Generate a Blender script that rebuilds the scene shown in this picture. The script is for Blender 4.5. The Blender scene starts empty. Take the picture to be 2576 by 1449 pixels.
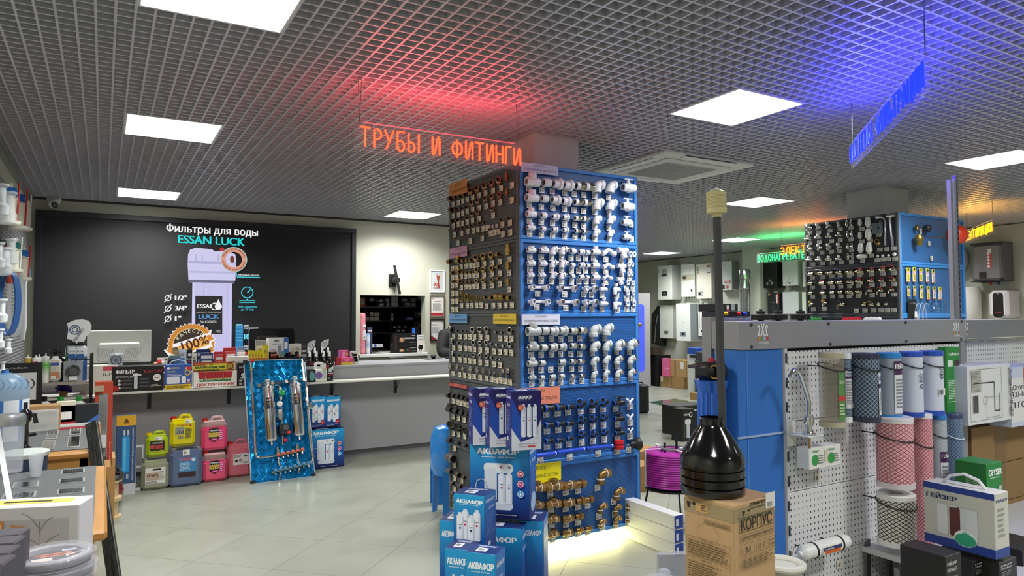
import bpy,math,random
import numpy as np
from mathutils import Matrix,Vector
from mathutils.geometry import delaunay_2d_cdt
from math import pi,sin,cos,radians
random.seed(7)
S=bpy.context.scene
COL=S.collection
#  camera
FPX=1748.3;CAMZ=1.62
YAW,PIT,ROL=radians(30.457),radians(2.267),radians(-.217)
_f=Vector((sin(YAW)*cos(PIT),cos(YAW)*cos(PIT),sin(PIT)))
_r=Vector((cos(YAW),-sin(YAW),0));_u=_r.cross(_f)
CR=_r*cos(ROL)+_u*sin(ROL);CU=-_r*sin(ROL)+_u*cos(ROL);CF=_f
cam=bpy.data.cameras.new('camera');camo=bpy.data.objects.new('camera',cam);COL.objects.link(camo)
cam.sensor_width=36;cam.lens=FPX*36/2576;cam.clip_start=.05;cam.clip_end=100
m=Matrix((CR,CU,-CF)).transposed().to_4x4();m.translation=(0,0,CAMZ);camo.matrix_world=m
S.camera=camo
#  exposure and world
S.view_settings.view_transform='Standard';S.view_settings.look='None'
S.view_settings.exposure=0.0;S.view_settings.gamma=1;S.view_settings.use_curve_mapping=False
W=bpy.data.worlds.new('world');S.world=W;W.use_nodes=True
W.node_tree.nodes['Background'].inputs[0].default_value=(.8,.9,1,1)
W.node_tree.nodes['Background'].inputs[1].default_value=0.25
PANEL_POWER=5.0
PANEL_WATTS=41.0
NEON_E=(8,15,14,10,8)
CEIL=2.94;XL,XR,YB,YF,YN=-.74,11.45,9.2,13.4,-3.4
XRET=6.0
#  pixel rays meet real planes (photo frame 2576x1449)
def ray(x,y):return CR*((x-1288)/FPX)-CU*((y-724.5)/FPX)+CF
O=Vector((0,0,CAMZ))
def pY(x,y,Y):d=ray(x,y);return O+d*(Y/d.y)
def pX(x,y,X):d=ray(x,y);return O+d*(X/d.x)
def pZ(x,y,z):d=ray(x,y);return O+d*((z-CAMZ)/d.z)
def pD(x,y,dep):return O+ray(x,y)*dep
def proj(p):
 q=Vector(p)-O;z=q.dot(CF);return 1288+FPX*q.dot(CR)/z,724.5-FPX*q.dot(CU)/z,z
#  colours and materials
def s2l(c):return c/12.92 if c<=.04045 else((c+.055)/1.055)**2.4
def H(h):
 h=h.lstrip('#')
 if len(h)==3:h=''.join(a+a for a in h)
 return tuple(s2l(int(h[i:i+2],16)/255)for i in(0,2,4))+(1.,)
MATS={}
def N(nt,t,**k):
 n=nt.nodes.new(t)
 for a,b in k.items():
  if a.startswith('i_'):n.inputs[a[2:].replace('_',' ')].default_value=b
  elif a.startswith('n'):n.inputs[int(a[1:])].default_value=b
  else:setattr(n,a,b)
 return n
def Mth(nt,op,a,b=None,c=None):
 n=nt.nodes.new('ShaderNodeMath');n.operation=op
 for i,v in enumerate((a,b,c)):
  if v is None:continue
  if isinstance(v,(int,float)):n.inputs[i].default_value=v
  else:nt.links.new(v,n.inputs[i])
 return n.outputs[0]
def base(name,rough=.5,metal=0.,noise=.06,nscale=14,bump=0.,bscale=60,spec=.5,coat=0.,emit=0.,hook=None,alpha=None,trans=0.,sss=0.):
 m=bpy.data.materials.new(name);m.use_nodes=True;nt=m.node_tree;L=nt.links
 b=nt.nodes['Principled BSDF']
 b.inputs['Roughness'].default_value=rough;b.inputs['Metallic'].default_value=metal
 b.inputs['Specular IOR Level'].default_value=spec;b.inputs['Coat Weight'].default_value=coat
 b.inputs['Transmission Weight'].default_value=trans
 a=N(nt,'ShaderNodeAttribute',attribute_name='Col');tc=N(nt,'ShaderNodeTexCoord')
 col=a.outputs['Color']
 nz=N(nt,'ShaderNodeTexNoise',i_Scale=nscale,i_Detail=3.);L.new(tc.outputs['Object'],nz.inputs['Vector'])
 if noise:
  k=Mth(nt,'MULTIPLY_ADD',nz.outputs[0],noise*2,1-noise)
  v=nt.nodes.new('ShaderNodeVectorMath');v.operation='SCALE';L.new(col,v.inputs[0]);L.new(k,v.inputs['Scale']);col=v.outputs[0]
 if hook:col=hook(nt,tc,col,b)
 L.new(col,b.inputs['Base Color'])
 if bump:
  z=N(nt,'ShaderNodeTexNoise',i_Scale=bscale,i_Detail=2.);L.new(tc.outputs['Object'],z.inputs['Vector'])
  bp=N(nt,'ShaderNodeBump',i_Strength=bump,i_Distance=.01);L.new(z.outputs[0],bp.inputs['Height']);L.new(bp.outputs[0],b.inputs['Normal'])
 if emit:
  L.new(a.outputs['Color'],b.inputs['Emission Color']);b.inputs['Emission Strength'].default_value=emit
 if alpha is not None:b.inputs['Alpha'].default_value=alpha
 MATS[name]=m;return m
def hexholes(pitch,frac,dark,elong=1.):
 def h(nt,tc,col,b):
  sp=N(nt,'ShaderNodeSeparateXYZ');nt.links.new(tc.outputs['Object'],sp.inputs[0])
  u=Mth(nt,'DIVIDE',sp.outputs[0],pitch);v=Mth(nt,'DIVIDE',sp.outputs[2],pitch*.87)
  row=Mth(nt,'FLOOR',v);u2=Mth(nt,'ADD',u,Mth(nt,'MULTIPLY',row,.5))
  du=Mth(nt,'SUBTRACT',Mth(nt,'FRACT',u2),.5);dv=Mth(nt,'MULTIPLY',Mth(nt,'SUBTRACT',Mth(nt,'FRACT',v),.5),.87*elong)
  d=Mth(nt,'SQRT',Mth(nt,'ADD',Mth(nt,'MULTIPLY',du,du),Mth(nt,'MULTIPLY',dv,dv)))
  k=Mth(nt,'LESS_THAN',d,frac)
  mx=N(nt,'ShaderNodeMix',data_type='RGBA');nt.links.new(k,mx.inputs[0]);nt.links.new(col,mx.inputs[6]);mx.inputs[7].default_value=H(dark)
  return mx.outputs[2]
 return h
def grid_holes(pitch,frac,dark):
 def h(nt,tc,col,b):
  sp=N(nt,'ShaderNodeSeparateXYZ');nt.links.new(tc.outputs['Object'],sp.inputs[0])
  du=Mth(nt,'SUBTRACT',Mth(nt,'FRACT',Mth(nt,'DIVIDE',sp.outputs[0],pitch)),.5)
  dv=Mth(nt,'MULTIPLY',Mth(nt,'SUBTRACT',Mth(nt,'FRACT',Mth(nt,'DIVIDE',sp.outputs[2],pitch)),.5),.6)
  d=Mth(nt,'SQRT',Mth(nt,'ADD',Mth(nt,'MULTIPLY',du,du),Mth(nt,'MULTIPLY',dv,dv)))
  k=Mth(nt,'LESS_THAN',d,frac)
  mx=N(nt,'ShaderNodeMix',data_type='RGBA');nt.links.new(k,mx.inputs[0]);nt.links.new(col,mx.inputs[6]);mx.inputs[7].default_value=H(dark)
  return mx.outputs[2]
 return h
def net_hook(scale,dark):
 def h(nt,tc,col,b):
  sp=N(nt,'ShaderNodeSeparateXYZ');nt.links.new(tc.outputs['Object'],sp.inputs[0])
  an=Mth(nt,'MULTIPLY',Mth(nt,'ARCTAN2',sp.outputs[1],sp.outputs[0]),18/(2*pi));z=Mth(nt,'MULTIPLY',sp.outputs[2],scale)
  def tri(a):return Mth(nt,'ABSOLUTE',Mth(nt,'SUBTRACT',Mth(nt,'FRACT',a),.5))
  k=Mth(nt,'LESS_THAN',Mth(nt,'MINIMUM',tri(Mth(nt,'ADD',an,z)),tri(Mth(nt,'SUBTRACT',an,z))),.11)
  mx=N(nt,'ShaderNodeMix',data_type='RGBA');nt.links.new(k,mx.inputs[0]);nt.links.new(col,mx.inputs[6]);mx.inputs[7].default_value=H(dark)
  return mx.outputs[2]
 return h
def wood_hook(nt,tc,col,b):
 mp=N(nt,'ShaderNodeMapping');mp.inputs['Scale'].default_value=(1.5,1.5,14);nt.links.new(tc.outputs['Object'],mp.inputs[0])
 mp.inputs['Scale'].default_value=(12,1.2,12)
 z=N(nt,'ShaderNodeTexNoise',i_Scale=3.,i_Detail=6.);nt.links.new(mp.outputs[0],z.inputs['Vector'])
 k=Mth(nt,'MULTIPLY_ADD',z.outputs[0],.5,.75);v=nt.nodes.new('ShaderNodeVectorMath');v.operation='SCALE'
 nt.links.new(col,v.inputs[0]);nt.links.new(k,v.inputs['Scale']);return v.outputs[0]
def tile_hook(nt,tc,col,b):
 oi=N(nt,'ShaderNodeObjectInfo');ad=nt.nodes.new('ShaderNodeVectorMath');ad.operation='ADD'
 nt.links.new(tc.outputs['Object'],ad.inputs[0]);nt.links.new(oi.outputs['Location'],ad.inputs[1])
 z=N(nt,'ShaderNodeTexNoise',i_Scale=3.2,i_Detail=7.,i_Roughness=.62,i_Distortion=.6);nt.links.new(ad.outputs[0],z.inputs['Vector'])
 k=Mth(nt,'MULTIPLY_ADD',z.outputs[0],.34,.83);k=Mth(nt,'MULTIPLY_ADD',oi.outputs['Random'],.04,k)
 v=nt.nodes.new('ShaderNodeVectorMath');v.operation='SCALE';nt.links.new(col,v.inputs[0]);nt.links.new(k,v.inputs['Scale'])
 nt.links.new(Mth(nt,'MULTIPLY_ADD',z.outputs[0],.3,.2),b.inputs['Roughness']);return v.outputs[0]
def foil_hook(nt,tc,col,b):
 sp=N(nt,'ShaderNodeSeparateXYZ');nt.links.new(tc.outputs['Object'],sp.inputs[0])
 a=Mth(nt,'MULTIPLY',Mth(nt,'ADD',sp.outputs[0],sp.outputs[2]),13.);c=Mth(nt,'MULTIPLY',Mth(nt,'SUBTRACT',sp.outputs[0],sp.outputs[2]),13.)
 par=Mth(nt,'MODULO',Mth(nt,'ADD',Mth(nt,'FLOOR',a),Mth(nt,'ADD',Mth(nt,'FLOOR',c),200.)),2.)
 w1=Mth(nt,'SINE',Mth(nt,'MULTIPLY',a,31.4));w2=Mth(nt,'SINE',Mth(nt,'MULTIPLY',c,31.4))
 fa=Mth(nt,'ABSOLUTE',Mth(nt,'SUBTRACT',Mth(nt,'FRACT',a),.5));fc=Mth(nt,'ABSOLUTE',Mth(nt,'SUBTRACT',Mth(nt,'FRACT',c),.5))
 mk=Mth(nt,'LESS_THAN',Mth(nt,'MAXIMUM',fa,fc),.38)
 wv=N(nt,'ShaderNodeMix');nt.links.new(par,wv.inputs[0]);nt.links.new(w1,wv.inputs[2]);nt.links.new(w1,wv.inputs[3])
 hgt=Mth(nt,'MULTIPLY',Mth(nt,'MULTIPLY',wv.outputs[0],mk),Mth(nt,'SUBTRACT',1.,par))
 z=N(nt,'ShaderNodeTexNoise',i_Scale=5.,i_Detail=3.,i_Distortion=1.);nt.links.new(tc.outputs['Object'],z.inputs['Vector'])
 h2=Mth(nt,'ADD',hgt,Mth(nt,'MULTIPLY',z.outputs[0],6.))
 bp=N(nt,'ShaderNodeBump',i_Strength=.9,i_Distance=.006);nt.links.new(h2,bp.inputs['Height']);nt.links.new(bp.outputs[0],b.inputs['Normal'])
 return col
def granite_hook(nt,tc,col,b):
 mp=N(nt,'ShaderNodeMapping');mp.inputs['Scale'].default_value=(1,1,.12);nt.links.new(tc.outputs['Object'],mp.inputs[0])
 z=N(nt,'ShaderNodeTexNoise',i_Scale=130.,i_Detail=4.);nt.links.new(mp.outputs[0],z.inputs['Vector'])
 k=Mth(nt,'MULTIPLY_ADD',z.outputs[0],3.6,-1.0);v=nt.nodes.new('ShaderNodeVectorMath');v.operation='SCALE'
 nt.links.new(col,v.inputs[0]);nt.links.new(Mth(nt,'MAXIMUM',k,.15),v.inputs['Scale']);return v.outputs[0]
def dark_hook(nt,tc,col,b):o=N(nt,'ShaderNodeRGB').outputs[0];o.default_value=(.012,.012,.013,1);return o
base('matte',.75,noise=.04);base('card',.85,noise=.07,nscale=9,bump=.08,bscale=200)
base('paint',.6,noise=.03,nscale=3,bump=.02,bscale=90)
base('plastic',.32,noise=.02);base('satin',.45,noise=.03);base('gloss',.12,noise=.0,coat=.4)
base('print',.42,noise=0);base('metal',.16,1.,noise=.05);base('brushed',.38,.9,noise=.08,nscale=40);base('brass',.3,.85,noise=.15,nscale=60,bump=.1,bscale=300)
base('slat',.36,.3,noise=.05,nscale=2)
base('emit',.5,noise=0,emit=1.0);base('lamp',.5,noise=0,emit=PANEL_POWER);base('neon',.5,noise=0,emit=5.0);base('screen',.25,noise=0,emit=.85,hook=dark_hook)
base('perf',.4,noise=.05,nscale=5,hook=hexholes(.0095,.31,'#0a1526'));base('perfgrey',.45,noise=.05,nscale=5,hook=hexholes(.0105,.34,'#17191b'))
base('peg',.4,noise=.02,hook=grid_holes(.025,.12,'#222'))
base('netred',.55,noise=.1,nscale=60,bump=.5,bscale=80,hook=net_hook(60,'#a83a48'));base('netblack',.6,noise=.1,bump=.2,hook=net_hook(60,'#151515'))
base('netblue',.5,noise=.2,nscale=80,bump=.2,hook=net_hook(55,'#8fa0b4'));base('netwhite',.5,noise=.08,nscale=80,bump=.2,hook=net_hook(55,'#9aa4b0'))
base('wood',.45,noise=.04,hook=wood_hook,coat=.1);base('tile',.35,noise=0,hook=tile_hook)
base('foil',.22,.75,noise=.1,nscale=6,hook=foil_hook);base('granite',.35,noise=0,hook=granite_hook)
base('fabric',.8,noise=.2,nscale=8,bump=.6,bscale=18)
base('wrap',.12,noise=0,bump=.6,bscale=25,alpha=.25);base('bubble',.2,noise=.1,bump=1.,bscale=110,alpha=.6)
base('clear',.05,noise=0,alpha=.22);base('acrylic',.03,noise=0,alpha=.045);base('frost',.3,noise=0,alpha=.36);base('liquid',.15,noise=.03,nscale=4,alpha=.93,coat=.3)
base('floorglass',.04,noise=.05,metal=.2)
#  mesh builder
I4=Matrix.Identity(4)
class MB:
 def __init__(s):s.v=[];s.f=[];s.c=[];s.m=[];s.M=I4;s.sm=[]
 def add(s,vs,fs,col,fin='matte',smooth=False,cc=None):
  n=len(s.v);M=s.M
  s.v+=[tuple(M@Vector(p))for p in vs]
  flip=M.to_3x3().determinant()<0
  if isinstance(col,str):col=H(col)
  for i,f in enumerate(fs):
   g=[n+a for a in f]
   if flip:g.reverse()
   s.f.append(g);s.m.append(fin);s.sm.append(smooth)
   if cc:k=[cc[a]for a in f];(k.reverse()if flip else 0);s.c+=k
   else:s.c+=[col]*len(f)
  return s
 def box(s,x0,x1,y0,y1,z0,z1,col,fin='matte',bev=0.):
  if bev<=0:
   return s.add([(x0,y0,z0),(x1,y0,z0),(x1,y1,z0),(x0,y1,z0),(x0,y0,z1),(x1,y0,z1),(x1,y1,z1),(x0,y1,z1)],[(0,3,2,1),(4,5,6,7),(0,1,5,4),(1,2,6,5),(2,3,7,6),(3,0,4,7)],col,fin)
  b=min(bev,(x1-x0)*.45,(y1-y0)*.45,(z1-z0)*.45);vs=[];idx={}
  for xi in(0,1):
   for yi in(0,1):
    for zi in(0,1):
     X,Y,Z=(x0,x1)[xi],(y0,y1)[yi],(z0,z1)[zi];sx,sy,sz=(1,-1)[xi]*b,(1,-1)[yi]*b,(1,-1)[zi]*b
     for k,p in enumerate(((X,Y+sy,Z+sz),(X+sx,Y,Z+sz),(X+sx,Y+sy,Z))):
      idx[xi,yi,zi,k]=len(vs);vs.append(p)
  fs=[]
  def g(*a):return idx[a]
  for a in(0,1):
   q=[g(a,0,0,0),g(a,1,0,0),g(a,1,1,0),g(a,0,1,0)];fs.append(q if a else q[::-1])
   q=[g(0,a,0,1),g(0,a,1,1),g(1,a,1,1),g(1,a,0,1)];fs.append(q if a else q[::-1])
   q=[g(0,0,a,2),g(1,0,a,2),g(1,1,a,2),g(0,1,a,2)];fs.append(q if a else q[::-1])
  for a in(0,1):
   for c in(0,1):
    q=[g(a,c,0,0),g(a,c,1,0),g(a,c,1,1),g(a,c,0,1)];fs.append(q if a==c else q[::-1])
    q=[g(a,0,c,0),g(a,0,c,2),g(a,1,c,2),g(a,1,c,0)];fs.append(q if a==c else q[::-1])
    q=[g(0,a,c,1),g(1,a,c,1),g(1,a,c,2),g(0,a,c,2)];fs.append(q if a==c else q[::-1])
  for xi in(0,1):
   for yi in(0,1):
    for zi in(0,1):
     q=[g(xi,yi,zi,0),g(xi,yi,zi,1),g(xi,yi,zi,2)];fs.append(q if(xi+yi+zi)%2 else q[::-1])
  cx=Vector(((x0+x1)/2,(y0+y1)/2,(z0+z1)/2));out=[]
  for f in fs:
   p=[Vector(vs[i])for i in f];n=(p[1]-p[0]).cross(p[2]-p[0]);c=sum(p,Vector())/len(p)
   out.append(f if n.dot(c-cx)>0 else f[::-1])
  return s.add(vs,out,col,fin)
 def lathe(s,prof,col,fin='plastic',seg=16,sy=1.,cap=True):
  vs=[];fs=[];cols=[]
  base_c=H(col)if isinstance(col,str)else col
  for p in prof:
   for k in range(seg):
    a=2*pi*k/seg;vs.append((p[0]*cos(a),p[0]*sin(a)*sy,p[1]))
    cols.append(H(p[2])if len(p)>2 else base_c)
  for i in range(len(prof)-1):
   for k in range(seg):
    k2=(k+1)%seg;fs.append((i*seg+k,i*seg+k2,(i+1)*seg+k2,(i+1)*seg+k))
  if cap:
   if prof[0][0]>1e-6:fs.append(tuple(range(seg))[::-1])
   if prof[-1][0]>1e-6:fs.append(tuple((len(prof)-1)*seg+k for k in range(seg)))
  return s.add(vs,fs,base_c,fin,True,cols)
 def cyl(s,p,q,r,col,fin='plastic',seg=12,r2=None,cap=True):
  p,q=Vector(p),Vector(q);d=q-p;L=d.length
  if L<1e-9:return s
  M=s.M;s.M=M@(Matrix.Translation(p)@d.to_track_quat('Z','Y').to_matrix().to_4x4())
  s.lathe([(r,0),(r if r2 is None else r2,L)],col,fin,seg,cap=cap);s.M=M;return s
 def lat(s,p,q,prof,col,fin='plastic',seg=14):
  p,q=Vector(p),Vector(q);d=q-p
  M=s.M;s.M=M@(Matrix.Translation(p)@d.to_track_quat('Z','Y').to_matrix().to_4x4())
  s.lathe(prof,col,fin,seg);s.M=M;return s
 def tube(s,pts,r,col,fin='plastic',seg=8,closed=False):
  P=[Vector(p)for p in pts];n=len(P);vs=[];up=None
  rr=r if isinstance(r,(list,tuple))else[r]*n
  for i in range(n):
   t=(P[(i+1)%n]-P[i-1])if closed else(P[min(i+1,n-1)]-P[max(i-1,0)])
   t=t.normalized()if t.length>1e-9 else Vector((0,0,1))
   if up is None:
    up=Vector((0,0,1))if abs(t.z)<.9 else Vector((1,0,0))
   a=t.cross(up)
   if a.length<1e-6:a=t.orthogonal()
   a.normalize();b=a.cross(t);up=b
   b=a.cross(t).normalized()
   for k in range(seg):
    an=2*pi*k/seg;vs.append(tuple(P[i]+a*(cos(an)*rr[i])+b*(sin(an)*rr[i])))
   up=b
  fs=[]
  for i in range(n if closed else n-1):
   j=(i+1)%n
   for k in range(seg):
    k2=(k+1)%seg;fs.append((i*seg+k,i*seg+k2,j*seg+k2,j*seg+k))
  if not closed:fs.append(tuple(range(seg))[::-1]);fs.append(tuple((n-1)*seg+k for k in range(seg)))
  f=fs[0];p=[Vector(vs[a])for a in f];nn=(p[1]-p[0]).cross(p[2]-p[0]);
  if nn.dot((p[0]+p[2])/2-(P[0]+P[1])/2)<0:fs=[g[::-1]for g in fs]
  return s.add(vs,fs,col,fin,True)
 def ball(s,c,r,col,fin='plastic',seg=14,rings=8,sc=(1,1,1)):
  M=s.M;s.M=M@Matrix.Translation(c)@Matrix.Diagonal((*sc,1))
  s.lathe([(max(1e-5,r*sin(pi*i/rings)),-r*cos(pi*i/rings))for i in range(rings+1)],col,fin,seg,cap=False);s.M=M;return s
 def prism(s,poly,y0,y1,col,fin='matte'):
  n=len(poly);vs=[(a,y0,b)for a,b in poly]+[(a,y1,b)for a,b in poly]
  A=sum(poly[i][0]*poly[(i+1)%n][1]-poly[(i+1)%n][0]*poly[i][1]for i in range(n))
  fs=[tuple(range(n)),tuple(range(n,2*n))[::-1]]+[((i+1)%n,i,n+i,n+(i+1)%n)for i in range(n)]
  if A<0:fs=[f[::-1]for f in fs]
  return s.add(vs,fs,col,fin)
 def mesh(s,name='m'):
  me=bpy.data.meshes.new(name);me.from_pydata(s.v,[],s.f)
  if not s.f:return me
  fins=sorted(set(s.m));ix={f:i for i,f in enumerate(fins)}
  for f in fins:me.materials.append(MATS[f])
  me.polygons.foreach_set('material_index',[ix[a]for a in s.m])
  me.polygons.foreach_set('use_smooth',s.sm)
  at=me.color_attributes.new('Col','FLOAT_COLOR','CORNER');at.data.foreach_set('color',np.array(s.c,dtype=np.float32).ravel())
  if any(s.sm):me.set_sharp_from_angle(angle=radians(38))
  me.update();return me
def link(name,data,parent=None,label=None,cat=None,group=None,kind=None,M=None):
 o=bpy.data.objects.new(name,data);COL.objects.link(o)
 if parent:o.parent=parent
 if M is not None:o.matrix_local=M if parent else M
 if label:o['label']=label
 if cat:o['category']=cat
 if group:o['group']=group
 if kind:o['kind']=kind
 return o
def TR(loc=(0,0,0),rz=0.,rx=0.,ry=0.,sc=1.):
 return Matrix.Translation(loc)@Matrix.Rotation(rz,4,'Z')@Matrix.Rotation(rx,4,'X')@Matrix.Rotation(ry,4,'Y')@Matrix.Scale(sc,4)
def thing(name,label,cat,loc=(0,0,0),rz=0.,group=None,M=None,rx=0.,ry=0.):
 return link(name,None,None,label,cat,group,None,M if M is not None else TR(loc,rz,rx,ry))
def part(name,mb,parent,label=None,kind=None,M=None):
 return link(name,mb.mesh(name)if isinstance(mb,MB)else mb,parent,label,None,None,kind,M)
def solo(name,mb,label,cat,loc=(0,0,0),rz=0.,group=None,kind=None,M=None,rx=0.,ry=0.):
 return link(name,mb.mesh(name)if isinstance(mb,MB)else mb,None,label,cat,group,kind,M if M is not None else TR(loc,rz,rx,ry))
def struct(name,mb):return link(name,mb.mesh(name),kind='structure')
#  flat lettering
_tc={};_gc={}
def rawtext(txt):
 cu=bpy.data.curves.new('t','FONT');cu.body=txt;cu.size=1;cu.fill_mode='NONE';cu.resolution_u=3
 ob=bpy.data.objects.new('t',cu);COL.objects.link(ob);dg=bpy.context.evaluated_depsgraph_get()
 me=bpy.data.meshes.new_from_object(ob.evaluated_get(dg));v=[(p.co.x,p.co.y)for p in me.vertices];E_=[tuple(e.vertices)for e in me.edges]
 bpy.data.objects.remove(ob);bpy.data.curves.remove(cu);bpy.data.meshes.remove(me)
 r=delaunay_2d_cdt([Vector(p)for p in v],E_,[],0,1e-5);w=[(p.x,p.y)for p in r[0]];f=[]
 for t in r[2]:
  x,y=sum(w[i][0]for i in t)/len(t),sum(w[i][1]for i in t)/len(t);k=0
  for a,b in E_:
   (x0,y0),(x1,y1)=v[a],v[b]
   if(y0>y)!=(y1>y)and x<x0+(y-y0)*(x1-x0)/(y1-y0):k+=1 if y1>y0 else-1
  if k:f.append(tuple(t))
 return w,f
def wid(t):v,f=rawtext(t);return max(a for a,b in v)-min(a for a,b in v)
def glyph(ch):
 if ch in _gc:return _gc[ch]
 if ch==' ':_gc[ch]=([],[],.28);return _gc[ch]
 src={'Ф':'О','ф':'о'}.get(ch,ch);v,f=rawtext(src);adv=wid('H'+src+'H')-HH;n=len(v)
 if src!=ch:
  cx=sum(a for a,b in v)/n;t_,z0,z1=(.045,0,.73)if ch=='Ф' else(.035,-.2,.74)
  if ch=='Ф':v=[(a,.365+(b-.365)*.72)for a,b in v]
  v=v+[(cx-t_,z0),(cx+t_,z0),(cx+t_,z1),(cx-t_,z1)];f=f+[(n,n+1,n+2,n+3)]
 _gc[ch]=(v,f,adv);return _gc[ch]
HH=wid('HH')
def glyphs(txt):
 if txt in _tc:return _tc[txt]
 V,F,x=[],[],0
 for ch in txt:v,f,a=glyph(ch);n=len(V);V+=[(p+x,q)for p,q in v];F+=[tuple(k+n for k in g)for g in f];x+=a
 xs=[a for a,_ in V]or[0,1];ys=[b for _,b in V]or[0,1];_tc[txt]=(V,F,min(xs),max(xs),min(ys),max(ys));return _tc[txt]
class Cv(MB):
 """flat print on a face: local x = right, z = up, -y = outwards"""
 def __init__(s,M=I4,fin='print',step=.0003):super().__init__();s.M=M;s.y=-.0004;s.fin=fin;s.step=step
 def _l(s):s.y-=s.step;return s.y
 def poly(s,pts,col,fin=None,cc=None):
  y=s._l();n=len(pts);A=sum(pts[i][0]*pts[(i+1)%n][1]-pts[(i+1)%n][0]*pts[i][1]for i in range(n))
  f=tuple(range(n));f=f if A>0 else f[::-1]
  return s.add([(a,y,b)for a,b in pts],[f],col,fin or s.fin,cc=cc)
 def rect(s,x0,z0,x1,z1,col,top=None,fin=None):
  cc=None
  if top:a,b=H(col),H(top);cc=[a,a,b,b]
  return s.poly([(x0,z0),(x1,z0),(x1,z1),(x0,z1)],col,fin,cc)
 def frame(s,x0,z0,x1,z1,w,col):
  s.rect(x0,z0,x1,z0+w,col);s.rect(x0,z1-w,x1,z1,col);s.rect(x0,z0,x0+w,z1,col);return s.rect(x1-w,z0,x1,z1,col)
 def rrect(s,x0,z0,x1,z1,r,col,n=4):
  r=min(r,(x1-x0)/2,(z1-z0)/2);P=[]
  for cx,cz,a0 in((x1-r,z1-r,0),(x0+r,z1-r,90),(x0+r,z0+r,180),(x1-r,z0+r,270)):
   P+=[(cx+r*cos(radians(a0+90*i/n)),cz+r*sin(radians(a0+90*i/n)))for i in range(n+1)]
  return s.poly(P,col)
 def ell(s,cx,cz,rx,col,rz=None,n=20):rz=rz or rx;return s.poly([(cx+rx*cos(2*pi*i/n),cz+rz*sin(2*pi*i/n))for i in range(n)],col)
 def ring(s,cx,cz,r,w,col,n=24,a0=0,a1=360):
  y=s._l();vs=[];fs=[]
  for i in range(n+1):
   a=radians(a0+(a1-a0)*i/n);vs+=[(cx+(r-w)*cos(a),y,cz+(r-w)*sin(a)),(cx+r*cos(a),y,cz+r*sin(a))]
  for i in range(n):fs.append((2*i,2*i+1,2*i+3,2*i+2))
  return s.add(vs,[f[::-1]if a1<a0 else f for f in fs],col,s.fin)
 def line(s,pts,w,col):
  for(a,b),(c,d)in zip(pts,pts[1:]):
   L=math.hypot(c-a,d-b)or 1;nx,nz=-(d-b)/L*w/2,(c-a)/L*w/2
   s.poly([(a-nx,b-nz),(c-nx,d-nz),(c+nx,d+nz),(a+nx,b+nz)],col)
  return s
 def text(s,t,x,z,h,col,w=None,bold=0.02,al='l',rot=0.,mir=False,skew=0.):
  v,f,x0,x1,y0,y1=glyphs(t)
  if not v:return s
  sz=h/(y1-y0);sx=(w/(x1-x0))if w else sz;Wd=(w or(x1-x0)*sx);off={'l':0,'c':-Wd/2,'r':-Wd}[al]
  y=s._l();P=[];ca,sa=cos(rot),sin(rot)
  lay=0
  if bold>.012:n_=len(v);v=[(a+d_,b)for d_ in(0,bold,2*bold)for a,b in v];lay=n_;f=[tuple(i+n_*j for i in g)for j in range(3)for g in f];sx=sx*(x1-x0)/(x1-x0+2*bold)
  for i_,(a,b)in enumerate(v):
   p=(a-x0)*sx;q=(b-y0)*sz;p+=q*skew
   if mir:p=Wd-p
   p+=off;P.append((x+p*ca-q*sa,y-(i_//lay*.00004 if lay else 0),z+p*sa+q*ca))
  return s.add(P,[g[::-1]for g in f]if mir else f,col,s.fin)
 def scrib(s,x0,z0,x1,z1,n,col,rnd=None,fill=.55):
  R=rnd or random.Random(int((x0*7+z0*13+x1)*1000));h=(z1-z0)/n
  y=s._l();vs=[];fs=[]
  for i in range(n):
   zz=z1-(i+.75)*h;x=x0;lim=x1-(x1-x0)*R.random()*.3
   while x<lim:
    e=min(lim,x+(x1-x0)*R.uniform(.06,.2));k=len(vs)
    vs+=[(x,y,zz),(e,y,zz),(e,y,zz+h*fill),(x,y,zz+h*fill)];fs.append((k,k+1,k+2,k+3));x=e+(x1-x0)*.025
  return s.add(vs,fs,col,s.fin)
 def bars(s,x0,z0,x1,z1,col='#222',n=9):
  R=random.Random(int(abs(x0*917+z0*331)*100));y=s._l();vs=[];fs=[];w=(x1-x0)/n
  for i in range(n):
   k=len(vs);e=w*R.uniform(.3,.75);a=x0+i*w;vs+=[(a,y,z0),(a+e,y,z0),(a+e,y,z1),(a,y,z1)];fs.append((k,k+1,k+2,k+3))
  return s.add(vs,fs,col,s.fin)
def fF(w,d,h):return Matrix.Translation((-w/2,-d/2,0))
def fR(w,d,h):return Matrix.Translation((w/2,-d/2,0))@Matrix.Rotation(pi/2,4,'Z')
def fL(w,d,h):return Matrix.Translation((-w/2,d/2,0))@Matrix.Rotation(-pi/2,4,'Z')
def fT(w,d,h):return Matrix.Translation((-w/2,-d/2,h))@Matrix.Rotation(-pi/2,4,'X')
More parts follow.
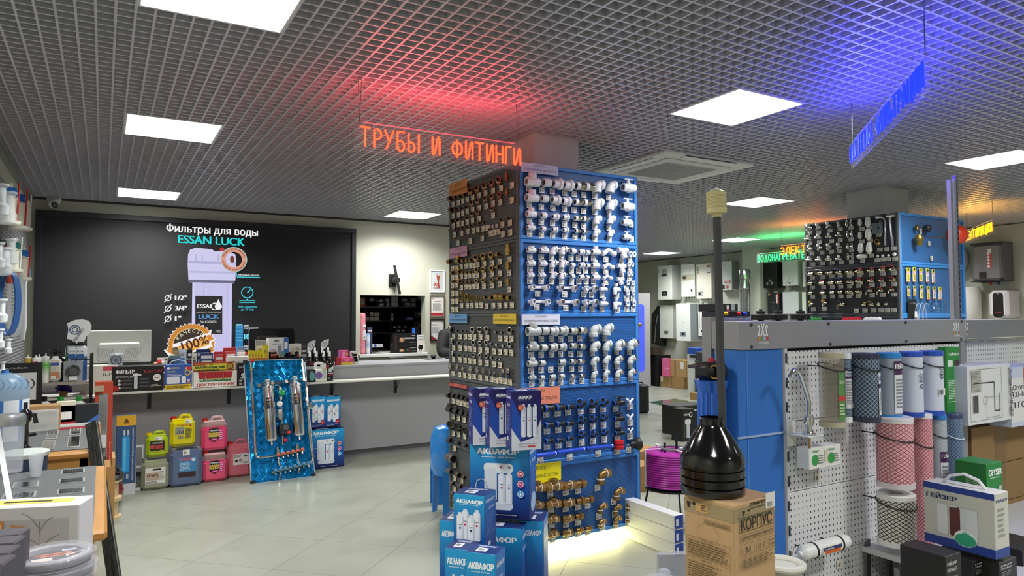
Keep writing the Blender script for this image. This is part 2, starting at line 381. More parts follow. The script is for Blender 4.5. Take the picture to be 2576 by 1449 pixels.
#  THE SETTING
b=MB();b.box(XL-.2,XR+.2,YN-.2,YF+.2,-.1,-.004,'#3c3e3c');floor=struct('floor',b)
T=.6;c45=math.sqrt(.5);V0=Vector((1.814,4.674));e1=Vector((c45,c45));e2=Vector((-c45,c45))
tl=MB();tl.M=Matrix.Rotation(pi/4,4,'Z');tl.box(-T/2+.0012,T/2-.0012,-T/2+.0012,T/2-.0012,-.006,0,'#95988c','tile');tme=tl.mesh('tile')
cells=[]
for i in range(-24,26):
 for j in range(-24,26):
  c=V0+e1*(T*(i+.5))+e2*(T*(j+.5))
  if XL-.4<c.x<XR+.4 and YN-.4<c.y<YF+.4:
   x,y,z=proj((c.x,c.y,0));vis=z>1 and-120<x<2700 and y<1640
   cells.append((0 if vis else 1,c.length,c))
cells.sort(key=lambda a:a[:2]);rest=MB()
for k,(_,_,c)in enumerate(cells):
 if k<295:link('tile',tme,floor,M=TR((c.x,c.y,0)))
 else:
  rest.M=Matrix.Translation((c.x,c.y,0))@Matrix.Rotation(pi/4,4,'Z');rest.box(-T/2+.0012,T/2-.0012,-T/2+.0012,T/2-.0012,-.006,0,'#95988c','tile')
part('distant_tiles',rest,floor,kind='stuff')
def wall(name,x0,x1,y0,y1,z0=0,z1=3.5,col='#c9c9bd',holes=None):
 b=MB();b.box(x0,x1,y0,y1,z0,z1,col,'paint');return struct(name,b)
WC='#c0c0b0'
wall('wall_left',XL-.15,XL,YN-.15,YF+.1,col=WC);wall('wall_right',XR,XR+.15,YN-.15,YF+.1,col='#bfc1b6')
wall('wall_back',XL,XR,YN-.15,YN,col=WC);wall('wall_far',XRET,XR,YF,YF+.15,col='#c4c8b8');wall('wall_return',XRET-.15,XRET,YB+.15,YF,col=WC)
# front wall behind the counter with the niche cut out of it
nx0,nx1=pY(906,750,YB).x,pY(1070,750,YB).x;nz0,nz1=pY(1068,886,YB).z,pY(1000,743,YB).z
b=MB()
for a in((XL,nx0,0,3.5),(nx1,XRET,0,3.5),(nx0,nx1,0,nz0),(nx0,nx1,nz1,3.5)):b.box(a[0],a[1],YB,YB+.15,a[2],a[3],WC,'paint')
wf=struct('wall_front',b)
b=MB();b.box(nx0-.01,nx1+.01,YB+.15,YB+1.5,nz0-.04,nz0,'#c8c8c0','paint');b.box(nx0-.6,nx1+1.2,YB+1.5,YB+1.55,0,3,'#16171a','matte')
b.box(nx0-.65,nx0-.6,YB+.15,YB+1.5,0,3,'#16171a');b.box(nx1+1.15,nx1+1.2,YB+.15,YB+1.5,0,3,'#16171a');b.box(nx0-.6,nx1+1.2,YB+.15,YB+1.5,2.4,2.45,'#16171a')
struct('trim_1',b)
b=MB();b.box(nx0-.015,nx1+.02,YB-.05,YB+.14,nz0-.045,nz0,'#e9ebe9','satin',.004);struct('trim_2',b)
b=MB();b.box(XR-.35,XR,pX(1912,700,XR-.35).y,pX(1868,700,XR-.35).y,0,3.4,'#c4c8bb','paint');struct('trim_3',b)
b=MB();b.box(XL,XL+.05,0,YB,CEIL-.03,CEIL+.05,'#8f8f90','slat');b.box(XL,XRET,YB-.03,YB,CEIL-.02,CEIL+.05,'#3a3a3b');struct('trim_4',b)
b=MB();b.box(XR-.03,XR,0,YF,CEIL-.015,CEIL+.05,'#4a4a4b');struct('trim_5',b)
# ceiling void and the open cell grid
b=MB();b.box(XL-.1,XR+.1,YN-.1,YF+.1,3.3,3.4,'#2a2c32');ceil=struct('ceiling',b)
g=.075;X0=.1;Y0=.0
def snap(v,o):return o+round((v-o)/g)*g
PAN=[(.1,2.7),(.1,5.1),(.1,8.1),(3.175,8.175),(3.175,2.775),(6.325,5.25),(9.325,8.25),(10.0,10.875),(6.325,2.7),(3.25,5.25),(.1,-.3),(3.175,-.3),(6.325,-.3),(9.325,2.7),(9.325,5.25),(9.325,-.3),(3.175,-2.7),(7.3,10.875)]
cuts=[(a,a+.6,c,c+.6)for a,c in PAN]
AC=[pZ(1676,376.6,CEIL),pZ(1885.9,410.3,CEIL),pZ(1690.4,456.7,CEIL)]
acx0,acx1=snap(AC[0].x-.02,X0),snap(AC[1].x+.03,X0);acy0,acy1=snap((AC[0].y+AC[1].y)/2,Y0),snap(AC[2].y,Y0)
cuts.append((acx0,acx1,acy0,acy1))
CP1=(2.675,3.075,4.23,4.63);CP2=(6.98,7.42,4.23,4.65)
for c in(CP1,CP2):cuts.append((c[0]-.01,c[1]+.01,c[2]-.01,c[3]+.01))
def spans(lo,hi,at,axis):
 blk=sorted((c[0],c[1])if axis==0 else(c[2],c[3])for c in cuts if(c[2]+.001<at<c[3]-.001 if axis==0 else c[0]+.001<at<c[1]-.001))
 out=[];p=lo
 for a,e in blk:
  if a>p:out.append((p,min(a,hi)))
  p=max(p,e)
 if p<hi:out.append((p,hi))
 return out
sh,sw=.042,.0055;restb=MB();nind=0;SC='#c8c7cf'
ys=[Y0+g*i for i in range(int((YN-Y0)/g)+1,int((YF-Y0)/g)+1)];xs=[X0+g*i for i in range(int((XL-X0)/g)+1,int((XR-X0)/g)+1)]
for y in ys:
 lo=XRET if y>YB else XL;mb=MB()if y>.6 else restb
 for a,e in spans(lo,XR,y,0):mb.box(a,e,y-sw,y+sw,CEIL,CEIL+sh,SC,'slat')
 if y>.6:part('slat',mb,ceil);nind+=1
for x in xs:
 hi=YB if x<XRET else YF;ind=nind<299;mb=MB()if ind else restb
 for a,e in spans(YN,hi,x,1):mb.box(x-sw,x+sw,a,e,CEIL-.0004,CEIL+sh,SC,'slat')
 if ind:part('slat',mb,ceil);nind+=1
part('distant_slats',restb,ceil,kind='stuff')
# columns
for k,c in enumerate((CP1,CP2)):
 b=MB();b.box(c[0],c[1],c[2],c[3],0,3.3,'#cfcfcc','paint');struct('wall_column' if k==0 else 'wall_pillar',b)
# ceiling lights
PLAB=['largest and nearest white ceiling light panel at the top left of the photo','slightly yellowish square ceiling light above the left of the screen','small white ceiling light nearest the security camera','ceiling light in front of the beige wall, left of the tall fittings tower','bright square ceiling light right of the red neon sign, with blue tinted rim','ceiling light just behind the cream cap of the tall black pole','small ceiling light between the tall pole and the green neon sign','farthest thin ceiling light above the wall of boilers','ceiling light at the right edge above the orange neon sign','ceiling light seen through the letters of the red neon sign']
for k,(x,y)in enumerate(PAN):
 lab=PLAB[k]if k<len(PLAB)else 'ceiling light outside the photo, '+('above the left wall near the camera','just behind and right of the camera','behind the camera towards the second tower','above the space right of the second tower','behind the valve tower','behind the camera near the right wall','farthest behind the camera','hidden behind the fittings tower')[k-10]
 t=thing('ceiling_light',lab,'ceiling light',(x+.3,y+.3,CEIL),group='square light panels in the ceiling grid' if k<10 else 'light panels outside the view')
 f=MB()
 for a in((-.297,.297,-.297,-.285),(-.297,.297,.285,.297),(-.297,-.285,-.285,.285),(.285,.297,-.285,.285)):f.box(*a,-.002,.03,'#d8d8da','satin')
 part('frame',f,t)
 d=MB();col={1:'#f0fbdc'}.get(k,'#f6fbfa');d.box(-.285,.285,-.285,.285,.010,.016,col,'lamp');part('diffuser',d,t);la=bpy.data.lights.new('panel_light','AREA');la.shape='SQUARE';la.size=.56;la.energy=PANEL_WATTS;la.spread=radians(142);la.color=(1,1,.96);lo=bpy.data.objects.new('panel_light',la);COL.objects.link(lo);lo.parent=t;lo.location=(0,0,.008)
# cassette air conditioner
w=acx1-acx0;dpt=acy1-acy0;t=thing('air_conditioner','white square cassette air conditioner in the ceiling grid','air conditioner',((acx0+acx1)/2,(acy0+acy1)/2,CEIL))
f=MB();f.box(-w/2,w/2,-dpt/2,dpt/2,-.022,.03,'#d4d5d3','satin',.012);f.box(-w*.36,w*.36,-dpt*.36,dpt*.36,-.034,-.02,'#cfd0cf','satin',.01);part('housing',f,t)
gr=MB()
for i in range(26):q=-w*.27+w*.54*i/25;gr.box(q-.004,q+.004,-dpt*.27,dpt*.27,-.040,-.033,'#aeb0b2','satin')
for i in range(5):q=-dpt*.27+dpt*.54*i/4;gr.box(-w*.27,w*.27,q-.003,q+.003,-.041,-.034,'#b4b6b8','satin')
part('intake_grille',gr,t)
for k in range(4):
 v=MB();v.M=Matrix.Rotation(k*pi/2,4,'Z');v.box(-w*.27,w*.27,-w*.455,-w*.375,-.03,-.018,'#dcdddc','satin',.01);v.box(-w*.28,w*.28,-w*.463,-w*.456,-.0235,-.018,'#3a3c40');part('air_flap',v,t)
# security camera
p=pZ(132,494,CEIL-.02);t=thing('security_camera','white turret security camera on the wall below the ceiling','camera',(p.x,YB-.06,p.z))
a=MB();a.box(-.07,.07,-.02,.06,-.035,.03,'#d9dcdb','satin',.015);a.ball((0,-.02,-.045),.056,'#e3e6e5','satin');part('housing',a,t)
a=MB();a.lat((.01,-.05,-.06),(.02,-.09,-.085),[(.034,0),(.034,.022),(.022,.03)],'#15161a','gloss');part('lens',a,t)
#  PERFORATED DISPLAY TOWERS AND THEIR FITTINGS
# fitting prototypes: local -y points away from the panel, z up, unit  outer diameter 1 of the main socket, y0 at the panel
def f_hook(b,L):b.cyl((0,0,0),(0,-L,0),.05,'#b9bcc0','metal',6)
def socket(b,p,q,r,col,fin,ring=.06,seg=14):
 L=(Vector(q)-Vector(p)).length
 b.lat(p,q,[(r*.86,0),(r,L*.12),(r,L*.97),(r*.96,L),(r*.7,L),(r*.68,L*.5,'#2c2a28'),(1e-4,L*.5,'#1c1a18')],col,fin,seg)  # bore wall and floor coloured dark, shade of a deep opening painted in
def hexn(b,p,q,r,col,fin):b.lat(p,q,[(r*.94,0),(r,.03),(r,(Vector(q)-Vector(p)).length-.03),(r*.94,(Vector(q)-Vector(p)).length)],col,fin,6)
def bend(p0,axis0,axis1,r,n=5):
 a0,a1=Vector(axis0).normalized(),Vector(axis1).normalized();c=Vector(p0)+a1*r;out=[]
 for i in range(n+1):
  t=(pi/2)*i/n;out.append(c-a1*(r*cos(t))+a0*(r*sin(t)))
 return out
def ft(kind,col='#e6e8ec',fin='plastic',col2='#b4b2aa',fin2='metal'):
 b=MB()
 if kind=='tee':
  f_hook(b,1.9);socket(b,(0,-.15,0),(0,-1.75,0),.5,col,fin);socket(b,(0,-.95,.2),(0,-.95,.95),.45,col,fin)
 elif kind=='teem':
  f_hook(b,1.9);socket(b,(0,-.15,0),(0,-1.6,0),.42,col,fin);socket(b,(0,-.9,.1),(0,-.9,.6),.5,col,fin);b.lat((0,-.9,.5),(0,-.9,.78),[(.4,0),(.4,.2),(.3,.28),(.3,.05),(1e-3,.05)],col2,fin2)
 elif kind=='sock':
  f_hook(b,1.2);socket(b,(0,-.12,0),(0,-1.05,0),.5,col,fin)
 elif kind=='ring':
  f_hook(b,1.3);socket(b,(0,-.5,0),(0,-1.15,0),.45,col,fin);b.lat((0,-.12,0),(0,-.55,0),[(.5,0),(.56,.06),(.56,.37),(.5,.43)],col,fin,18)
  for i in range(18):
   a=2*pi*i/18;b.M=Matrix.Rotation(a,4,'Y');b.box(.53,.58,-.5,-.18,-.03,.03,col,fin);b.M=I4
 elif kind=='union':
  f_hook(b,1.5);socket(b,(0,-.75,0),(0,-1.2,0),.42,col,fin);hexn(b,(0,-.35,0),(0,-.8,0),.5,col2,fin2);b.cyl((0,-.05,0),(0,-.4,0),.27,col2,fin2,12)
 elif kind in('elbow','elbowm'):
  f_hook(b,.5);pts=[Vector((0,-.15,.12))]+bend((0,-.5,.12),(0,-1,0),(0,0,-1),.38)+[Vector((0,-.88,-.45))]
  b.tube(pts,.43,col,fin,12);socket(b,(0,-.88,-.28),(0,-.88,-.68),.49,col,fin);b.lat((0,-.05,.12),(0,-.45,.12),[(.43,0),(.5,.05),(.5,.4)],col,fin)
  if kind=='elbowm':b.lat((0,-.1,.12),(0,.3,.12),[(.4,0),(.4,.4)],col2,fin2);b.lat((0,-.45,.12),(0,-.15,.12),[(.52,0),(.56,.05),(.56,.25),(.5,.3)],col,fin,18)
 elif kind=='e45':
  f_hook(b,.5);b.tube([(0,-.1,.25),(0,-.45,.25),(0,-.66,.12),(0,-.8,-.1),(0,-.85,-.4)],.43,col,fin,12);socket(b,(0,-.8,-.1),(0,-.86,-.55),.49,col,fin);b.lat((0,-.05,.25),(0,-.38,.25),[(.43,0),(.5,.05),(.5,.33)],col,fin)
 elif kind=='valve':
  f_hook(b,1.6);b.ball((0,-.85,0),.5,col,fin);socket(b,(0,-.9,0),(0,-1.55,0),.4,col,fin);socket(b,(0,-.8,0),(0,-.12,0),.4,col,fin);b.cyl((0,-.85,.35),(0,-.85,.78),.16,col,fin)
  b.box(-.12,.12,-1.35,-.25,.74,.86,col,fin,.03)
 elif kind=='elbo':
  pts=[Vector((0,-.78,.1))]+bend((0,-.7,.1),(0,1,0),(0,0,-1),.35)+[Vector((0,-.35,-.5))]
  b.tube(pts,.4,col,fin,12);socket(b,(0,-.6,.1),(0,-1.05,.1),.5,col,fin);b.lat((0,-.35,-.25),(0,-.35,-.75),[(.44,0),(.46,.1),(.4,.12),(.4,.5)],col,fin);b.lat((0,-.35,-.3),(0,-.35,-.4),[(.5,0),(.5,.1)],'#e4e4e2','matte')
 elif kind=='nip':
  f_hook(b,1.3);b.cyl((0,-.1,0),(0,-.5,0),.38,col,fin);hexn(b,(0,-.45,0),(0,-.75,0),.5,col,fin);socket(b,(0,-.7,0),(0,-1.15,0),.42,col,fin)
 elif kind=='vert':
  f_hook(b,.5)
  b.lat((0,-.5,-.85),(0,-.5,.85),[(.3,0),(.38,.04),(.38,.45),(.5,.5),(.5,.9),(.42,.95),(.42,1.2),(.36,1.25),(.36,1.7)],col,fin,12);hexn(b,(0,-.5,-.35),(0,-.5,.05),.52,col,fin)
 elif kind=='unionv':
  f_hook(b,.5);b.lat((0,-.5,-.75),(0,-.5,.75),[(.3,0),(.36,.3),(.36,1.2),(.3,1.5)],col,fin);hexn(b,(0,-.5,-.3),(0,-.5,.2),.55,col,fin);hexn(b,(0,-.5,.35),(0,-.5,.65),.42,col,fin)
 elif kind=='hexcap':
  f_hook(b,.5);hexn(b,(0,-.45,-.9),(0,-.45,.7),.42,col,fin);b.lat((0,-.45,.65),(0,-.45,.85),[(.38,0),(.25,.2)],col,fin)
 elif kind=='hex':
  f_hook(b,1.1);hexn(b,(0,-.2,0),(0,-.5,0),.5,col,fin);socket(b,(0,-.45,0),(0,-.95,0),.4,col,fin)
 elif kind=='ringnut':
  M=b.M;b.M=Matrix.Translation((0,-.25,0))@Matrix.Rotation(pi/2,4,'X');b.lathe([(.36,-.1),(.5,-.1),(.5,.1),(.36,.1),(.36,-.1)],col,fin,8,cap=False);b.M=M;f_hook(b,.5)
 elif kind=='barrel':
  f_hook(b,1.6);b.lat((0,-.1,0),(0,-1.6,0),[(.44,0),(.47,.1),(.47,.5)],col,fin,16);b.lat((0,-.6,0),(0,-1.0,0),[(.5,0),(.5,.4)],'#6d5f50','satin',16);socket(b,(0,-1.0,0),(0,-1.6,0),.48,col,fin)
 elif kind=='bypass':
  b.tube([(-.95,-.4,-.1),(-.6,-.4,-.1),(-.35,-.4,.15),(-.15,-.4,.3),(.15,-.4,.3),(.35,-.4,.15),(.6,-.4,-.1),(.95,-.4,-.1)],.26,col,fin,10)
  b.lat((-.6,-.4,-.1),(-1.05,-.4,-.1),[(.3,0),(.34,.05),(.34,.45),(.24,.45),(.22,.2),(1e-3,.2)],col,fin);b.lat((.6,-.4,-.1),(1.05,-.4,-.1),[(.3,0),(.34,.05),(.34,.45)],col,fin)
 elif kind=='wye':
  b.lat((-.75,-.4,.3),(.75,-.4,.3),[(.3,0),(.34,.1),(.34,.4),(.28,.45),(.28,1.1),(.34,1.15),(.34,1.45)],col,fin);b.lat((-.05,-.4,.25),(.2,-.5,-.75),[(.3,0),(.32,.4),(.42,.5),(.42,.9),(.3,1.0)],col,fin)
 elif kind=='clip':
  M=b.M
  for dx in(-.32,.32):
   b.M=Matrix.Translation((dx,-.28,0))@Matrix.Rotation(pi/2,4,'X')
   b.lathe([(.2,-.15),(.3,-.15),(.3,.15),(.2,.15),(.2,-.15)],col,fin,12,cap=False);b.M=M;b.box(dx-.2,dx+.2,-.4,-.02,-.42,-.22,col,fin);b.box(dx-.12,dx+.12,-.42,-.14,.26,.36,col,fin)
  b.box(-.5,.5,-.12,0,-.4,-.3,col,fin)
 elif kind=='clip1':
  b.M=Matrix.Translation((0,-.28,0))@Matrix.Rotation(pi/2,4,'X');b.lathe([(.28,-.2),(.42,-.2),(.42,.2),(.28,.2),(.28,-.2)],col,fin,12,cap=False);b.M=I4
  b.box(-.4,.4,-.48,-.02,-.55,-.35,col,fin);b.box(-.4,-.28,-.45,-.1,.2,.6,col,fin);b.box(.28,.4,-.45,-.1,.2,.6,col,fin)
 elif kind=='bar':
  b.box(-1.9,1.9,-.1,0,-.22,.22,col,fin,.03)
  for x in(-1.35,1.35):
   b.ball((x,-.42,0),.42,col,fin,12,6);socket(b,(x,-.4,0),(x+.0,-1.0,.0),.4,col,fin);socket(b,(x,-.4,-.1),(x,-.4,-.65),.36,col,fin);b.box(x-.55,x-.25,-.3,0,-.25,.25,col,fin)
   if col2:b.lat((x,-.95,0),(x,-1.08,0),[(.3,0),(.3,.13)],col2,fin2)
 elif kind=='wallel':
  b.box(-.5,.5,-.12,0,-.25,.25,col,fin,.03);b.ball((0,-.42,0),.45,col,fin,12,6);socket(b,(0,-.4,0),(0,-1.0,0),.42,col,fin);socket(b,(0,-.4,-.1),(0,-.4,-.7),.38,col,fin)
  if col2:b.lat((0,-.9,0),(0,-1.1,0),[(.32,0),(.32,.2)],col2,fin2)
 elif kind=='nvalve':
  f_hook(b,.5);b.lat((-.8,-.5,0),(.75,-.5,0),[(.3,0),(.38,.05),(.38,.5),(.3,.6),(.3,1.0),(.38,1.1),(.38,1.3),(.2,1.35),(.2,1.55)],col,fin);b.lat((0,-.5,.2),(0,-.5,1.0),[(.2,0),(.18,.3),(.3,.4),(.36,.8)],col,fin)
  b.cyl((.7,-.5,0),(.95,-.5,0),.2,'#b08a4a','metal')
 elif kind=='nvalvel':
  f_hook(b,.5);b.lat((.75,-.5,0),(-.3,-.5,0),[(.25,0),(.36,.2),(.36,.6),(.3,1.05)],col,fin);socket(b,(-.35,-.5,.1),(-.35,-.5,-.8),.36,col,fin);b.lat((-.1,-.5,.2),(-.1,-.5,1.0),[(.2,0),(.18,.3),(.3,.4),(.36,.8)],col,fin);b.ball((-.35,-.5,0),.36,col,fin,10,6)
 elif kind=='comp':
  f_hook(b,1.7);b.lat((0,-.1,0),(0,-1.6,0),[(.36,0),(.42,.1),(.42,.45),(.34,.5),(.34,.85),(.46,.9),(.46,1.3),(.4,1.32)],col,fin,14);socket(b,(0,-1.35,0),(0,-1.62,0),.5,col2,fin2)
 elif kind=='compel':
  b.tube([(.75,-.5,-.1),(.4,-.5,-.02),(.05,-.5,-.05),(.0,-.5,-.5)],.36,col,fin,12);socket(b,(-.05,-.5,.1),(-.35,-.8,.2),.5,col2,fin2);b.lat((.3,-.5,0),(-.1,-.6,.1),[(.4,0),(.46,.1),(.46,.4)],col,fin)
  b.lat((0,-.5,-.3),(0,-.5,-.75),[(.4,0),(.46,.1),(.44,.4)],col,fin);b.lat((0,-.5,-.72),(0,-.5,-.82),[(.42,0),(.42,.1)],col2,fin2)
 elif kind=='bvalve':
  b.lat((-1.0,-.5,0),(1.1,-.5,0),[(.5,0),(.5,.15,),(.42,.2),(.42,.7),(.34,.8),(.34,1.2),(.42,1.3),(.42,2.0)],col,fin);b.lat((-.98,-.5,0),(-1.12,-.5,0),[(.5,0),(.5,.14),(.38,.14),(.36,0)],col2,fin2)
  b.cyl((.1,-.5,.3),(.1,-.5,.8),.2,col,fin);b.box(-.75,1.2,-.62,-.38,.75,.95,col,fin,.05);b.box(-.1,.4,-.65,-.35,.9,1.1,col,fin,.05)
 elif kind=='ytee':
  for s_ in(-1,1):b.cyl((0,-.4,-.15),(.5*s_,-.4,.35),.16,col,fin,8);b.lat((.4*s_,-.4,.25),(.62*s_,-.4,.47),[(.2,0),(.2,.3)],col,fin,8)
  b.cyl((0,-.4,0),(0,-.4,-.45),.18,col,fin,8)
 elif kind=='brt':
  b.lat((-1.0,-.5,0),(1.0,-.5,0),[(.26,0),(.32,.05),(.32,.3),(.36,.6),(.36,1.4),(.32,1.7),(.32,1.95),(.26,2)],col,fin)
  for s_ in(-1,1):b.lat((.95*s_,-.5,0),(.4*s_,-.5,0),[(.34,0),(.46,.1),(.46,.5),(.38,.55)],col,fin,8);b.lat((.42*s_,-.5,0),(.36*s_,-.5,0),[(.47,0),(.47,.06)],'#d8d4c8','matte',14)
  b.lat((0,-.5,.2),(0,-.5,.72),[(.3,0),(.3,.35),(.42,.4),(.42,.52),(.3,.52),(.28,.2),(1e-3,.2)],col,fin)
 elif kind=='brs':
  b.lat((-.85,-.5,0),(.85,-.5,0),[(.28,0),(.34,.05),(.36,.8),(.34,1.65),(.28,1.7)],col,fin)
  for s_ in(-1,1):b.lat((.82*s_,-.5,0),(.25*s_,-.5,0),[(.36,0),(.48,.1),(.48,.5),(.4,.55)],col,fin,8)
  b.lat((.2,-.5,0),(.26,-.5,0),[(.49,0),(.49,.06)],'#d8d4c8','matte',14)
 elif kind=='bre':
  b.lat((-.6,-.5,0),(.7,-.5,0),[(.3,0),(.38,.1),(.34,.6),(.3,1.3)],col,fin);b.lat((.55,-.5,0),(0,-.5,0),[(.36,0),(.5,.1),(.5,.5),(.4,.55)],col,fin,8);b.cyl((-.6,-.5,0),(-.8,-.5,0),.1,'#222','matte',8)
 elif kind=='brl':
  b.tube([(.85,-.5,.3),(.3,-.5,.3)]+bend((.1,-.5,.3),(-1,0,0),(0,0,-1),.4)[1:]+[Vector((-.3,-.5,-.6))],.36,col,fin,12)
  b.lat((.95,-.5,.3),(.4,-.5,.3),[(.38,0),(.48,.08),(.48,.5),(.4,.55)],col,fin,8);b.lat((-.3,-.5,-.8),(-.3,-.5,-.3),[(.38,0),(.46,.06),(.46,.4),(.4,.5)],col,fin,8)
  b.lat((.4,-.5,.3),(.33,-.5,.3),[(.49,0),(.49,.07)],'#d8d4c8','matte');b.lat((-.3,-.5,-.3),(-.3,-.5,-.22),[(.47,0),(.47,.08)],'#d8d4c8','matte')
 elif kind in('bv','bvl','bvel','tap'):
  b.lat((-1.0,-.5,0),(.9,-.5,0),[(.24,0,col2),(.28,.3,col2),(.4,.45),(.42,.8),(.34,1.0),(.36,1.3),(.42,1.35),(.42,1.8),(.3,1.85,col2)],col,fin,12)
  b.cyl((.15,-.5,.3),(.15,-.5,.62),.12,col,fin,8)
  if kind=='bvel':b.lat((.8,-.5,.1),(.8,-.5,-.85),[(.4,0),(.4,.5),(.3,.6),(.44,.65),(.44,.95)],col,fin,12)
  if kind=='tap':b.tube([(-.9,-.5,0),(-1.3,-.5,-.15),(-1.45,-.5,-.6)],.22,col,fin,8);b.lat((-1.45,-.5,-.5),(-1.5,-.5,-1.2),[(.3,0),(.34,.2),(.22,.3),(.22,.7)],col,fin,8)
  if kind in('bv','bvel'):
   for s_ in(-1,1):b.box(.15+.08*s_-.12*(s_<0),.15+.5*s_ if s_>0 else .15,-.6,-.4,.55,.85,fin2,'plastic',.05)if s_>0 else b.box(-.35,.15,-.6,-.4,.55,.85,fin2,'plastic',.05)
  else:b.tube([(.15,-.5,.6),(-.3,-.5,.95),(-1.3,-.5,1.0)],.09,fin2,'plastic',6)
 elif kind=='rv':
  b.lat((-.1,-.5,0),(1.0,-.5,0),[(.34,0),(.3,.4),(.4,.5),(.4,.8),(.26,.85),(.26,1.1)],col,fin,10);b.lat((-.15,-.5,.15),(-.15,-.5,-.75),[(.34,0),(.28,.4),(.36,.5),(.36,.9)],col,fin,10)
  b.lat((-.15,-.5,.1),(-.15,-.5,1.0),[(.2,0),(.2,.25),(.4,.3),(.44,.6),(.36,.9)],col2,'plastic',12)
 elif kind=='rvs':
  b.lat((-1.0,-.5,0),(1.0,-.5,0),[(.3,0),(.36,.2),(.3,.6),(.3,1.2),(.4,1.3),(.4,1.7),(.26,2.0)],col,fin,10)
  b.lat((-.1,-.5,.1),(-.1,-.5,.95),[(.2,0),(.2,.25),(.38,.3),(.44,.6),(.34,.85)],col2,'plastic',12)
 elif kind=='hblock':
  for s_ in(-1,1):b.lat((.55*s_,-.5,-.8),(.55*s_,-.5,.7),[(.2,0),(.34,.2),(.34,.6),(.26,.7),(.26,1.2),(.32,1.25),(.32,1.5)],col,fin,10)
  b.box(-.4,.4,-.6,-.4,-.1,.2,col,fin)
 elif kind=='thermo':
  b.lat((0,-.5,-1.0),(0,-.5,1.0),[(.3,0),(.34,.3),(.5,.35),(.56,.8),(.42,1.8),(.3,2.0)],col,fin,16)
 elif kind=='thermoh':b.lat((-1.1,-.5,0),(1.1,-.5,0),[(.35,0),(.5,.3),(.5,1.9),(.4,2.2)],col,fin,14)
 elif kind=='plug':b.lat((0,-.1,0),(0,-.5,0),[(.5,0),(.4,.2),(.4,.3),(.2,.4)],col,fin,8)
 return b.mesh(kind)
_pc={}
def proto(kind,*a):
 k=(kind,)+a
 if k not in _pc:_pc[k]=ft(kind,*a)
 return _pc[k]
ORD=['first','second','third','fourth','fifth','sixth','seventh','eighth','ninth','tenth','eleventh','twelfth','thirteenth','fourteenth']
class Face:
 """one vertical panel face: axis 'Y' (seen square to y) or 'X' (seen square to x)"""
 def __init__(s,axis,at):s.axis=axis;s.at=at;s.rot=0 if axis=='Y' else-pi/2
 def hit(s,px,py,off=0.):return pY(px,py,s.at-off)if s.axis=='Y' else pX(px,py,s.at-off)
 def M(s,p):return Matrix.Translation(p)@Matrix.Rotation(s.rot,4,'Z')
 def uv(s,p):return(p.x if s.axis=='Y' else-p.y,p.z)
class Panel:
 def px(s,x,y):return s.T[0]+x/s.T[2],s.T[1]+y/s.T[2]
 def tags(s,L,w=.042,h=.04,col='#f0eee6',T=None):
  if T:s.T=T
  key=(w,h,col)
  c=Cv();c.rect(-w/2,-h/2,w/2,h/2,col);c.scrib(-w*.42,h*.12,w*.42,h*.42,2,'#8d8a86');c.bars(-w*.42,-h*.38,-w*.02,h*.05,'#55504c',6);c.scrib(.05*w,-h*.35,w*.42,0,2,'#a5a19b')
  b=MB();b.v,b.f,b.c,b.m,b.sm=c.v,c.f,c.c,c.m,c.sm;b.box(-w/2,w/2,-.0004,.001,-h/2,h/2,col,'print');me=b.mesh('price_tag')
  for x,y in L:
   p=s.face.hit(*s.px(x,y),.004);u,z=s.face.uv(p)
   link('price_tag',me,s.t,M=TR((u-s.u0,-.004,z-s.z0),0)@Matrix.Rotation(random.uniform(-.04,.04),4,'Y'))
 def sign(s,x0,y0,x1,y1,col,lines,tc='#333',T=None,out=.012):
  if T:s.T=T
  a=s.face.uv(s.face.hit(*s.px(x0,y0),out));b_=s.face.uv(s.face.hit(*s.px(x1,y1),out))
  w=b_[0]-a[0];h=a[1]-b_[1];c=Cv();c.box(0,w,-.0004,.0015,0,h,col,'print')
  n=len(lines);
  for i,t in enumerate(lines):c.text(t,w/2,h*(.78-.42*i)-h*.1,h*.2,tc,w=w*(.32 if i==0 else .88),bold=.01,al='c')
  part('sign_plate',c,s.t,'printed heading sign',M=TR((a[0]-s.u0,-out,b_[1]-s.z0)))
def rows(pan,T,desc,spec,group,style):
 """spec: list of (row name, [(kind, x, y, d, ...)]) in crop coordinates T"""
 for rn,items in spec:
  n=0
  for it in items:
   kind,x,y,d=it[:4];extra=it[4]if len(it)>4 else{}
   st=extra.get('st',style.get(kind,style['*']));nm,ds,cat=FN[kind]
   X,Y=T[0]+x/T[2],T[1]+y/T[2];out=OUT.get(kind,.5)
   p=pan.face.hit(X,Y,.0);dia=d/T[2]*(p-O).dot(CF)/FPX
   if kind in ROT:out=.5
   p=pan.face.hit(X,Y,dia*out)
   if pan.face.axis=='Y':p.y=pan.face.at-.001
   else:p.x=pan.face.at-.001
   n+=1;cl=extra.get('c',style['name'].get(kind,style['name']['*']))
   me=proto(kind,*st);M=pan.face.M(p)@Matrix.Scale(dia,4)
   rt=ROT.get(kind)
   if rt:M=M@Matrix.Translation((0,-.5,0))@Matrix.Rotation(rt*(-1 if pan.face.axis=='Y' else 1),4,'Z')@Matrix.Translation((0,OUT[kind],0))
   link(extra.get('n',nm),me,None,'%s %s, %s in %s of %s'%(cl,ds,ORD[n-1],rn,desc),cat,group,M=M)
ROT={k:pi/2 for k in('tee','teem','sock','ring','union','elbow','elbowm','e45','valve','nip','hex','barrel','comp')};ROT['elbo']=pi/4
OUT=dict(tee=.95,teem=.9,sock=.6,ring=.65,union=.8,elbow=.55,elbowm=.5,e45=.5,valve=.85,elbo=.8,nip=.7,vert=.5,unionv=.5,hexcap=.45,hex=.6,ringnut=.25,barrel=.9,clip=.28,clip1=.28,comp=.9,plug=.3)
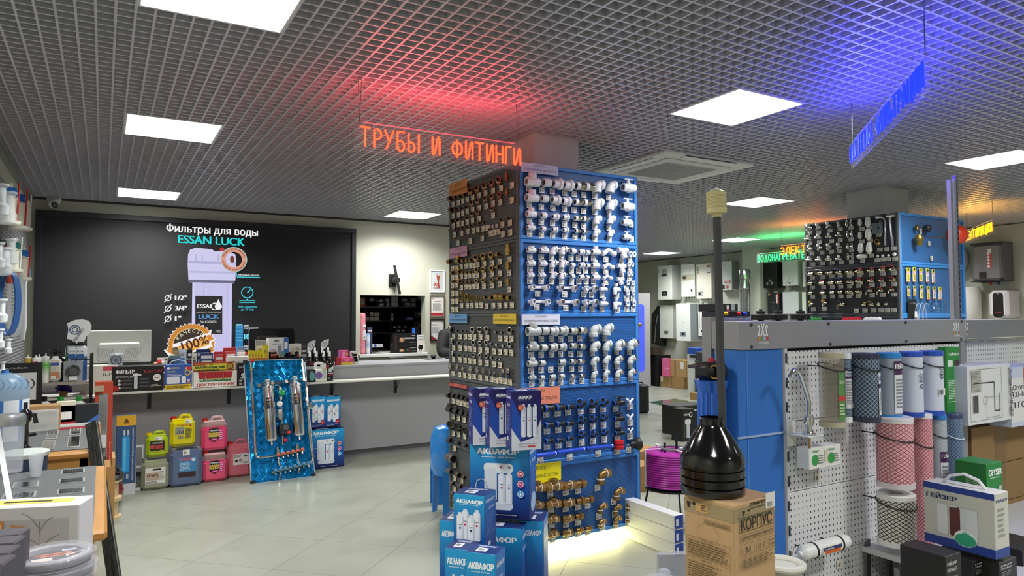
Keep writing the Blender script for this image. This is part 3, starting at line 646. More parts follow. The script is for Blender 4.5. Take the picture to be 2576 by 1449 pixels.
FN=dict(tee=('tee_fitting','tee fitting','fitting'),teem=('tee_fitting','threaded tee','fitting'),sock=('pipe_coupling','straight coupling','fitting'),ring=('ribbed_coupling','ribbed ring coupling','fitting'),union=('union_fitting','hex nut union','fitting'),elbow=('elbow_fitting','elbow fitting','fitting'),elbowm=('elbow_fitting','collared elbow','fitting'),e45=('angle_fitting','shallow angle fitting','fitting'),valve=('ball_valve','bar handled ball valve','valve'),elbo=('elbow_fitting','open ended elbow','fitting'),nip=('hex_nipple','hex nipple','fitting'),vert=('long_coupling','upright long coupling','fitting'),unionv=('union_fitting','upright hex union','fitting'),hexcap=('hex_extension','upright hexagonal extension','fitting'),hex=('hex_plug','hexagonal reducer','fitting'),ringnut=('ring_nut','flat ring nut','fitting'),barrel=('barrel_coupling','wide barrel coupling','fitting'),bypass=('bypass_bend','curved bypass bend','fitting'),wye=('strainer','slanted strainer','fitting'),clip=('pipe_clip','double pipe clip','clip'),clip1=('pipe_clip','single pipe clip','clip'),bar=('elbow_bar','strip with two elbows','fitting'),wallel=('wall_elbow','wall mounting elbow','fitting'),nvalve=('stop_valve','knobbed stop valve','valve'),nvalvel=('stop_valve','angled stop valve','valve'),comp=('compression_coupling','compression coupling','fitting'),compel=('compression_elbow','compression elbow','fitting'),bvalve=('compression_valve','lever valve','valve'),ytee=('forked_connector','forked connector','fitting'),brt=('compression_tee','compression tee','fitting'),brs=('compression_coupling','double compression coupling','fitting'),bre=('pipe_adapter','single ended adapter','fitting'),brl=('compression_elbow','compression elbow','fitting'),bv=('ball_valve','butterfly ball valve','valve'),bvl=('ball_valve','long lever ball valve','valve'),bvel=('angle_valve','angled ball valve','valve'),tap=('garden_tap','lever hose tap','tap'),rv=('radiator_valve','angled radiator valve','valve'),rvs=('radiator_valve','straight radiator valve','valve'),hblock=('valve_block','twin connection block','valve'),thermo=('radiator_thermostat','thermostat head','thermostat'),thermoh=('radiator_thermostat','sideways thermostat head','thermostat'),plug=('small_plug','small plug','fitting'))
#  first tower: right hand blue face and left hand grey face
TY,TXL=4.0,2.407
R=Face('Y',TY);Lf=Face('X',TXL)
zs=[pY(1308,409,TY).z,pY(1310,600,TY).z,pY(1310,788,TY).z,pY(1305,975,TY).z,pY(1354.5,1170,TY).z,pY(1372,1365,TY).z]
TXR=pY(1605,788,TY).x;TYB=pX(1130,788,TXL).y
def mkpanel(face,i,col,holes,label,inset,frame):
 P_=Panel.__new__(Panel);P_.face=face;P_.T=(0,0,1);P_.z1=zs[i]-.001;P_.z0=zs[i+1]+.001
 if face is R:P_.u0,P_.u1=TXL+.012,TXR;o=Vector((P_.u0,TY,P_.z0))
 else:P_.u0,P_.u1=-TYB,-TY-.012;o=Vector((TXL,TYB,P_.z0))
 P_.w=P_.u1-P_.u0;P_.h=P_.z1-P_.z0;w,h,e=P_.w,P_.h,inset
 f=MB()
 for q in((0,w,0,e),(0,w,h-e,h),(0,e,e,h-e),(w-e,w,e,h-e)):f.box(q[0],q[1],-.002,.03,q[2],q[3],frame,'satin',.003)
 P_.t=part('perforated_panel',f,TW1,label,M=face.M(o));sh=MB();sh.box(e-.002,w-e+.002,.010,.014,e-.002,h-e+.002,col,holes);part('perforated_sheet',sh,P_.t);return P_
TW1=thing('display_tower','tall square display tower of blue and grey perforated panels round the nearer column','display stand')
PN=['top','second','middle','fourth','lowest']
BL,BLF,GR,GRF='#2f6cb4','#3b82cf','#6a6f70','#5c6163'
RP=[mkpanel(R,i,BL,'perf','%s blue perforated panel on the right face of the tall fittings tower'%PN[i],.024,BLF)for i in range(5)]
LP=[mkpanel(Lf,i,GR,'perfgrey','%s dark grey perforated panel on the left face of the tall fittings tower'%PN[i],.02,GRF)for i in range(5)]
b=MB();[b.box(*q,zs[5],zs[0]-.004,'#46505c','satin')for q in((TXL+.03,TXR-.001,TY+.03,TY+.05),(TXL+.03,TXL+.05,TY+.05,TYB-.001),(TXL+.05,TXR-.001,TYB-.02,TYB-.001))];b.box(TXR-.004,TXR+.004,TY-.001,TYB,zs[5],zs[0],'#5f6468','satin');b.box(TXL,TXL+.012,TY,TY+.03,zs[5],zs[0],'#4a5560','satin')
part('carcass',b,TW1)
bp=MB();[bp.box(*q,0,zs[5],'#a9a9a4','paint')for q in((TXL+.12,TXR-.1,TY+.12,TY+.14),(TXL+.12,TXR-.1,TYB-.14,TYB-.12),(TXL+.12,TXL+.14,TY+.14,TYB-.14),(TXR-.12,TXR-.1,TY+.14,TYB-.14))];part('plinth',bp,TW1,'recessed pale plinth')
# hidden LED strip below the tower that throws the yellow light on the floor
b=MB();b.box(TXL+.05,TXR-.05,TY+.06,TY+.07,zs[5]-.012,zs[5]-.002,'#fff08a','neon');b.box(TXR-.06,TXR-.05,TY+.07,TYB-.1,zs[5]-.012,zs[5]-.002,'#fff08a','neon')
led=part('led_strip',b,TW1,'yellow light strip')
la=bpy.data.lights.new('led_glow','AREA');la.shape='RECTANGLE';la.size=.9;la.size_y=.04;la.energy=9;la.color=(1,.93,.38);lo=bpy.data.objects.new('led_glow',la);COL.objects.link(lo);lo.location=((TXL+TXR)/2,TY+.08,zs[5]-.014);lo.parent=led
T1=(1110,320,4.528);T2=(1110,600,3.813);T3=(1070,940,2.847);T7=(1110,760,6.586);T8=(1110,960,3.813)
WP=('#e9ebf2','plastic');GP=('#c3c9c6','plastic');stW={'*':WP,'name':{'*':'white plastic'}};stG={'*':GP,'name':{'*':'light grey plastic'}}
def rowk(kinds,xs,ys,ds):return[(k,x,y,d)for k,x,y,d in zip(kinds.split(),xs,ys,ds)if k!='-']
K9='tee sock ring ring union union elbow e45 valve'
rows(RP[0],T1,'top blue panel',[('top row',rowk(K9,(1040,1200,1320,1440,1570,1672,1800,1945,2130),(625,632,645,662,670,680,670,688,690),(108,103,112,112,112,112,112,108,118))),('second row',rowk(K9,(1035,1175,1300,1420,1550,1650,1790,1945,2120),(805,815,830,845,855,862,870,890,905),(95,88,98,98,98,96,105,100,110))),('third row',rowk(K9,(1025,1165,1295,1415,1545,1635,1780,1940,2110),(990,1005,1020,1028,1040,1045,1050,1060,1085),(76,74,74,70,76,76,80,78,88))),('bottom row',rowk(K9,(1020,1158,1290,1415,1545,1632,1770,1935,2110),(1145,1157,1168,1175,1182,1187,1200,1210,1250),(60,60,62,60,60,60,66,62,72)))],'white fittings on the top blue panel',stW)
for y0,y1,xs in((700,805,(1000,1145,1265,1405,1515,1625,1750,1905)),(890,985,(1005,1140,1270,1403,1513,1622,1750,1910)),(1070,1150,(1005,1140,1268,1405,1523,1622,1750,1910)),(1215,1282,(1007,1140,1268,1405,1523,1622,1750,1915))):
 RP[0].tags([(x,y0+(y1-y0)*(x-1005)/905)for x in xs],T=T1)
RP[0].tags([(2165,1110),(2170,1275)],T=T1)
RP[0].sign(912,395,1335,555,'#cfcfea',['ФИТИНГИ','ПОЛИПРОПИЛЕНОВЫЕ БЕЛЫЕ'],'#565a78',T1)
c_=WP+('#c9c9c6','metal')
def mk(k):return{'teem':WP+('#e4e6ea','plastic')}.get(k)
r2k='teem teem elbowm elbowm sock ring sock tee bypass wye';ST2=dict(stW)
def R2(ys,xs,ds,clip):return rowk(r2k,xs,ys,ds)+[clip]
rows(RP[1],T2,'second blue panel',[('top row',R2((112,116,112,112,122,130,135,130,135,135),(862,985,1085,1175,1262,1342,1402,1480,1610,1745),(62,62,62,62,56,54,46,56,76,78),('clip',1832,148,70))),('second row',R2((240,243,240,242,256,256,260,258,268,285),(862,975,1080,1172,1258,1345,1405,1478,1605,1732),(56,56,56,56,48,52,40,52,62,66),('clip',1815,245,62))),('third row',R2((353,353,350,355,365,370,372,372,376,405),(858,966,1080,1165,1260,1342,1400,1482,1597,1720),(46,46,50,50,42,46,38,50,52,54),('clip',1812,335,56))),('fourth row',[('bar',940,466,58,{'st':WP+(None,),'c':'white plastic'}),('bar',1210,472,58),('wallel',1388,478,56,{'st':WP+(None,)}),('wallel',1468,476,56),('nvalve',1558,487,56),('nvalvel',1680,490,58),('clip1',1790,420,44),('clip1',1838,426,42),('clip1',1787,520,46),('clip1',1842,522,42)]),('bottom row',[('bar',945,605,62,{'st':WP+(None,),'c':'white plastic'}),('bar',1220,607,62),('wallel',1390,610,60,{'st':WP+(None,)}),('wallel',1470,610,60),('nvalve',1560,625,60),('nvalvel',1683,628,62),('clip1',1787,618,54),('clip1',1848,622,46)])],'white fittings on the second blue panel',{'*':c_,'bar':WP+('#c9c9c6','metal'),'name':{'*':'white plastic'}})
RP[1].tags([(850,180),(958,180),(1058,185),(1155,185),(1245,190),(1315,190),(1385,192),(1460,192),(1580,200),(1730,220),(1810,205),(850,300),(958,302),(1058,302),(1155,303),(1248,308),(1318,308),(1385,308),(1462,310),(1580,318),(1730,350),(1808,300),(850,405),(958,407),(1060,410),(1155,412),(1250,415),(1320,412),(1390,412),(1460,412),(1580,420),(1805,385),(925,530),(1185,535),(1368,535),(1442,538),(1542,540),(1685,545),(1775,480),(1838,480),(1780,575),(1840,575),(918,660),(1195,665),(1365,678),(1445,680),(1542,680),(1690,685),(1780,680),(1842,680)],T=T2)
rows(RP[2],T2,'middle blue panel',[('top row',rowk('tee sock ring ring union union elbow e45',(885,990,1072,1165,1262,1350,1482,1602),(890,885,890,885,888,883,878,878),(88,80,84,82,80,80,92,88))),('second row',rowk('teem sock ring ring union union elbow e45 elbowm elbowm',(882,980,1070,1158,1262,1345,1478,1597,1715,1835),(1045,1048,1045,1040,1030,1036,1030,1030,1018,1013),(74,68,72,68,66,66,76,74,76,76))),('third row',rowk('tee sock ring union union elbow e45 elbowm elbowm',(873,968,1155,1258,1337,1475,1590,1702,1828),(1200,1196,1187,1180,1180,1168,1163,1160,1155),(60,58,60,60,60,62,60,60,60))),('bottom row',rowk('teem sock ring sock union union elbow e45 elbowm elbowm',(875,967,1065,1155,1262,1345,1472,1587,1705,1828),(1336,1335,1330,1322,1322,1315,1300,1295,1288,1283),(46,48,52,52,48,48,50,50,54,54)))],'grey fittings on the middle blue panel',{'*':GP,'union':GP+('#b9b6ac','metal'),'teem':GP+('#bfc5c2','plastic'),'elbowm':GP+('#b9b6ac','metal'),'name':{'*':'light grey plastic'}})
RP[2].tags([(865,965),(960,965),(1055,965),(1145,965),(1240,960),(1328,957),(1447,958),(1570,957),(862,1118),(958,1115),(1055,1113),(1143,1110),(1243,1108),(1328,1105),(1450,1100),(1573,1098),(1683,1092),(1805,1088),(862,1265),(957,1262),(1050,1258),(1147,1254),(1250,1250),(1337,1248),(1467,1238),(1576,1233),(1688,1226),(1813,1222),(868,1392),(962,1390),(1060,1385),(1145,1382),(1255,1370),(1350,1367),(1460,1358),(1577,1350),(1690,1346),(1815,1340)],T=T2)
RP[2].sign(772,727,1137,825,'#dfe1f0',['ФИТИНГИ','ПОЛИПРОПИЛЕНОВЫЕ СЕРЫЕ'],'#3a3a40',T2)
BK=('#17181b','satin','#1b5fc4','plastic');stB={'*':BK,'ytee':('#f2f2f2','plastic'),'name':{'*':'black blue-ringed','ytee':'white'}}
KB='comp comp comp comp compel compel compel bvalve ytee'
rows(RP[3],T3,'fourth blue panel',[('top row',rowk(KB,(800,885,965,1035,1110,1195,1275,1385,1468),(255,248,243,238,208,205,198,210,200),(56,54,50,44,52,50,48,46,44))),('second row',rowk(KB,(800,885,962,1032,1120,1198,1275,1385,1470),(378,368,360,357,325,318,308,322,313),(50,48,44,40,46,44,42,42,42))),('third row',rowk(KB,(800,885,960,1035,1118,1202,1280,1390,1472),(490,483,477,466,430,425,415,425,409),(44,44,38,34,42,40,38,38,36)))],'black and blue fittings on the fourth blue panel',stB)
RP[3].tags([(865,290),(948,282),(1022,275),(1112,268),(1195,260),(1273,253),(1365,250),(1465,235),(870,410),(952,400),(1027,392),(1117,382),(1197,375),(1275,368),(1378,362),(1466,350),(870,520),(953,510),(1027,502),(1120,492),(1202,480),(1283,470),(1378,472),(1465,447),(825,625),(1033,600),(1237,573),(1373,555),(1455,545)],T=T3,w=.048,h=.045)
RP[3].sign(640,110,963,210,'#e98d72',['ФИТИНГИ','КОМПРЕССИОННЫЕ ПЛАСТИК'],'#4a2a20',T3)
for k,(xa,ya,xb,yb,d)in enumerate(((790,588,938,570,32),(948,565,1143,537,28),(1153,536,1345,515,24))):
 p=R.hit(T3[0]+xa/T3[2],T3[1]+ya/T3[2],.04);q=R.hit(T3[0]+xb/T3[2],T3[1]+yb/T3[2],.04);r_=d/T3[2]*4.6/FPX/2;L_=(q-p).length
 b=MB();b.lat((0,0,0),q-p,[(r_,0),(r_,L_),(r_*.85,L_),(r_*.85,L_*.9),(1e-3,L_*.9)],'#1d48c8','plastic');b.lat((q-p)*.93,(q-p)*.96,[(r_*1.04,0),(r_*1.04,L_*.03)],'#dfe6f5','plastic')
 b.cyl((q-p)*.5+Vector((0,r_,0)),(q-p)*.5+Vector((0,.04,0)),.004,'#b9bcc0','metal',6)
 solo('blue_pipe',b,'blue plastic pipe on the fourth blue panel, %s'%['thickest at left','middle one','thinnest at right'][k],'pipe',p,group='blue pipe samples')
p=R.hit(T3[0]+1387/T3[2],T3[1]+508/T3[2],.03);b=MB();b.lathe([(.012,-.035),(.034,-.03),(.036,-.01),(.03,-.006),(.03,.006),(.036,.01),(.034,.03),(.012,.035)],'#c8202c','plastic',16);b.cyl((0,.03,0),(0,0,0),.004,'#999','metal',6);solo('pipe_deburrer',b,'round red plastic deburring tool beside the thin blue pipe','tool',p)
p=R.hit(T3[0]+1490/T3[2],T3[1]+505/T3[2],.05);b=MB();b.lat((-.03,0,0),(.05,0,0),[(.012,0),(.022,.02),(.024,.04),(.045,.06),(.048,.08)],'#1b1c1e','satin',12)
for i in range(6):b.lat((-.02+i*.011,0,0),(-.016+i*.011,0,0),[(.018+i*.0055,0),(.018+i*.0055,.004)],'#333','satin',12)
b.cyl((-.03,0,0),(-.07,0,0),.005,'#ddd','metal');solo('cone_scraper',b,'black ribbed cone tool sticking out at the right edge of the fourth blue panel','tool',p)
BR=('#9c7a4a','brass');stBr={'*':BR,'name':{'*':'brass'}}
rows(RP[4],T3,'lowest blue panel',[('top row',[('brt',800,820,68)]+rowk('brt brs bre brl',(918,1025,1110,1272),(808,800,787,735),(76,70,66,66))),('second row',[('brt',795,945,60)]+rowk('brt brs bre bre brl',(915,1022,1110,1172,1380),(935,925,912,900,858),(66,62,60,52,54))),('third row',rowk('brt brs bre brl brl brl',(912,1020,1100,1265,1372,1465),(1045,1037,1021,962,970,945),(56,56,52,46,42,44))),('bottom row',rowk('brt brs bre bre brl brl brl',(915,1018,1103,1168,1262,1370,1462),(1150,1138,1120,1108,1070,1048,1030),(50,52,46,42,40,40,38)))],'brass fittings on the lowest blue panel',stBr)
RP[4].tags([(895,870),(1005,848),(1093,835),(1233,815),(900,990),(1005,965),(1092,952),(1163,940),(1350,915),(905,1100),(1008,1078),(1092,1062),(1245,1020),(1357,1005),(1452,988),(910,1185),(1012,1160),(1092,1145),(1163,1132),(1270,1100),(1362,1088),(1450,1065)],T=T3,w=.048,h=.045)
RP[4].sign(640,668,972,760,'#f2e21c',['ФИТИНГИ','КОМПРЕССИОННЫЕ ЛАТУНЬ'],'#3a3512',T3)
# grey face
CB=('#94704c','brass');GB=('#c2a25c','brass');NI=('#c9c8c0','metal');CH=('#e2e4e8','metal');IR=('#3e3c39','satin')
def rr(kinds,xy,ds):return[(k,x,y,ds if isinstance(ds,(int,float))else ds[i])for i,(k,(x,y))in enumerate(zip(kinds.split(),xy))]
rows(LP[0],T1,'top dark grey panel',[('top row',rr('sock nip nip nip elbo elbo elbo elbo elbo vert',((100,815),(155,800),(207,788),(262,772),(330,725),(405,700),(490,668),(575,637),(655,603),(742,568)),(62,48,46,44,66,64,64,64,66,56))),('second row',rr('sock nip nip nip elbo elbo elbo elbo elbo vert',((110,945),(165,938),(220,925),(272,912),(345,862),(410,838),(498,815),(578,792),(660,772),(746,742)),(56,40,38,38,54,54,54,54,54,46))),('third row',rr('sock nip nip nip elbo elbo elbo',((120,1070),(175,1062),(230,1047),(285,1035),(350,988),(412,968),(580,930)),(44,34,34,34,46,46,46))),('fourth row',rr('nip nip nip nip nip nip nip hex hex',((190,1160),(235,1147),(280,1135),(330,1122),(380,1110),(430,1097),(485,1085),(672,1055),(762,1038)),(32,32,32,32,32,32,34,40,38))),('bottom row',rr('clip1 clip1 clip1 hex hex',((550,1130),(588,1130),(630,1125),(682,1168),(766,1145)),(34,34,34,34,32)))],'bronze fittings on the top grey panel',{'*':CB,'clip1':('#eee','plastic'),'name':{'*':'dark bronze','clip1':'small white'}})
for k,(xa,ya,xb,yb,d)in enumerate(((90,1178,165,1162,30),(95,1285,232,1258,26),(236,1255,368,1232,24),(374,1230,495,1205,22))):
 p=Lf.hit(T1[0]+xa/T1[2],T1[1]+ya/T1[2],.03);q=Lf.hit(T1[0]+xb/T1[2],T1[1]+yb/T1[2],.03);L_=(q-p).length;r_=d/T1[2]*4.9/FPX/2
 b=MB();b.lat((0,0,0),q-p,[(r_,0),(r_,L_),(r_*.8,L_),(r_*.8,L_*.9),(1e-3,L_*.9)],'#7a6248' if k else '#6a5b4c','brass',12)
 for i in range(6):b.lat((q-p)*(.05+.13*i),(q-p)*(.08+.13*i),[(r_*1.06,0),(r_*1.06,L_*.03)],'#5b4632','brass',12)
 solo('threaded_pipe',b,'bronze threaded pipe piece on the top grey panel, %s'%['alone above the lowest line','leftmost of the lowest line','middle of the lowest line','rightmost of the lowest line'][k],'pipe',p,group='threaded pipe pieces')
TG='#efe6cd'
LP[0].tags([(135,880),(195,860),(245,840),(295,825),(357,800),(430,775),(505,750),(590,725),(680,695),(805,660),(135,1010),(195,1000),(245,980),(295,960),(357,940),(432,920),(510,900),(590,870),(672,855),(803,832),(138,1125),(192,1105),(242,1095),(295,1080),(355,1062),(430,1042),(590,1005),(152,1225),(232,1210),(300,1190),(365,1180),(417,1165),(470,1158),(512,1150),(697,1110),(782,1090),(190,1320),(330,1295),(467,1265),(555,1210),(600,1200),(650,1190),(700,1218),(785,1200)],w=.052,h=.04,col=TG,T=T1)
def lsign(P_,T,x0,yt,x1,yb,col,lines,tc):P_.sign(x0,yt,x1,yb,col,lines,tc,T)
lsign(LP[0],T1,90,655,293,740,'#d3924c',['ФИТИНГИ','ЛАТУННЫЕ БРОНЗОВЫЕ'],'#4a3520')
rows(LP[1],T2,'second dark grey panel',[('top row',rr('nip tee nip nip nip elbo elbo elbo nip vert',((80,225),(160,215),(210,212),(250,210),(283,207),(332,185),(402,170),(477,160),(540,152),(640,110)),(54,50,42,40,38,52,50,52,52,62))),('second row',rr('nip tee nip nip nip elbo elbo elbo nip vert',((105,328),(165,320),(210,325),(245,325),(280,323),(337,303),(402,297),(482,288),(542,272),(640,262)),(40,40,34,34,34,42,42,44,44,48))),('third row',rr('nip tee nip nip nip elbo elbo elbo nip vert',((110,412),(170,415),(210,420),(245,418),(282,415),(337,408),(403,403),(485,398),(545,382),(640,412)),(34,36,30,30,30,38,38,38,36,42))),('left column',rr('nip nip nip',((120,487),(120,565),(120,640)),(28,26,26))),('bottom row',rr('ringnut ringnut ringnut ringnut ringnut hex hex ring ring hex',((192,560),(247,563),(292,573),(335,575),(373,575),(420,565),(480,567),(545,562),(590,562),(650,570)),(100,84,60,56,50,44,48,60,60,56)))],'brass fittings on the second grey panel',{'*':GB,'name':{'*':'yellow brass'}})
LP[1].tags([(110,285),(150,285),(192,270),(237,265),(278,262),(314,258),(351,250),(413,245),(488,235),(563,222),(655,200),(110,375),(147,372),(193,365),(234,362),(271,358),(310,357),(347,352),(411,348),(486,340),(562,335),(652,330),(110,450),(147,447),(193,470),(236,465),(272,465),(309,462),(347,457),(410,457),(487,450),(563,433),(650,487),(110,527),(150,525),(110,603),(150,602),(110,680),(150,680),(195,645),(250,645),(294,643),(338,642),(380,640),(434,648),(500,645),(558,645),(618,642),(677,642)],w=.052,h=.038,col=TG,T=T2)
lsign(LP[1],T2,80,98,247,168,'#c795b4',['ФИТИНГИ','ЛАТУННЫЕ БЕЗ ПОКРЫТИЯ'],'#5a3a4c')
rows(LP[2],T7,'middle dark grey panel',[('top row',rr('tee nip nip nip elbo elbo elbo nip nip elbo',((150,465),(265,475),(345,480),(408,482),(522,458),(638,458),(750,456),(905,500),(1012,510),(1135,472)),(78,58,50,46,84,84,86,58,46,92))),('second row',[i+(({'st':CH,'c':'shiny chrome'},)if n>6 else())for n,i in enumerate(rr('tee nip nip nip elbo elbo elbo nip nip nip elbo',((180,660),(280,678),(360,690),(428,692),(535,672),(640,682),(745,672),(830,695),(928,710),(1032,730),(1132,700)),(66,54,44,42,76,66,70,66,60,54,76)))]),('third row',[i+(({'st':CH,'c':'shiny chrome'},)if n>6 else())for n,i in enumerate(rr('tee nip nip nip elbo elbo elbo nip nip nip',((190,870),(290,880),(375,890),(440,890),(535,878),(638,885),(748,890),(838,918),(920,945),(975,955)),(52,44,40,38,62,60,64,56,44,38)))]),('bottom row',rr('unionv unionv unionv unionv unionv unionv hexcap hexcap hexcap hexcap',((150,1065),(265,1080),(355,1105),(485,1112),(600,1125),(700,1145),(805,1175),(880,1195),(1020,1175),(1105,1168)),(70,66,52,80,76,68,66,60,84,100)))],'nickel fittings on the middle grey panel',{'*':NI,'name':{'*':'nickel plated'}})
LP[2].tags([(207,565),(312,570),(400,572),(473,575),(550,575),(650,580),(765,590),(978,600),(1070,603),(1163,603),(207,755),(314,765),(402,770),(472,775),(550,782),(646,790),(760,802),(878,815),(970,825),(1067,832),(1160,840),(205,950),(310,958),(395,965),(468,972),(548,982),(645,998),(757,1010),(872,1028),(973,1040),(195,1185),(303,1200),(387,1215),(467,1225),(545,1235),(645,1250),(750,1265),(835,1278),(907,1300),(980,1300),(1052,1310),(1137,1330)],w=.054,h=.04,col=TG,T=T7)
lsign(LP[2],T7,130,198,427,348,'#6f9fd0',['ФИТИНГИ','ЛАТУННЫЕ НИКЕЛИРОВАННЫЕ'],'#2a3c58');lsign(LP[2],T7,860,196,1240,365,'#e2c748',['ФИТИНГИ','ЛАТУННЫЕ ХРОМИРОВАННЫЕ'],'#4a421c')
rows(LP[3],T8,'fourth dark grey panel',[('top row',rr('sock sock sock sock sock',((72,130),(118,137),(163,142),(208,153),(250,168)),(50,46,46,44,42))),('second row',rr('tee tee tee tee',((82,265),(140,283),(198,300),(245,318)),(60,52,44,40))),('third row',rr('elbo elbo elbo elbo',((88,412),(152,430),(224,463),(262,485)),(70,64,46,40))),('bottom row',rr('hex hex hex',((85,562),(168,590),(238,612)),(64,52,44)))],'black iron fittings on the fourth grey panel',{'*':IR,'name':{'*':'black iron'}})
LP[3].tags([(113,185),(152,195),(182,205),(220,212),(258,222),(113,335),(167,352),(218,365),(115,495),(168,505),(225,525),(125,640)],w=.052,h=.04,col=TG,T=T8)
lsign(LP[3],T8,73,5,245,72,'#b8493c',['ФИТИНГИ','ЧУГУННЫЕ ЧЕРНЫЕ'],'#f0d8d0')
rows(LP[4],T8,'lowest dark grey panel',[('top row',rr('barrel',((95,732),),(84,))),('second row',rr('barrel sock hex',((82,858),(165,895),(222,918)),(54,58,50))),('third row',rr('barrel sock hex',((105,972),(185,1005),(228,1025)),(40,44,36))),('fourth row',rr('barrel sock',((112,1068),(182,1097)),(34,34))),('bottom row',rr('barrel sock',((120,1150),(182,1175)),(28,28)))],'iron fittings on the lowest grey panel',{'*':('#57514a','satin'),'barrel':('#8d8a84','brushed'),'name':{'*':'dark iron'}})
LP[4].tags([(125,800),(125,925),(195,950),(125,1030),(195,1050),(125,1112),(127,1200)],w=.052,h=.04,col=TG,T=T8)
#  second tower behind the shop fitting on the right
TX2=6.75;c2=pX(2265,700,TX2);T2Y=c2.y;L2=Face('X',TX2);R2f=Face('Y',T2Y);TY2B=pX(2026,700,TX2).y;TX2R=7.95
z2=[pX(2262,533,TX2).z,pX(2262,663,TX2).z,pX(2262,794,TX2).z];z2+=[z2[2]-(z2[1]-z2[2]),.1]
def mk2(face,i,col,holes,label,frame):
 P_=Panel.__new__(Panel);P_.face=face;P_.T=(0,0,1);P_.z1=z2[i]-.001;P_.z0=z2[i+1]+.001;e=.025
 if face is R2f:P_.u0,P_.u1=TX2+.012,TX2R;o=Vector((P_.u0,T2Y,P_.z0))
 else:P_.u0,P_.u1=-TY2B,-T2Y-.012;o=Vector((TX2,TY2B,P_.z0))
 w=P_.w=P_.u1-P_.u0;h=P_.h=P_.z1-P_.z0;f=MB()
 for q in((0,w,0,e),(0,w,h-e,h),(0,e,e,h-e),(w-e,w,e,h-e)):f.box(q[0],q[1],-.002,.03,q[2],q[3],frame,'satin',.003)
 P_.t=part('perforated_panel',f,TW2,label,M=face.M(o));sh=MB();sh.box(e-.002,w-e+.002,.010,.014,e-.002,h-e+.002,col,holes);part('perforated_sheet',sh,P_.t);return P_
TW2=thing('display_tower','dark grey and blue valve display tower round the farther column, right of the neon signs','display stand')
GD='#3c3f45'
Q=[mk2(L2,i,GD,'perfgrey','%s dark perforated panel of the valve tower right of the neon signs'%['top','second','third'][i],'#454950')for i in range(3)]
QB=[mk2(R2f,i,'#3f7cc0','perf','%s blue perforated panel of the valve tower, right of its dark face'%['top','second','third'][i],'#3f8ad6')for i in range(3)]
b=MB();[b.box(*q,.0,z2[0]-.004,'#54585e','satin')for q in((TX2+.03,TX2R,T2Y+.03,T2Y+.05),(TX2+.03,TX2+.05,T2Y+.05,TY2B),(TX2+.05,TX2R,TY2B-.02,TY2B),(TX2R-.02,TX2R,T2Y+.05,TY2B-.02))];b.box(TX2,TX2+.012,T2Y,T2Y+.03,.1,z2[0],'#8b8f94','satin');part('carcass',b,TW2)
TA=(2010,520,9.056);TB=(2010,660,9.54)
cr='#eceae2'
VS={'*':('#cfcabb','satin','#f1f1ee'),'name':{'*':'nickel'}}
rows(Q[0],TA,'valve tower top panel',[('top row',rr('rv rv rv rv hblock thermo thermo',((215,490),(425,470),(655,430),(900,420),(1140,370),(1390,360),(1570,350)),(105,95,85,70,100,84,120))),('second row',rr('rvs rvs rvs rvs hblock thermo thermo',((215,735),(445,700),(680,680),(910,655),(1158,620),(1390,655),(1580,625)),(90,90,80,72,96,80,124))),('third row',rr('rv rv rv rv hblock thermo thermo',((235,965),(450,940),(670,925),(900,915),(1160,900),(1410,945),(1602,945)),(90,90,90,90,90,116,130))),('fourth row',rr('rvs rvs rvs rvs hblock thermoh plug plug plug plug',((235,1215),(460,1215),(680,1200),(910,1190),(1170,1130),(1435,1130),(1785,1128),(1903,1120),(2035,1112),(2165,1085)),(90,88,86,84,100,100,70,70,60,90)))],'radiator valves on the top panel of the valve tower',{'*':('#d3cfc2','metal','#f1f1ee'),'thermo':('#e9e9e2','plastic'),'thermoh':('#e9e9e2','plastic'),'plug':('#e9e9e2','plastic'),'hblock':('#c4bfb0','metal'),'name':{'*':'nickel and white','thermo':'white','thermoh':'white','plug':'white'}})
Q[0].tags([(248,595),(450,580),(710,548),(940,508),(1185,483),(1435,503),(1608,482),(250,825),(463,805),(745,783),(940,762),(1185,742),(1435,792),(1625,775),(1825,640),(297,1063),(528,1043),(745,1028),(915,1015),(1195,993),(1842,978),(1995,965),(2155,952),(318,1310),(540,1293),(760,1278),(965,1265),(1200,1255),(1452,1232),(1652,1115),(1778,1215),(1910,1205),(2038,1195),(2190,1182)],w=.055,h=.038,col='#dcdad2',T=TA)
# riser pipes and the grey bracket plate
for k,(pts,lab)in enumerate(((((1760,240),(1850,232),(1930,260),(1965,320),(1970,600),(1970,885)),'bent chrome riser pipe with a hooked top on the valve tower'),(((2010,215),(2180,190)),None),(((2090,205),(2070,280),(2090,500),(2128,890)),'straight chrome riser pipe with a crossbar at the top right of the valve tower'))):
 if lab is None:cross=[L2.hit(TA[0]+x/TA[2],TA[1]+y/TA[2],.04)for x,y in pts];continue
 P3=[L2.hit(TA[0]+x/TA[2],TA[1]+y/TA[2],.04)for x,y in pts];b=MB();b.tube([p-P3[-1]for p in P3],.011,'#d8dadd','metal');b.cyl(P3[-1]*0,Vector((0,0,.09)),.014,'#d8dadd','metal')
 if k==2:b.tube([p-P3[-1]for p in cross],.02,'#c9cacc','metal')
 else:b.cyl(P3[0]-P3[-1],P3[1]-P3[-1],.018,'#c0392b' if 0 else '#c9cacc','metal')
 solo('riser_pipe',b,lab,'pipe',P3[-1],group='chrome riser pipes')
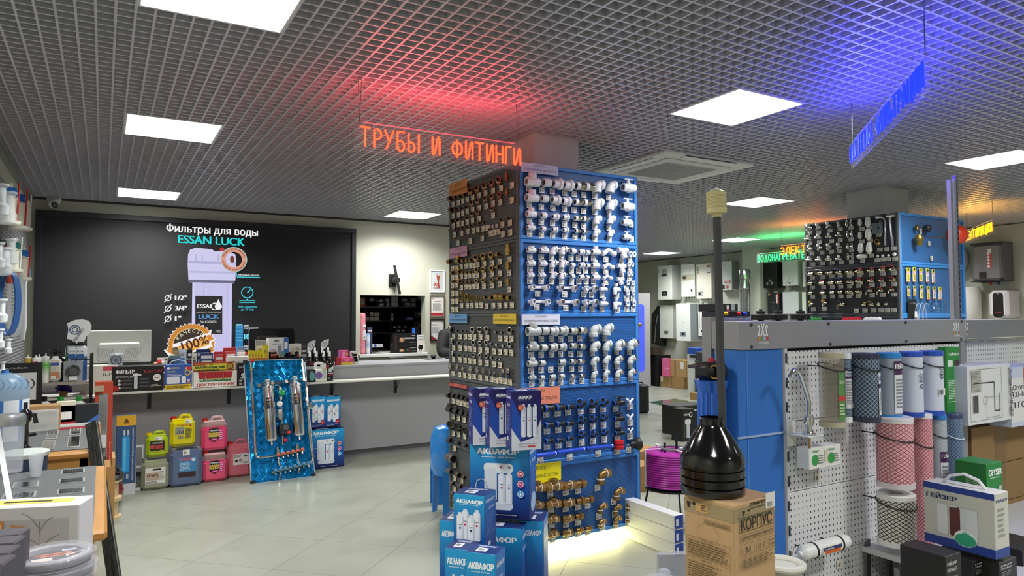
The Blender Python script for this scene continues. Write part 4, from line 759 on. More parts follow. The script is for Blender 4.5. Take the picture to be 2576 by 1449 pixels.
p=L2.hit(TA[0]+1800/TA[2],TA[1]+490/TA[2],0);b=MB();b.box(-.085,.085,-.03,-.001,-.09,.09,'#6f7d84','satin',.004);b.box(.06,.075,-.06,-.03,-.09,.11,'#7d8b92','satin');b.cyl((.03,-.03,0),(.03,-.04,0),.018,'#2a2e30','satin');b.box(-.1,-.08,-.02,-.002,-.08,-.04,'#6f7d84','satin');b.box(-.1,-.08,-.02,-.002,.04,.08,'#6f7d84','satin')
solo('steel_bracket',b,'square grey steel mounting plate beside the bent riser pipe','bracket',M=L2.M(p)@Matrix.Scale(.6,4))
p=L2.hit(TA[0]+1825/TA[2],TA[1]+805/TA[2],0);link('brass_elbow',proto('elbo','#b98f3a','brass'),None,'small brass elbow below the grey steel mounting plate','fitting',M=L2.M(p)@Matrix.Scale(.045,4))
VB={'*':('#d6cfbb','metal','#cdb060','#1c1c20'),'name':{'*':'nickel'}}
def hd(c,cn):return{'st':('#d6cfbb','metal','#c9a548',c),'c':'nickel, %s handled,'%cn}
k_,r_,u_,w_=('#16171c','black'),('#c4202e','red'),('#2438a0','blue'),('#e9e9e4','white')
def vrow(kinds,xy,d,hs):return[(k,x,y,dd,hd(*h))for k,(x,y),dd,h in zip(kinds.split(),xy,d if isinstance(d,(list,tuple))else[d]*20,hs)]
rows(Q[1],TB,'valve tower second panel',[('top row',vrow('bv bvl bv bvl bvel bvel bv bv bvl',((275,285),(510,270),(745,262),(965,250),(1215,238),(1450,222),(1740,205),(2000,185),(2262,175)),100,(k_,w_,k_,u_,k_,r_,r_,r_,r_))),('second row',vrow('bv bv bv bvl bvel bvel bv bv bvl',((265,515),(540,500),(770,495),(985,485),(1220,470),(1440,460),(1740,448),(1985,440),(2262,430)),(98,98,98,104,88,88,86,80,84),(k_,r_,k_,u_,k_,r_,r_,r_,r_))),('third row',vrow('bv bv bv bvl bvel bvel tap tap tap',((270,745),(565,738),(790,730),(990,722),(1210,720),(1430,705),(1720,680),(1980,680),(2245,668)),(80,80,80,84,92,80,80,74,66),(k_,r_,k_,u_,k_,k_,r_,r_,r_))),('bottom row',vrow('rv rv tap bv bvl nip nip',((270,1005),(590,985),(1040,1015),(1560,1020),(1750,1015),(1930,1005),(2105,1000)),(80,90,86,72,76,84,72),(('#e8e8e8','chrome'),('#e8e8e8','chrome'),k_,('#d8a818','yellow'),('#d8a818','yellow'),('#d8b828','yellow'),('#d8b828','yellow'))))],'ball valves on the second panel of the valve tower',VB)
Q[1].tags([(325,365),(572,352),(790,335),(990,325),(1210,318),(1450,308),(1738,290),(2015,268),(2272,255),(326,608),(590,598),(803,590),(1000,580),(1220,572),(1432,562),(1755,540),(2010,530),(2277,520),(332,832),(597,832),(807,820),(1007,815),(1205,815),(1425,800),(1757,787),(2017,780),(2288,772),(345,1122),(605,1112),(1383,1160),(1585,1155),(1795,1152),(1968,1150),(2122,1150),(2275,1148)],w=.056,h=.04,col='#dcdad2',T=TB)
for k in range(12):
 x=(320,410,510,1125,1210,1290,1370,1450,1640,1735,1825,1925)[k];c_=('#2f7d3a',)*3+('#c8202c',)*5+('#e9e9e9',)*4;nm=('green',)*3+('red',)*5+('white',)*4
 p=L2.hit(TB[0]+x/TB[2],TB[1]+1392/TB[2],0);link('ring_plug',proto('plug',c_[k],'plastic'),None,'small %s plug, %s from left in the row just above the shop fitting'%(nm[k],ORD[k]),'fitting','small plugs on the third panel of the valve tower',M=L2.M(p)@Matrix.Scale(.075,4))
# blue face of the second tower: float valves, packets, o-rings, hose
TC=(2250,530,5.176)
def h2(x,y,off=0.):return R2f.hit(TC[0]+x/TC[2],TC[1]+y/TC[2],off)
QB[0].tags([(342,268),(453,428),(485,622)],w=.04,h=.05,col='#e8e2da',T=TC)
p=h2(250,215,.03);q=h2(470,230,.05);b=MB();b.lat((0,0,-.05),(0,0,.05),[(.018,0),(.03,.02),(.022,.05),(.034,.07),(.012,.1)],'#8d7440','brass');b.tube([(0,0,0),q-p],.004,'#7a7c80','metal',6);b.tube([(0,0,.01),(.13,0,.085)],.003,'#8a8c90','metal',6);b.ball(q-p,.068,'#22242c','satin',sc=(1,1,.95));b.cyl((0,0,0),(0,.03,0),.006,'#888','metal',6)
solo('float_valve',b,'small brass float valve with a dark blue ball','valve',M=TR(p+Vector((.06,0,0)),sc=.62),group='float valves')
p=h2(320,375,.05);q=h2(815,315,.14);b=MB();b.lat((.0,0,-.085),(-.02,-.01,.08),[(.045,0),(.05,.06),(.062,.07),(.062,.1),(.058,.12),(.03,.16)],'#a68a48','brass',18);b.lat((0,0,0),(-.005,0,.012),[(.065,0),(.065,.012)],'#1a1a1a');b.tube([(0,0,.01),(q-p)*1.35],.006,'#b07a44','metal',6);b.cyl((0,0,0),(0,.05,0),.006,'#888','metal',6)
fv=thing('float_valve','large brass float valve with a red orange ball float behind the steel posts','valve',M=TR(p,sc=.68),group='float valves');part('valve_body',b,fv);b=MB();b.ball((0,0,0),.15,'#d23c22','plastic',24,14);part('ball_float',b,fv,'red orange ball',M=TR((q-p)/.68))
pk=[(182,835,230),(262,832,235),(348,835,225),(435,843,225),(510,852,220),(190,1052,165),(268,1045,160),(357,1060,215),(445,1072,215),(520,1070,205),(597,1075,210)]
for k,(x,y,hh)in enumerate(pk):
 p=h2(x,y,.012);h_=hh/TC[2]*5.4/FPX*1.05;w_2=h_*.36 if hh>180 else h_*.42;b=Cv();b.box(-w_2/2,w_2/2,0,.008,-h_/2,h_/2,'#ece4c8','print',.003);b.y=-.0002
 b.rect(-w_2/2,h_*.22,w_2/2,h_/2,'#c9c21c');b.rect(-w_2/2,h_*.08,w_2/2,h_*.22,'#d9a3c0');b.rect(-w_2*.45,-h_*.4,w_2*.45,h_*.06,('#f1dc3c','#e9e0e6')[k in(3,4,9,10)]);b.ell(0,h_*.36,w_2*.25,'#22331c');b.scrib(-w_2*.35,-h_*.35,w_2*.35,0,6,'#5a4a5c');b.rect(-w_2/2,-h_/2,w_2/2,-h_*.43,'#c8553c')
 solo('gasket_packet',b,'small yellow and pink gasket packet, %s from left in the %s row'%(ORD[k if k<5 else k-5],'upper' if k<5 else 'lower'),'packet',p,group='yellow hanging packets')
for k,(x,y,r_,cc,nm)in enumerate([(482,1210,26,'#14151a','largest black'),(482,1262,20,'#14151a','black'),(483,1302,16,'#14151a','black'),(514,1265,20,'#e9e9ea','white'),(545,1215,26,'#8e96a8','pale grey'),(545,1270,20,'#8e96a8','pale grey'),(546,1310,16,'#8e96a8','pale grey'),(573,1272,15,'#b9bcc8','pale'),(573,1312,14,'#b9bcc8','pale'),(598,1220,22,'#14151a','black'),(624,1225,20,'#4aa58c','teal'),(625,1275,17,'#4aa58c','teal'),(627,1312,12,'#4aa58c','teal'),(657,1192,26,'#5a6478','dark'),(672,1252,18,'#14151a','black'),(672,1288,16,'#14151a','black')]):
 p=h2(x,y,.006);b=MB();R0=r_/TC[2]*5.5/FPX*.8;b.tube([(R0*.6*cos(a*pi/6),0,R0*sin(a*pi/6))for a in range(12)],R0*.2,cc,'satin',6,True)
 solo('rubber_ring',b,'%s rubber ring below the packets, %s counting column by column'%(nm,(ORD+['fifteenth','sixteenth'])[k]),'ring',p,group='rubber rings on the blue panel')
p=h2(235,1285,.01);b=MB();b.box(-.075,.075,0,.004,-.1,.1,'#15161a','satin');solo('black_card',b,'small black card at the lower left of the blue panel','card',p)
p=h2(262,1230,.03);b=MB();b.tube([(.05*sin(a*.5)+.002*a,-.002*a,-.11+.13*cos(a*.5))for a in range(40)],.005,'#cfd3d6','clear',6);b.box(-.02,.02,-.012,-.01,-.12,-.06,'#eee','print');b.cyl((.0,.03,.02),(0,0,.02),.004,'#ccc','metal',6);b.tube([(.03,0,-.1),(.06,0,-.2)],.012,'#d8d8d4','plastic',6)
solo('clear_hose',b,'coiled clear hose hanging on the blue panel over the black card','hose',p)
#  LED SCREEN, COUNTER, NICHE
SY=YB-.09
A_=pY(89.5,526,SY);B_=pY(896.6,576,SY);sx0,sx1,sz1=A_.x,B_.x,(A_.z+B_.z)/2;sz0=.95
t=thing('led_screen','huge black wall screen showing a white water filter and cyan lettering','screen',(sx0,SY,sz0));sw_,sh_=sx1-sx0,sz1-sz0
f=MB()
for q in((0,sw_,sh_-.06,sh_),(0,.06,0,sh_-.06),(sw_-.06,sw_,0,sh_-.06),(.06,sw_-.06,0,.06)):f.box(q[0],q[1],0,.09,q[2],q[3],'#1c1e22','satin',.004)
part('bezel',f,t);f=MB();f.box(.055,sw_-.055,.02,.08,.055,sh_-.055,'#1c1c1e','matte');part('display_surface',f,t)
def G(x,y):p=pY(x,y,SY+.02);return p.x-sx0,p.z-sz0
c=Cv(Matrix.Translation((0,.0195,0)),'screen',.0004)
def tx(s,x0,y0,x1,y1,col,bold=.03):
 a,b2=G(x0,y0),G(x1,y1[0]if isinstance(y1,tuple)else y1);return a,b2
def T_(s,x0,yb,x1,h,col,bold=.03,**k):a=G(x0,yb);b2=G(x1,yb);hh=G(x0,yb-h)[1]-a[1];c.text(s,a[0],a[1],hh,col,w=b2[0]-a[0],bold=bold,**k)
def Rc(x0,y0,x1,y1,col,top=None):a,b2=G(x0,y1),G(x1,y0);c.rect(a[0],a[1],b2[0],b2[1],col,top)
def PX(pts,col):c.poly([G(*p)for p in pts],col)
T_('Фильтры для воды',418,588,649,26,'#ffffff',.025);T_('ESSAN LUCK',447,611,616,20,'#12e6e6',.035)
PX([(473,640),(478,628),(492,623),(533,627),(540,632),(575,632),(592,640),(594,655),(592,706),(474,706),(472,665)],'#d9d6fb')
for x in(492,508,548):Rc(x,640,x+2,660,'#a9a8d8')
Rc(474,660,592,662,'#b9b7e4');Rc(474,684,592,686,'#c3c1ea');Rc(553,623,564,632,'#c0303c')
Rc(475,706,590,712,'#6c6a88');Rc(481,712,584,905,'#d2cffa');Rc(484,712,488,905,'#eeeeff');Rc(512,712,514,745,'#9c9ac6');Rc(527,712,529,745,'#9c9ac6');Rc(570,712,572,905,'#8f8dbb');Rc(578,712,580,905,'#f4f4ff')
PX([(491,744),(559,745),(559,841),(491,838)],'#1b1a1e');T_('ESSAN',496,775,538,10,'#fff',.03)
for dx,s_ in((540,1),(549,.9)):
 g0=G(dx,778);c.poly([(g0[0]-.045*s_,g0[1]+.03),(g0[0],g0[1]+.14*s_),(g0[0]+.045*s_,g0[1]+.03),(g0[0]+.03*s_,g0[1]),(g0[0]-.03*s_,g0[1])],'#fff' if s_<1 else '#1b1a1e');c.ring(g0[0],g0[1]+.035,.045*s_,.01,'#fff')
T_('ФИЛЬТР ДЛЯ ВОДЫ',494,788,556,4,'#ddd',.01);T_('LUCK',499,802,551,11,'#5aa0e6',.02);T_('Essn.KOI.00034',503,813,544,7,'#eee',.01);T_('10SL',542,837,556,7,'#eee',.01)
g0=G(588,653);c.ring(g0[0],g0[1],.15,.055,'#e6a48a',36);c.ring(g0[0],g0[1],.155,.006,'#9fe9f2',36);c.ell(g0[0]-.04,g0[1],.05,'#d9d6fb',.075);c.ell(g0[0]-.02,g0[1],.025,'#7a3f22',.045)
for i,ch in enumerate('ПОЛНАЯ ГЕРМЕТИЧНОСТЬ'):
 a=radians(165-i*7.9);c.text(ch,g0[0]+.118*cos(a),g0[1]+.118*sin(a),.02,'#3a1c10',al='c',rot=a-pi/2)if ch!=' ' else 0
for i,ch in enumerate('НАДЕЖНОЕ ПОДКЛЮЧЕНИЕ'):
 a=radians(192+i*8.2);c.text(ch,g0[0]+.14*cos(a),g0[1]+.14*sin(a),.02,'#3a1c10',al='c',rot=a+pi/2)if ch!=' ' else 0
T_('латунная резьба',598,695,651,6,'#fff',.02);Rc(596,697,653,698.3,'#49d4e4');PX([(592,684),(594,684),(597,698),(595,698)],'#49d4e4')
g0=G(621,736);c.ring(g0[0],g0[1],.073,.011,'#49d4e4');c.line([(g0[0],g0[1]-.005),(g0[0]+.035,g0[1]+.035)],.014,'#49d4e4');Rc(619,752,623,756,'#49d4e4');Rc(601,755,641,757,'#49d4e4');Rc(601,760,641,762,'#49d4e4')
T_('MAX. давление',597,775,646,6,'#4fc4e6',.03);T_('до 35 бар',605,782,637,6,'#4fc4e6',.03)
for y,s_ in((758,'1/2"'),(784,'3/4"'),(810,'1"')):
 g0=G(422,y-8);c.ring(g0[0],g0[1],.036,.01,'#fff');c.line([(g0[0]-.04,g0[1]-.05),(g0[0]+.04,g0[1]+.05)],.009,'#fff');T_(s_,439,y-3,439+(31 if len(s_)>2 else 16),12,'#fff',.05)
g0=G(481,868);n=32
c.poly([(g0[0]+(.27 if i%2 else .245)*cos(pi*i/n),g0[1]+(.27 if i%2 else .245)*sin(pi*i/n))for i in range(2*n)],'#fff');c.poly([(g0[0]+(.26 if i%2 else .24)*cos(pi*i/n),g0[1]+(.26 if i%2 else .24)*sin(pi*i/n))for i in range(2*n)],'#d98a2c');c.ell(g0[0],g0[1],.2,'#3a2c26',n=32);c.ring(g0[0],g0[1],.205,.008,'#f4d08a',32)
for i,ch in enumerate('КАЧЕСТВО'):
 a=radians(150-i*17);c.text(ch,g0[0]+.15*cos(a),g0[1]+.15*sin(a),.042,'#f8ecc8',al='c',rot=a-pi/2)
for i,ch in enumerate('ГАРАНТИРОВАНО'):
 a=radians(215+i*11.5);c.text(ch,g0[0]+.185*cos(a),g0[1]+.185*sin(a),.03,'#f8ecc8',al='c',rot=a+pi/2)
PX([(411,880),(436,876),(433,866),(521,838),(532,828),(528,845),(541,852),(530,862),(534,872),(430,902)],'#fff');PX([(416,881),(440,874),(524,842),(538,852),(526,858),(440,896)],'#e08c34');PX([(437,878),(520,846),(526,866),(440,898)],'#f6b658')
g0=G(460,884);c.text('100%',g0[0],g0[1],.11,'#4a2410',w=.3,rot=.3)
Rc(590,818,610,905,'#2f86c0');Rc(592,815,608,819,'#8adcf0')
for i in range(10):Rc(591,824+i*8,609,825.5+i*8,'#6cc8ea')
T_('для',612,822,623,5,'#fff',.03);T_('картриджей',612,828,647,5,'#fff',.03);T_('10 SL',612,853,645,13,'#7ff0ff',.05);T_('Slim Line',612,873,640,5,'#fff',.03);T_('корпус',612,880,632,5,'#fff',.03);Rc(612,886,650,888,'#49d4e4')
part('display_picture',c,t,'lit picture of a water filter')
# counter
CYF=7.84;CT=1.06;CX0,CX1=XL+.002,5.3
t=thing('shop_counter','long grey shop counter with a cream shelf along its front','counter',(0,CYF,0))
b=MB();b.box(CX0,CX1,0,.04,.09,CT-.03,'#9a9a9e','satin');b.box(CX0,CX1,.05,.07,0,.09,'#7b7b80','satin');b.box(CX1-.03,CX1,.04,.62,0,CT-.03,'#9a9a9e','satin');part('body',b,t)
b=MB();b.box(CX0,CX1,-.012,.66,CT-.03,CT,'#9b9ca0','satin',.004);part('countertop',b,t)
b=MB();SHZ=.905;SHY=7.60;b.box(.06,CX1,SHY-CYF,-.001,SHZ-.022,SHZ,'#d9d7ce','satin',.004);part('shelf',b,t,'narrow cream shelf')
for x in(.41,1.15,2.24,3.0,3.9,4.8):
 b=MB();b.box(x-.018,x+.018,-.006,-.001,SHZ-.2,SHZ-.023,'#2a2d33','satin');b.box(x-.018,x+.018,-.2,-.006,SHZ-.028,SHZ-.023,'#2a2d33','satin');b.add([(x,-.005,SHZ-.16),(x,-.14,SHZ-.028),(x,-.15,SHZ-.028),(x,-.005,SHZ-.19)],[(0,1,2,3),(3,2,1,0)],'#2a2d33','satin');part('shelf_bracket',b,t)
#  generic printed carton
def carton(name,label,cat,w,d,h,col,loc,rz=0.,group=None,fin='print',side=None,top=None,bev=.002,z=None):
 t=thing(name,label,cat,loc,rz,group);b=MB();b.box(-w/2,w/2,-d/2,d/2,0,h,col,fin,bev)
 part('box_body',b,t);t['dim']=(w,d,h);return t
def pr(t,face='F',lab=None):
 w,d,h=t['dim'];return Cv({'F':fF,'R':fR,'L':fL,'T':fT}[face](w,d,h))
def onpr(t,c,nm='front_print',lab=None):return part(nm,c,t,lab)
def seat(xl,xr,yb,yt,Y,zb,d):
 """a box standing on height zb with its front in plane Y: returns w, h, loc"""
 a,b2=pY(xl,(yb+yt)/2,Y),pY(xr,(yb+yt)/2,Y);xm=(xl+xr)/2;h=pY(xm,yt,Y).z-zb
 return b2.x-a.x,h,Vector(((a.x+b2.x)/2,Y+d/2,zb))
def goods(name,label,cat,xl,xr,yt,Y,zb,d,col,group=None,fin='print',yb=None):
 w,h,loc=seat(xl,xr,yb or yt,yt,Y,zb,d);return carton(name,label,cat,w,d,h,col,loc,0,group,fin),w,h
SF=SHZ
# boxes on the cream shelf, left to right
t,w,h=goods('filter_box','long black water filter box with white and red lettering on the cream shelf','box',282,412,921,7.62,SF,.2,'#141416')
c=pr(t);c.text('ФИЛЬТР',.03,h*.72,h*.15,'#f2f2f2',w=w*.36,bold=.05);c.text('ДЛЯ ВОДЫ',.03,h*.54,h*.1,'#d8d8d8',w=w*.34,bold=.0);c.text('ILHOM',w*.62,h*.72,h*.12,'#c23438',w=w*.34,bold=.0)
c.rrect(w*.42,h*.1,w*.49,h*.6,.01,'#c9ccd2');c.rrect(w*.4,h*.6,w*.51,h*.72,.01,'#e6e6e8');c.rect(w*.49,h*.62,w*.56,h*.68,'#ddd')
for i in range(3):c.rect(w*.17,h*(.12+.14*i),w*.38,h*(.2+.14*i),'#4a4c50');c.rect(w*.53,h*(.16+.14*i),w*.71,h*(.24+.14*i),'#4a4c50');c.ell(w*.14,h*(.16+.14*i),.012,'#ddd')
c.ell(w*.87,h*.52,.035,'#e8e6e2');c.rect(w*.82,h*.5,w*.92,h*.54,'#b03030');c.ell(w*.055,h*.15,.035,'#a8242c',.028);c.rect(w*.74,h*.18,w*.95,h*.195,'#ddd');c.rect(w*.74,h*.13,w*.95,h*.145,'#a33');c.text('РОССИЯ',w*.76,h*.22,.01,'#ccc');onpr(t,c)
t,w,h=goods('leak_sensor_box','blue box with a yellow foot and a white device printed on it','box',416,482,917,7.62,SF,.09,'#3a5fb4')
c=pr(t);c.rect(0,0,w,h*.2,'#e6c02c');c.text('НЕПТУН',.045,h*.83,h*.06,'#f0cc30',bold=.06);c.ell(.028,h*.86,.012,'#fff');c.text('Smart+',.02,h*.69,h*.07,'#f0cc30',bold=.02);c.text('Система защиты',.02,h*.6,h*.045,'#fff');c.text('от протечек воды',.02,h*.54,h*.045,'#fff')
c.rrect(w*.05,h*.23,w*.55,h*.52,.012,'#e2e4ea');c.rrect(w*.62,h*.24,w*.79,h*.52,.01,'#f2f2f6');c.rect(w*.74,h*.78,w,h*.9,'#d23c3c');c.text('6',w*.77,h*.8,h*.08,'#fff');c.ring(w*.85,h*.66,.028,.008,'#f0cc30');c.rect(w*.85,h*.32,w*.94,h*.4,'#dde');c.rect(w*.85,h*.23,w*.94,h*.3,'#e88a4a');c.scrib(w*.06,h*.03,w*.9,h*.16,2,'#8a7420');onpr(t,c)
b=MB();b.tube([(-.08,0,h),(-.06,0,h+.03),(0,0,h+.045),(.06,0,h+.03),(.08,0,h)],.005,'#eee','plastic',6);part('carry_handle',b,t,'white carry handle')
# open display tray of sachets
w,h,loc=seat(487,596,945,935,7.62,SF,.14);t=thing('display_tray','open white card tray lettered in red, full of sachets, with a yellow header','box',loc);d=.14;b=MB();b.box(-w/2,w/2,-d/2,d/2,0,.004,'#ece8e0','print');b.prism([(-w/2,0),(w/2,0),(w/2,h*1.0),(w/2-.04,h),(w/2-.055,h*.38),(-w/2+.055,h*.38),(-w/2+.04,h),(-w/2,h)],-d/2,-d/2+.004,'#f0ece4','print');b.box(-w/2,-w/2+.004,-d/2+.004,d/2,.004,h,'#e4e0d8','print');b.box(w/2-.004,w/2,-d/2+.004,d/2,.004,h,'#e4e0d8','print');b.box(-w/2,w/2,d/2-.004,d/2,.004,h,'#e4e0d8','print');part('tray_body',b,t)
c=Cv(Matrix.Translation((-w/2,-d/2,0)));c.text('ДОКТОР РОБИК',w*.06,h*.08,h*.2,'#b8202c',w=w*.88,bold=.04);part('front_print',c,t)
b=Cv();hz=h*1.02;ht=pY(540,910,7.74).z-SF;b.M=Matrix.Translation((-w/2,.0,0));b.box(0,w*.97,0,.006,hz,ht,'#d8cc3c','print');b.rect(0,hz,w*.97,hz+.012,'#8a2c28');b.rect(0,ht-.014,w*.97,ht,'#a83430');b.rect(0,ht-.03,w*.3,ht,'#a83430');b.text('ДОКТОР РОБИК',w*.04,ht-.025,.013,'#e6d44a',w=w*.27);b.text('для',w*.38,ht-.034,.014,'#1f5c30',bold=.04);b.text('ВЫГРЕБНЫХ ЯМ',w*.05,ht-.062,.022,'#17502a',w=w*.68,bold=.06);b.text('и СЕПТИКОВ',w*.12,ht-.092,.022,'#17502a',w=w*.5,bold=.06);b.ring(w*.86,(hz+ht)/2,.036,.01,'#a03028');b.ell(w*.86,(hz+ht)/2,.024,'#b09a48');part('header_card',b,t,'yellow header card')
for k in range(4):
 b=Cv();ww=w*.2;b.box(-ww/2,ww/2,0,.02,0,h*.95,'#b02430','print',.006);b.y=-.0003;b.rect(-ww/2,h*.5,ww/2,h*.53,'#d8cc4a');b.rect(-ww/2,.005,ww/2,h*.5,'#2f7a4a');b.text(('ВЫГ','РЕБ','НЫХ','ЯМ')[k],0,h*.42,.012,'#eee',w=ww*.8,al='c')
 solo('sachet',b,'red and green sachet standing in the white tray, %s from left'%ORD[k],'sachet',loc+Vector((-w*.33+k*w*.21,-.035-.01*(k%2),.005)),group='sachets in the white tray')
t,w,h=goods('security_kit_box','black box with white icons behind the blue foil board corner','box',597,640,913,7.62,SF,.12,'#18181b')
c=pr(t);c.text('ESSAN',.02,h*.78,h*.07,'#eee',bold=.03);c.ring(w*.72,h*.82,.016,.005,'#eee');c.text('SECURITY',.02,h*.66,h*.05,'#c03030');c.ell(w*.35,h*.48,.02,'#e8e8e8');c.ell(w*.7,h*.48,.02,'#e8e8e8');c.rrect(w*.2,h*.33,w*.9,h*.39,.01,'#ccc')
for i in range(2):
 for j in range(2):c.rect(w*(.12+.42*i),h*(.06+.13*j),w*(.26+.42*i),h*(.15+.13*j),'#c9b8b4');c.scrib(w*(.3+.42*i),h*(.06+.13*j),w*(.5+.42*i),h*(.15+.13*j),3,'#777')
onpr(t,c);b=MB();b.tube([(-.04,0,h),(0,0,h+.025),(.04,0,h)],.004,'#eee','plastic',6);part('carry_handle',b,t)
# right of the foil board: box, canister, bottle
t,w,h=goods('cleaner_box','small black box with a teal figure right of the foil board top','box',776,793,930,7.62,SF,.09,'#1b1b1f');c=pr(t);c.ell(w*.45,h*.8,.018,'#7c5a84');c.ell(w*.55,h*.48,.03,'#5c9c9a',.05);c.rect(w*.5,h*.6,w*.75,h*.75,'#5c9c9a');onpr(t,c)
w,h,loc=seat(792,824,950,913,7.64,SF,.1);t=thing('white_canister','white plastic canister with a purple drop label on the cream shelf','canister',loc);b=MB();b.box(-w/2,w/2,-.05,.05,0,h*.68,'#e6e8e2','plastic',.012);b.box(-w/2+.01,w/2-.06,-.03,.03,h*.66,h*.75,'#e6e8e2','plastic',.008);b.tube([(-w/2+.02,0,h*.7),(-w/2+.02,0,h*.93),(-w/2+.05,0,h*.98),(w*.12,0,h*.95),(w*.16,0,h*.7)],.018,'#e6e8e2','plastic',8);part('body',b,t)
b=MB();b.lathe([(.022,0),(.022,.045),(.018,.05)],'#efefea','plastic');part('cap',b,t,M=TR((w*.34,0,h*.7)));c=Cv(Matrix.Translation((-w/2,-.05,0)));c.ell(w*.32,h*.34,.038,'#7a5f9c');c.scrib(w*.6,h*.2,w*.95,h*.6,8,'#aaa');c.rect(0,h*.18,w,h*.19,'#6aa06a');c.rect(w*.6,h*.6,w*.95,h*.74,'#cdbf9c');part('label',c,t)
w,h,loc=seat(822,842,950,902,7.64,SF,.1);b=Cv();b.M=I4;b.lathe([(w*.46,0),(w*.5,.01),(w*.5,h*.7),(w*.4,h*.82),(w*.2,h*.9),(w*.2,h)],'#121214','gloss',18);t=thing('black_bottle','tall black bottle with a white leaf emblem at the end of the shelf goods','bottle',loc);part('body',b,t)
c=Cv(Matrix.Translation((-w/2,-w/2-.002,0)));c.box(w*.2,w*.8,0,.004,h*.1,h*.62,'#18181b','print');c.ell(w*.18,h*.66,.012,'#c8304c');c.poly([(w*.25,h*.44),(w*.5,h*.4),(w*.8,h*.5),(w*.85,h*.66),(w*.5,h*.6),(w*.25,h*.54)],'#e8e8e8');c.ring(w*.5,h*.5,.014,.003,'#333');c.text('Dr.Bond',w*.2,h*.33,.014,'#fff',w=w*.6);c.rect(w*.15,h*.24,w*.85,h*.3,'#7a2834');c.text('1L',w*.25,h*.12,.014,'#ddd');part('label',c,t)
#  things on the counter top
C0=CT
def ct(name,label,cat,xl,xr,yt,Y,d,col,group=None,zb=C0):return goods(name,label,cat,xl,xr,yt,Y,zb,d,col,group)
# computer monitor seen from behind, and the black monitor
p=pY(301,875,8.15);w=pY(382,875,8.15).x-pY(220,875,8.15).x;z1_,z0_=pY(301,831,8.15).z,pY(301,912,8.15).z;h=z1_-z0_
t=thing('monitor','white computer monitor seen from behind at the left end of the counter','monitor',(p.x,8.15,C0));b=MB();b.box(-w/2,w/2,0,.03,z0_-C0,z1_-C0,'#dedfd6','satin',.006);b.box(-w*.33,w*.32,-.035,0,z0_-C0+.02,z0_-C0+h*.62,'#e3e4dc','satin',.015);part('casing',b,t)
b=MB()
for s_ in(-1,1):
 for i in range(7):b.add([(s_*w*(.05+.036*i),-.037,z0_-C0+.03),(s_*w*(.065+.036*i),-.037,z0_-C0+.03),(s_*w*(.125+.036*i),-.037,z0_-C0+h*.45),(s_*w*(.105+.036*i),-.037,z0_-C0+h*.45)],[(0,1,2,3)if s_>0 else(3,2,1,0)],'#b9bab4','print')
part('vent_grille',b,t);b=MB();b.lathe([(.12,0),(.12,.01),(.03,.02),(.025,z0_-C0+.04)],'#d5d6ce','satin',20);part('stand',b,t,M=TR((0,.03,0)))
w=pY(743,850,8.3).x-pY(627,850,8.3).x;p=pY(685,850,8.3);z1_=pY(685,827,8.3).z
t=thing('monitor','black computer monitor on the counter in front of the big screen','monitor',(p.x,8.3,C0));b=MB();b.box(-w/2,w/2,0,.035,.09,z1_-C0,'#101012','gloss',.01);part('casing',b,t);b=MB();b.lathe([(.13,0),(.13,.012),(.03,.02),(.025,.12)],'#111113','gloss',20);part('stand',b,t,M=TR((0,.03,0)))
def simple(name,label,cat,xl,xr,yt,Y,d,col,paint=None,group=None,zb=C0):
 t,w,h=ct(name,label,cat,xl,xr,yt,Y,d,col,group,zb)
 if paint:c=pr(t);paint(c,w,h);onpr(t,c)
 return t
def band(*bs):
 def f(c,w,h):
  for x0,z0,x1,z1,col in bs:c.rect(w*x0,h*z0,w*x1,h*z1,col)
  c.scrib(w*.15,h*.12,w*.85,h*.35,3,'#999')
 return f
simple('christmas_card','white printed card with a black corner left of the plumber figurine','card',396,422,900,7.95,.01,'#e3e1e0',band((.7,.85,.95,.95,'#333'),(.1,.6,.6,.7,'#c8a0a0')))
# santa on snow: small ornament
p=pZ(400,918,C0+.0);p=pY(401,905,7.92);t=thing('santa_ornament','small red and white winter ornament at the left end of the counter goods','ornament',(p.x,7.92,C0));b=MB();b.ball((0,0,.035),.04,'#c23a34','satin',sc=(1.2,1,.9));b.ball((-.03,0,.08),.025,'#d9a26e','satin');b.lathe([(.028,.09),(.02,.115),(.004,.13)],'#c8332e','satin');b.ball((.03,0,.09),.02,'#e8e6e0','satin');b.tube([(.0,0,.06),(.05,0,.05),(.06,0,.02)],.012,'#eee','satin',8);part('figure',b,t)
# plumber figurine: one continuous figure
p=pY(441,905,7.98);zt=pY(441,873,7.98).z-C0
t=thing('plumber_figurine','small figurine of a plumber in blue overalls on the counter','figurine',(p.x,7.98,C0));k=zt/.19;b=MB()
b.lathe([(.03*k,0,'#3c5c80'),(.034*k,.02*k,'#4a7098'),(.04*k,.07*k,'#4a7098'),(.043*k,.1*k,'#5a80a8'),(.04*k,.125*k,'#7f8a78'),(.02*k,.138*k,'#b89868'),(.022*k,.15*k,'#c8a878'),(.025*k,.165*k,'#c8a878'),(.024*k,.172*k,'#5c5040'),(.016*k,.186*k,'#4a4032'),(.001,.19*k,'#4a4032')],'#4a7098','satin',12,sy=.8)
b.tube([(-.036*k,0,.115*k),(-.06*k,-.01,.09*k),(-.05*k,-.03*k,.07*k),(-.02*k,-.038*k,.075*k)],[.013*k,.012*k,.01*k,.011*k],'#7f8a78','satin',8);b.tube([(.036*k,0,.115*k),(.056*k,0,.085*k),(.05*k,-.02*k,.06*k)],[.013*k,.011*k,.01*k],'#7f8a78','satin',8);part('figure',b,t)
simple('price_sign','small black price sign with a white 2X below the figurine','sign',424,436,903,7.9,.01,'#141416',lambda c,w,h:c.text('2X',w*.2,h*.3,h*.35,'#fff',w=w*.7))
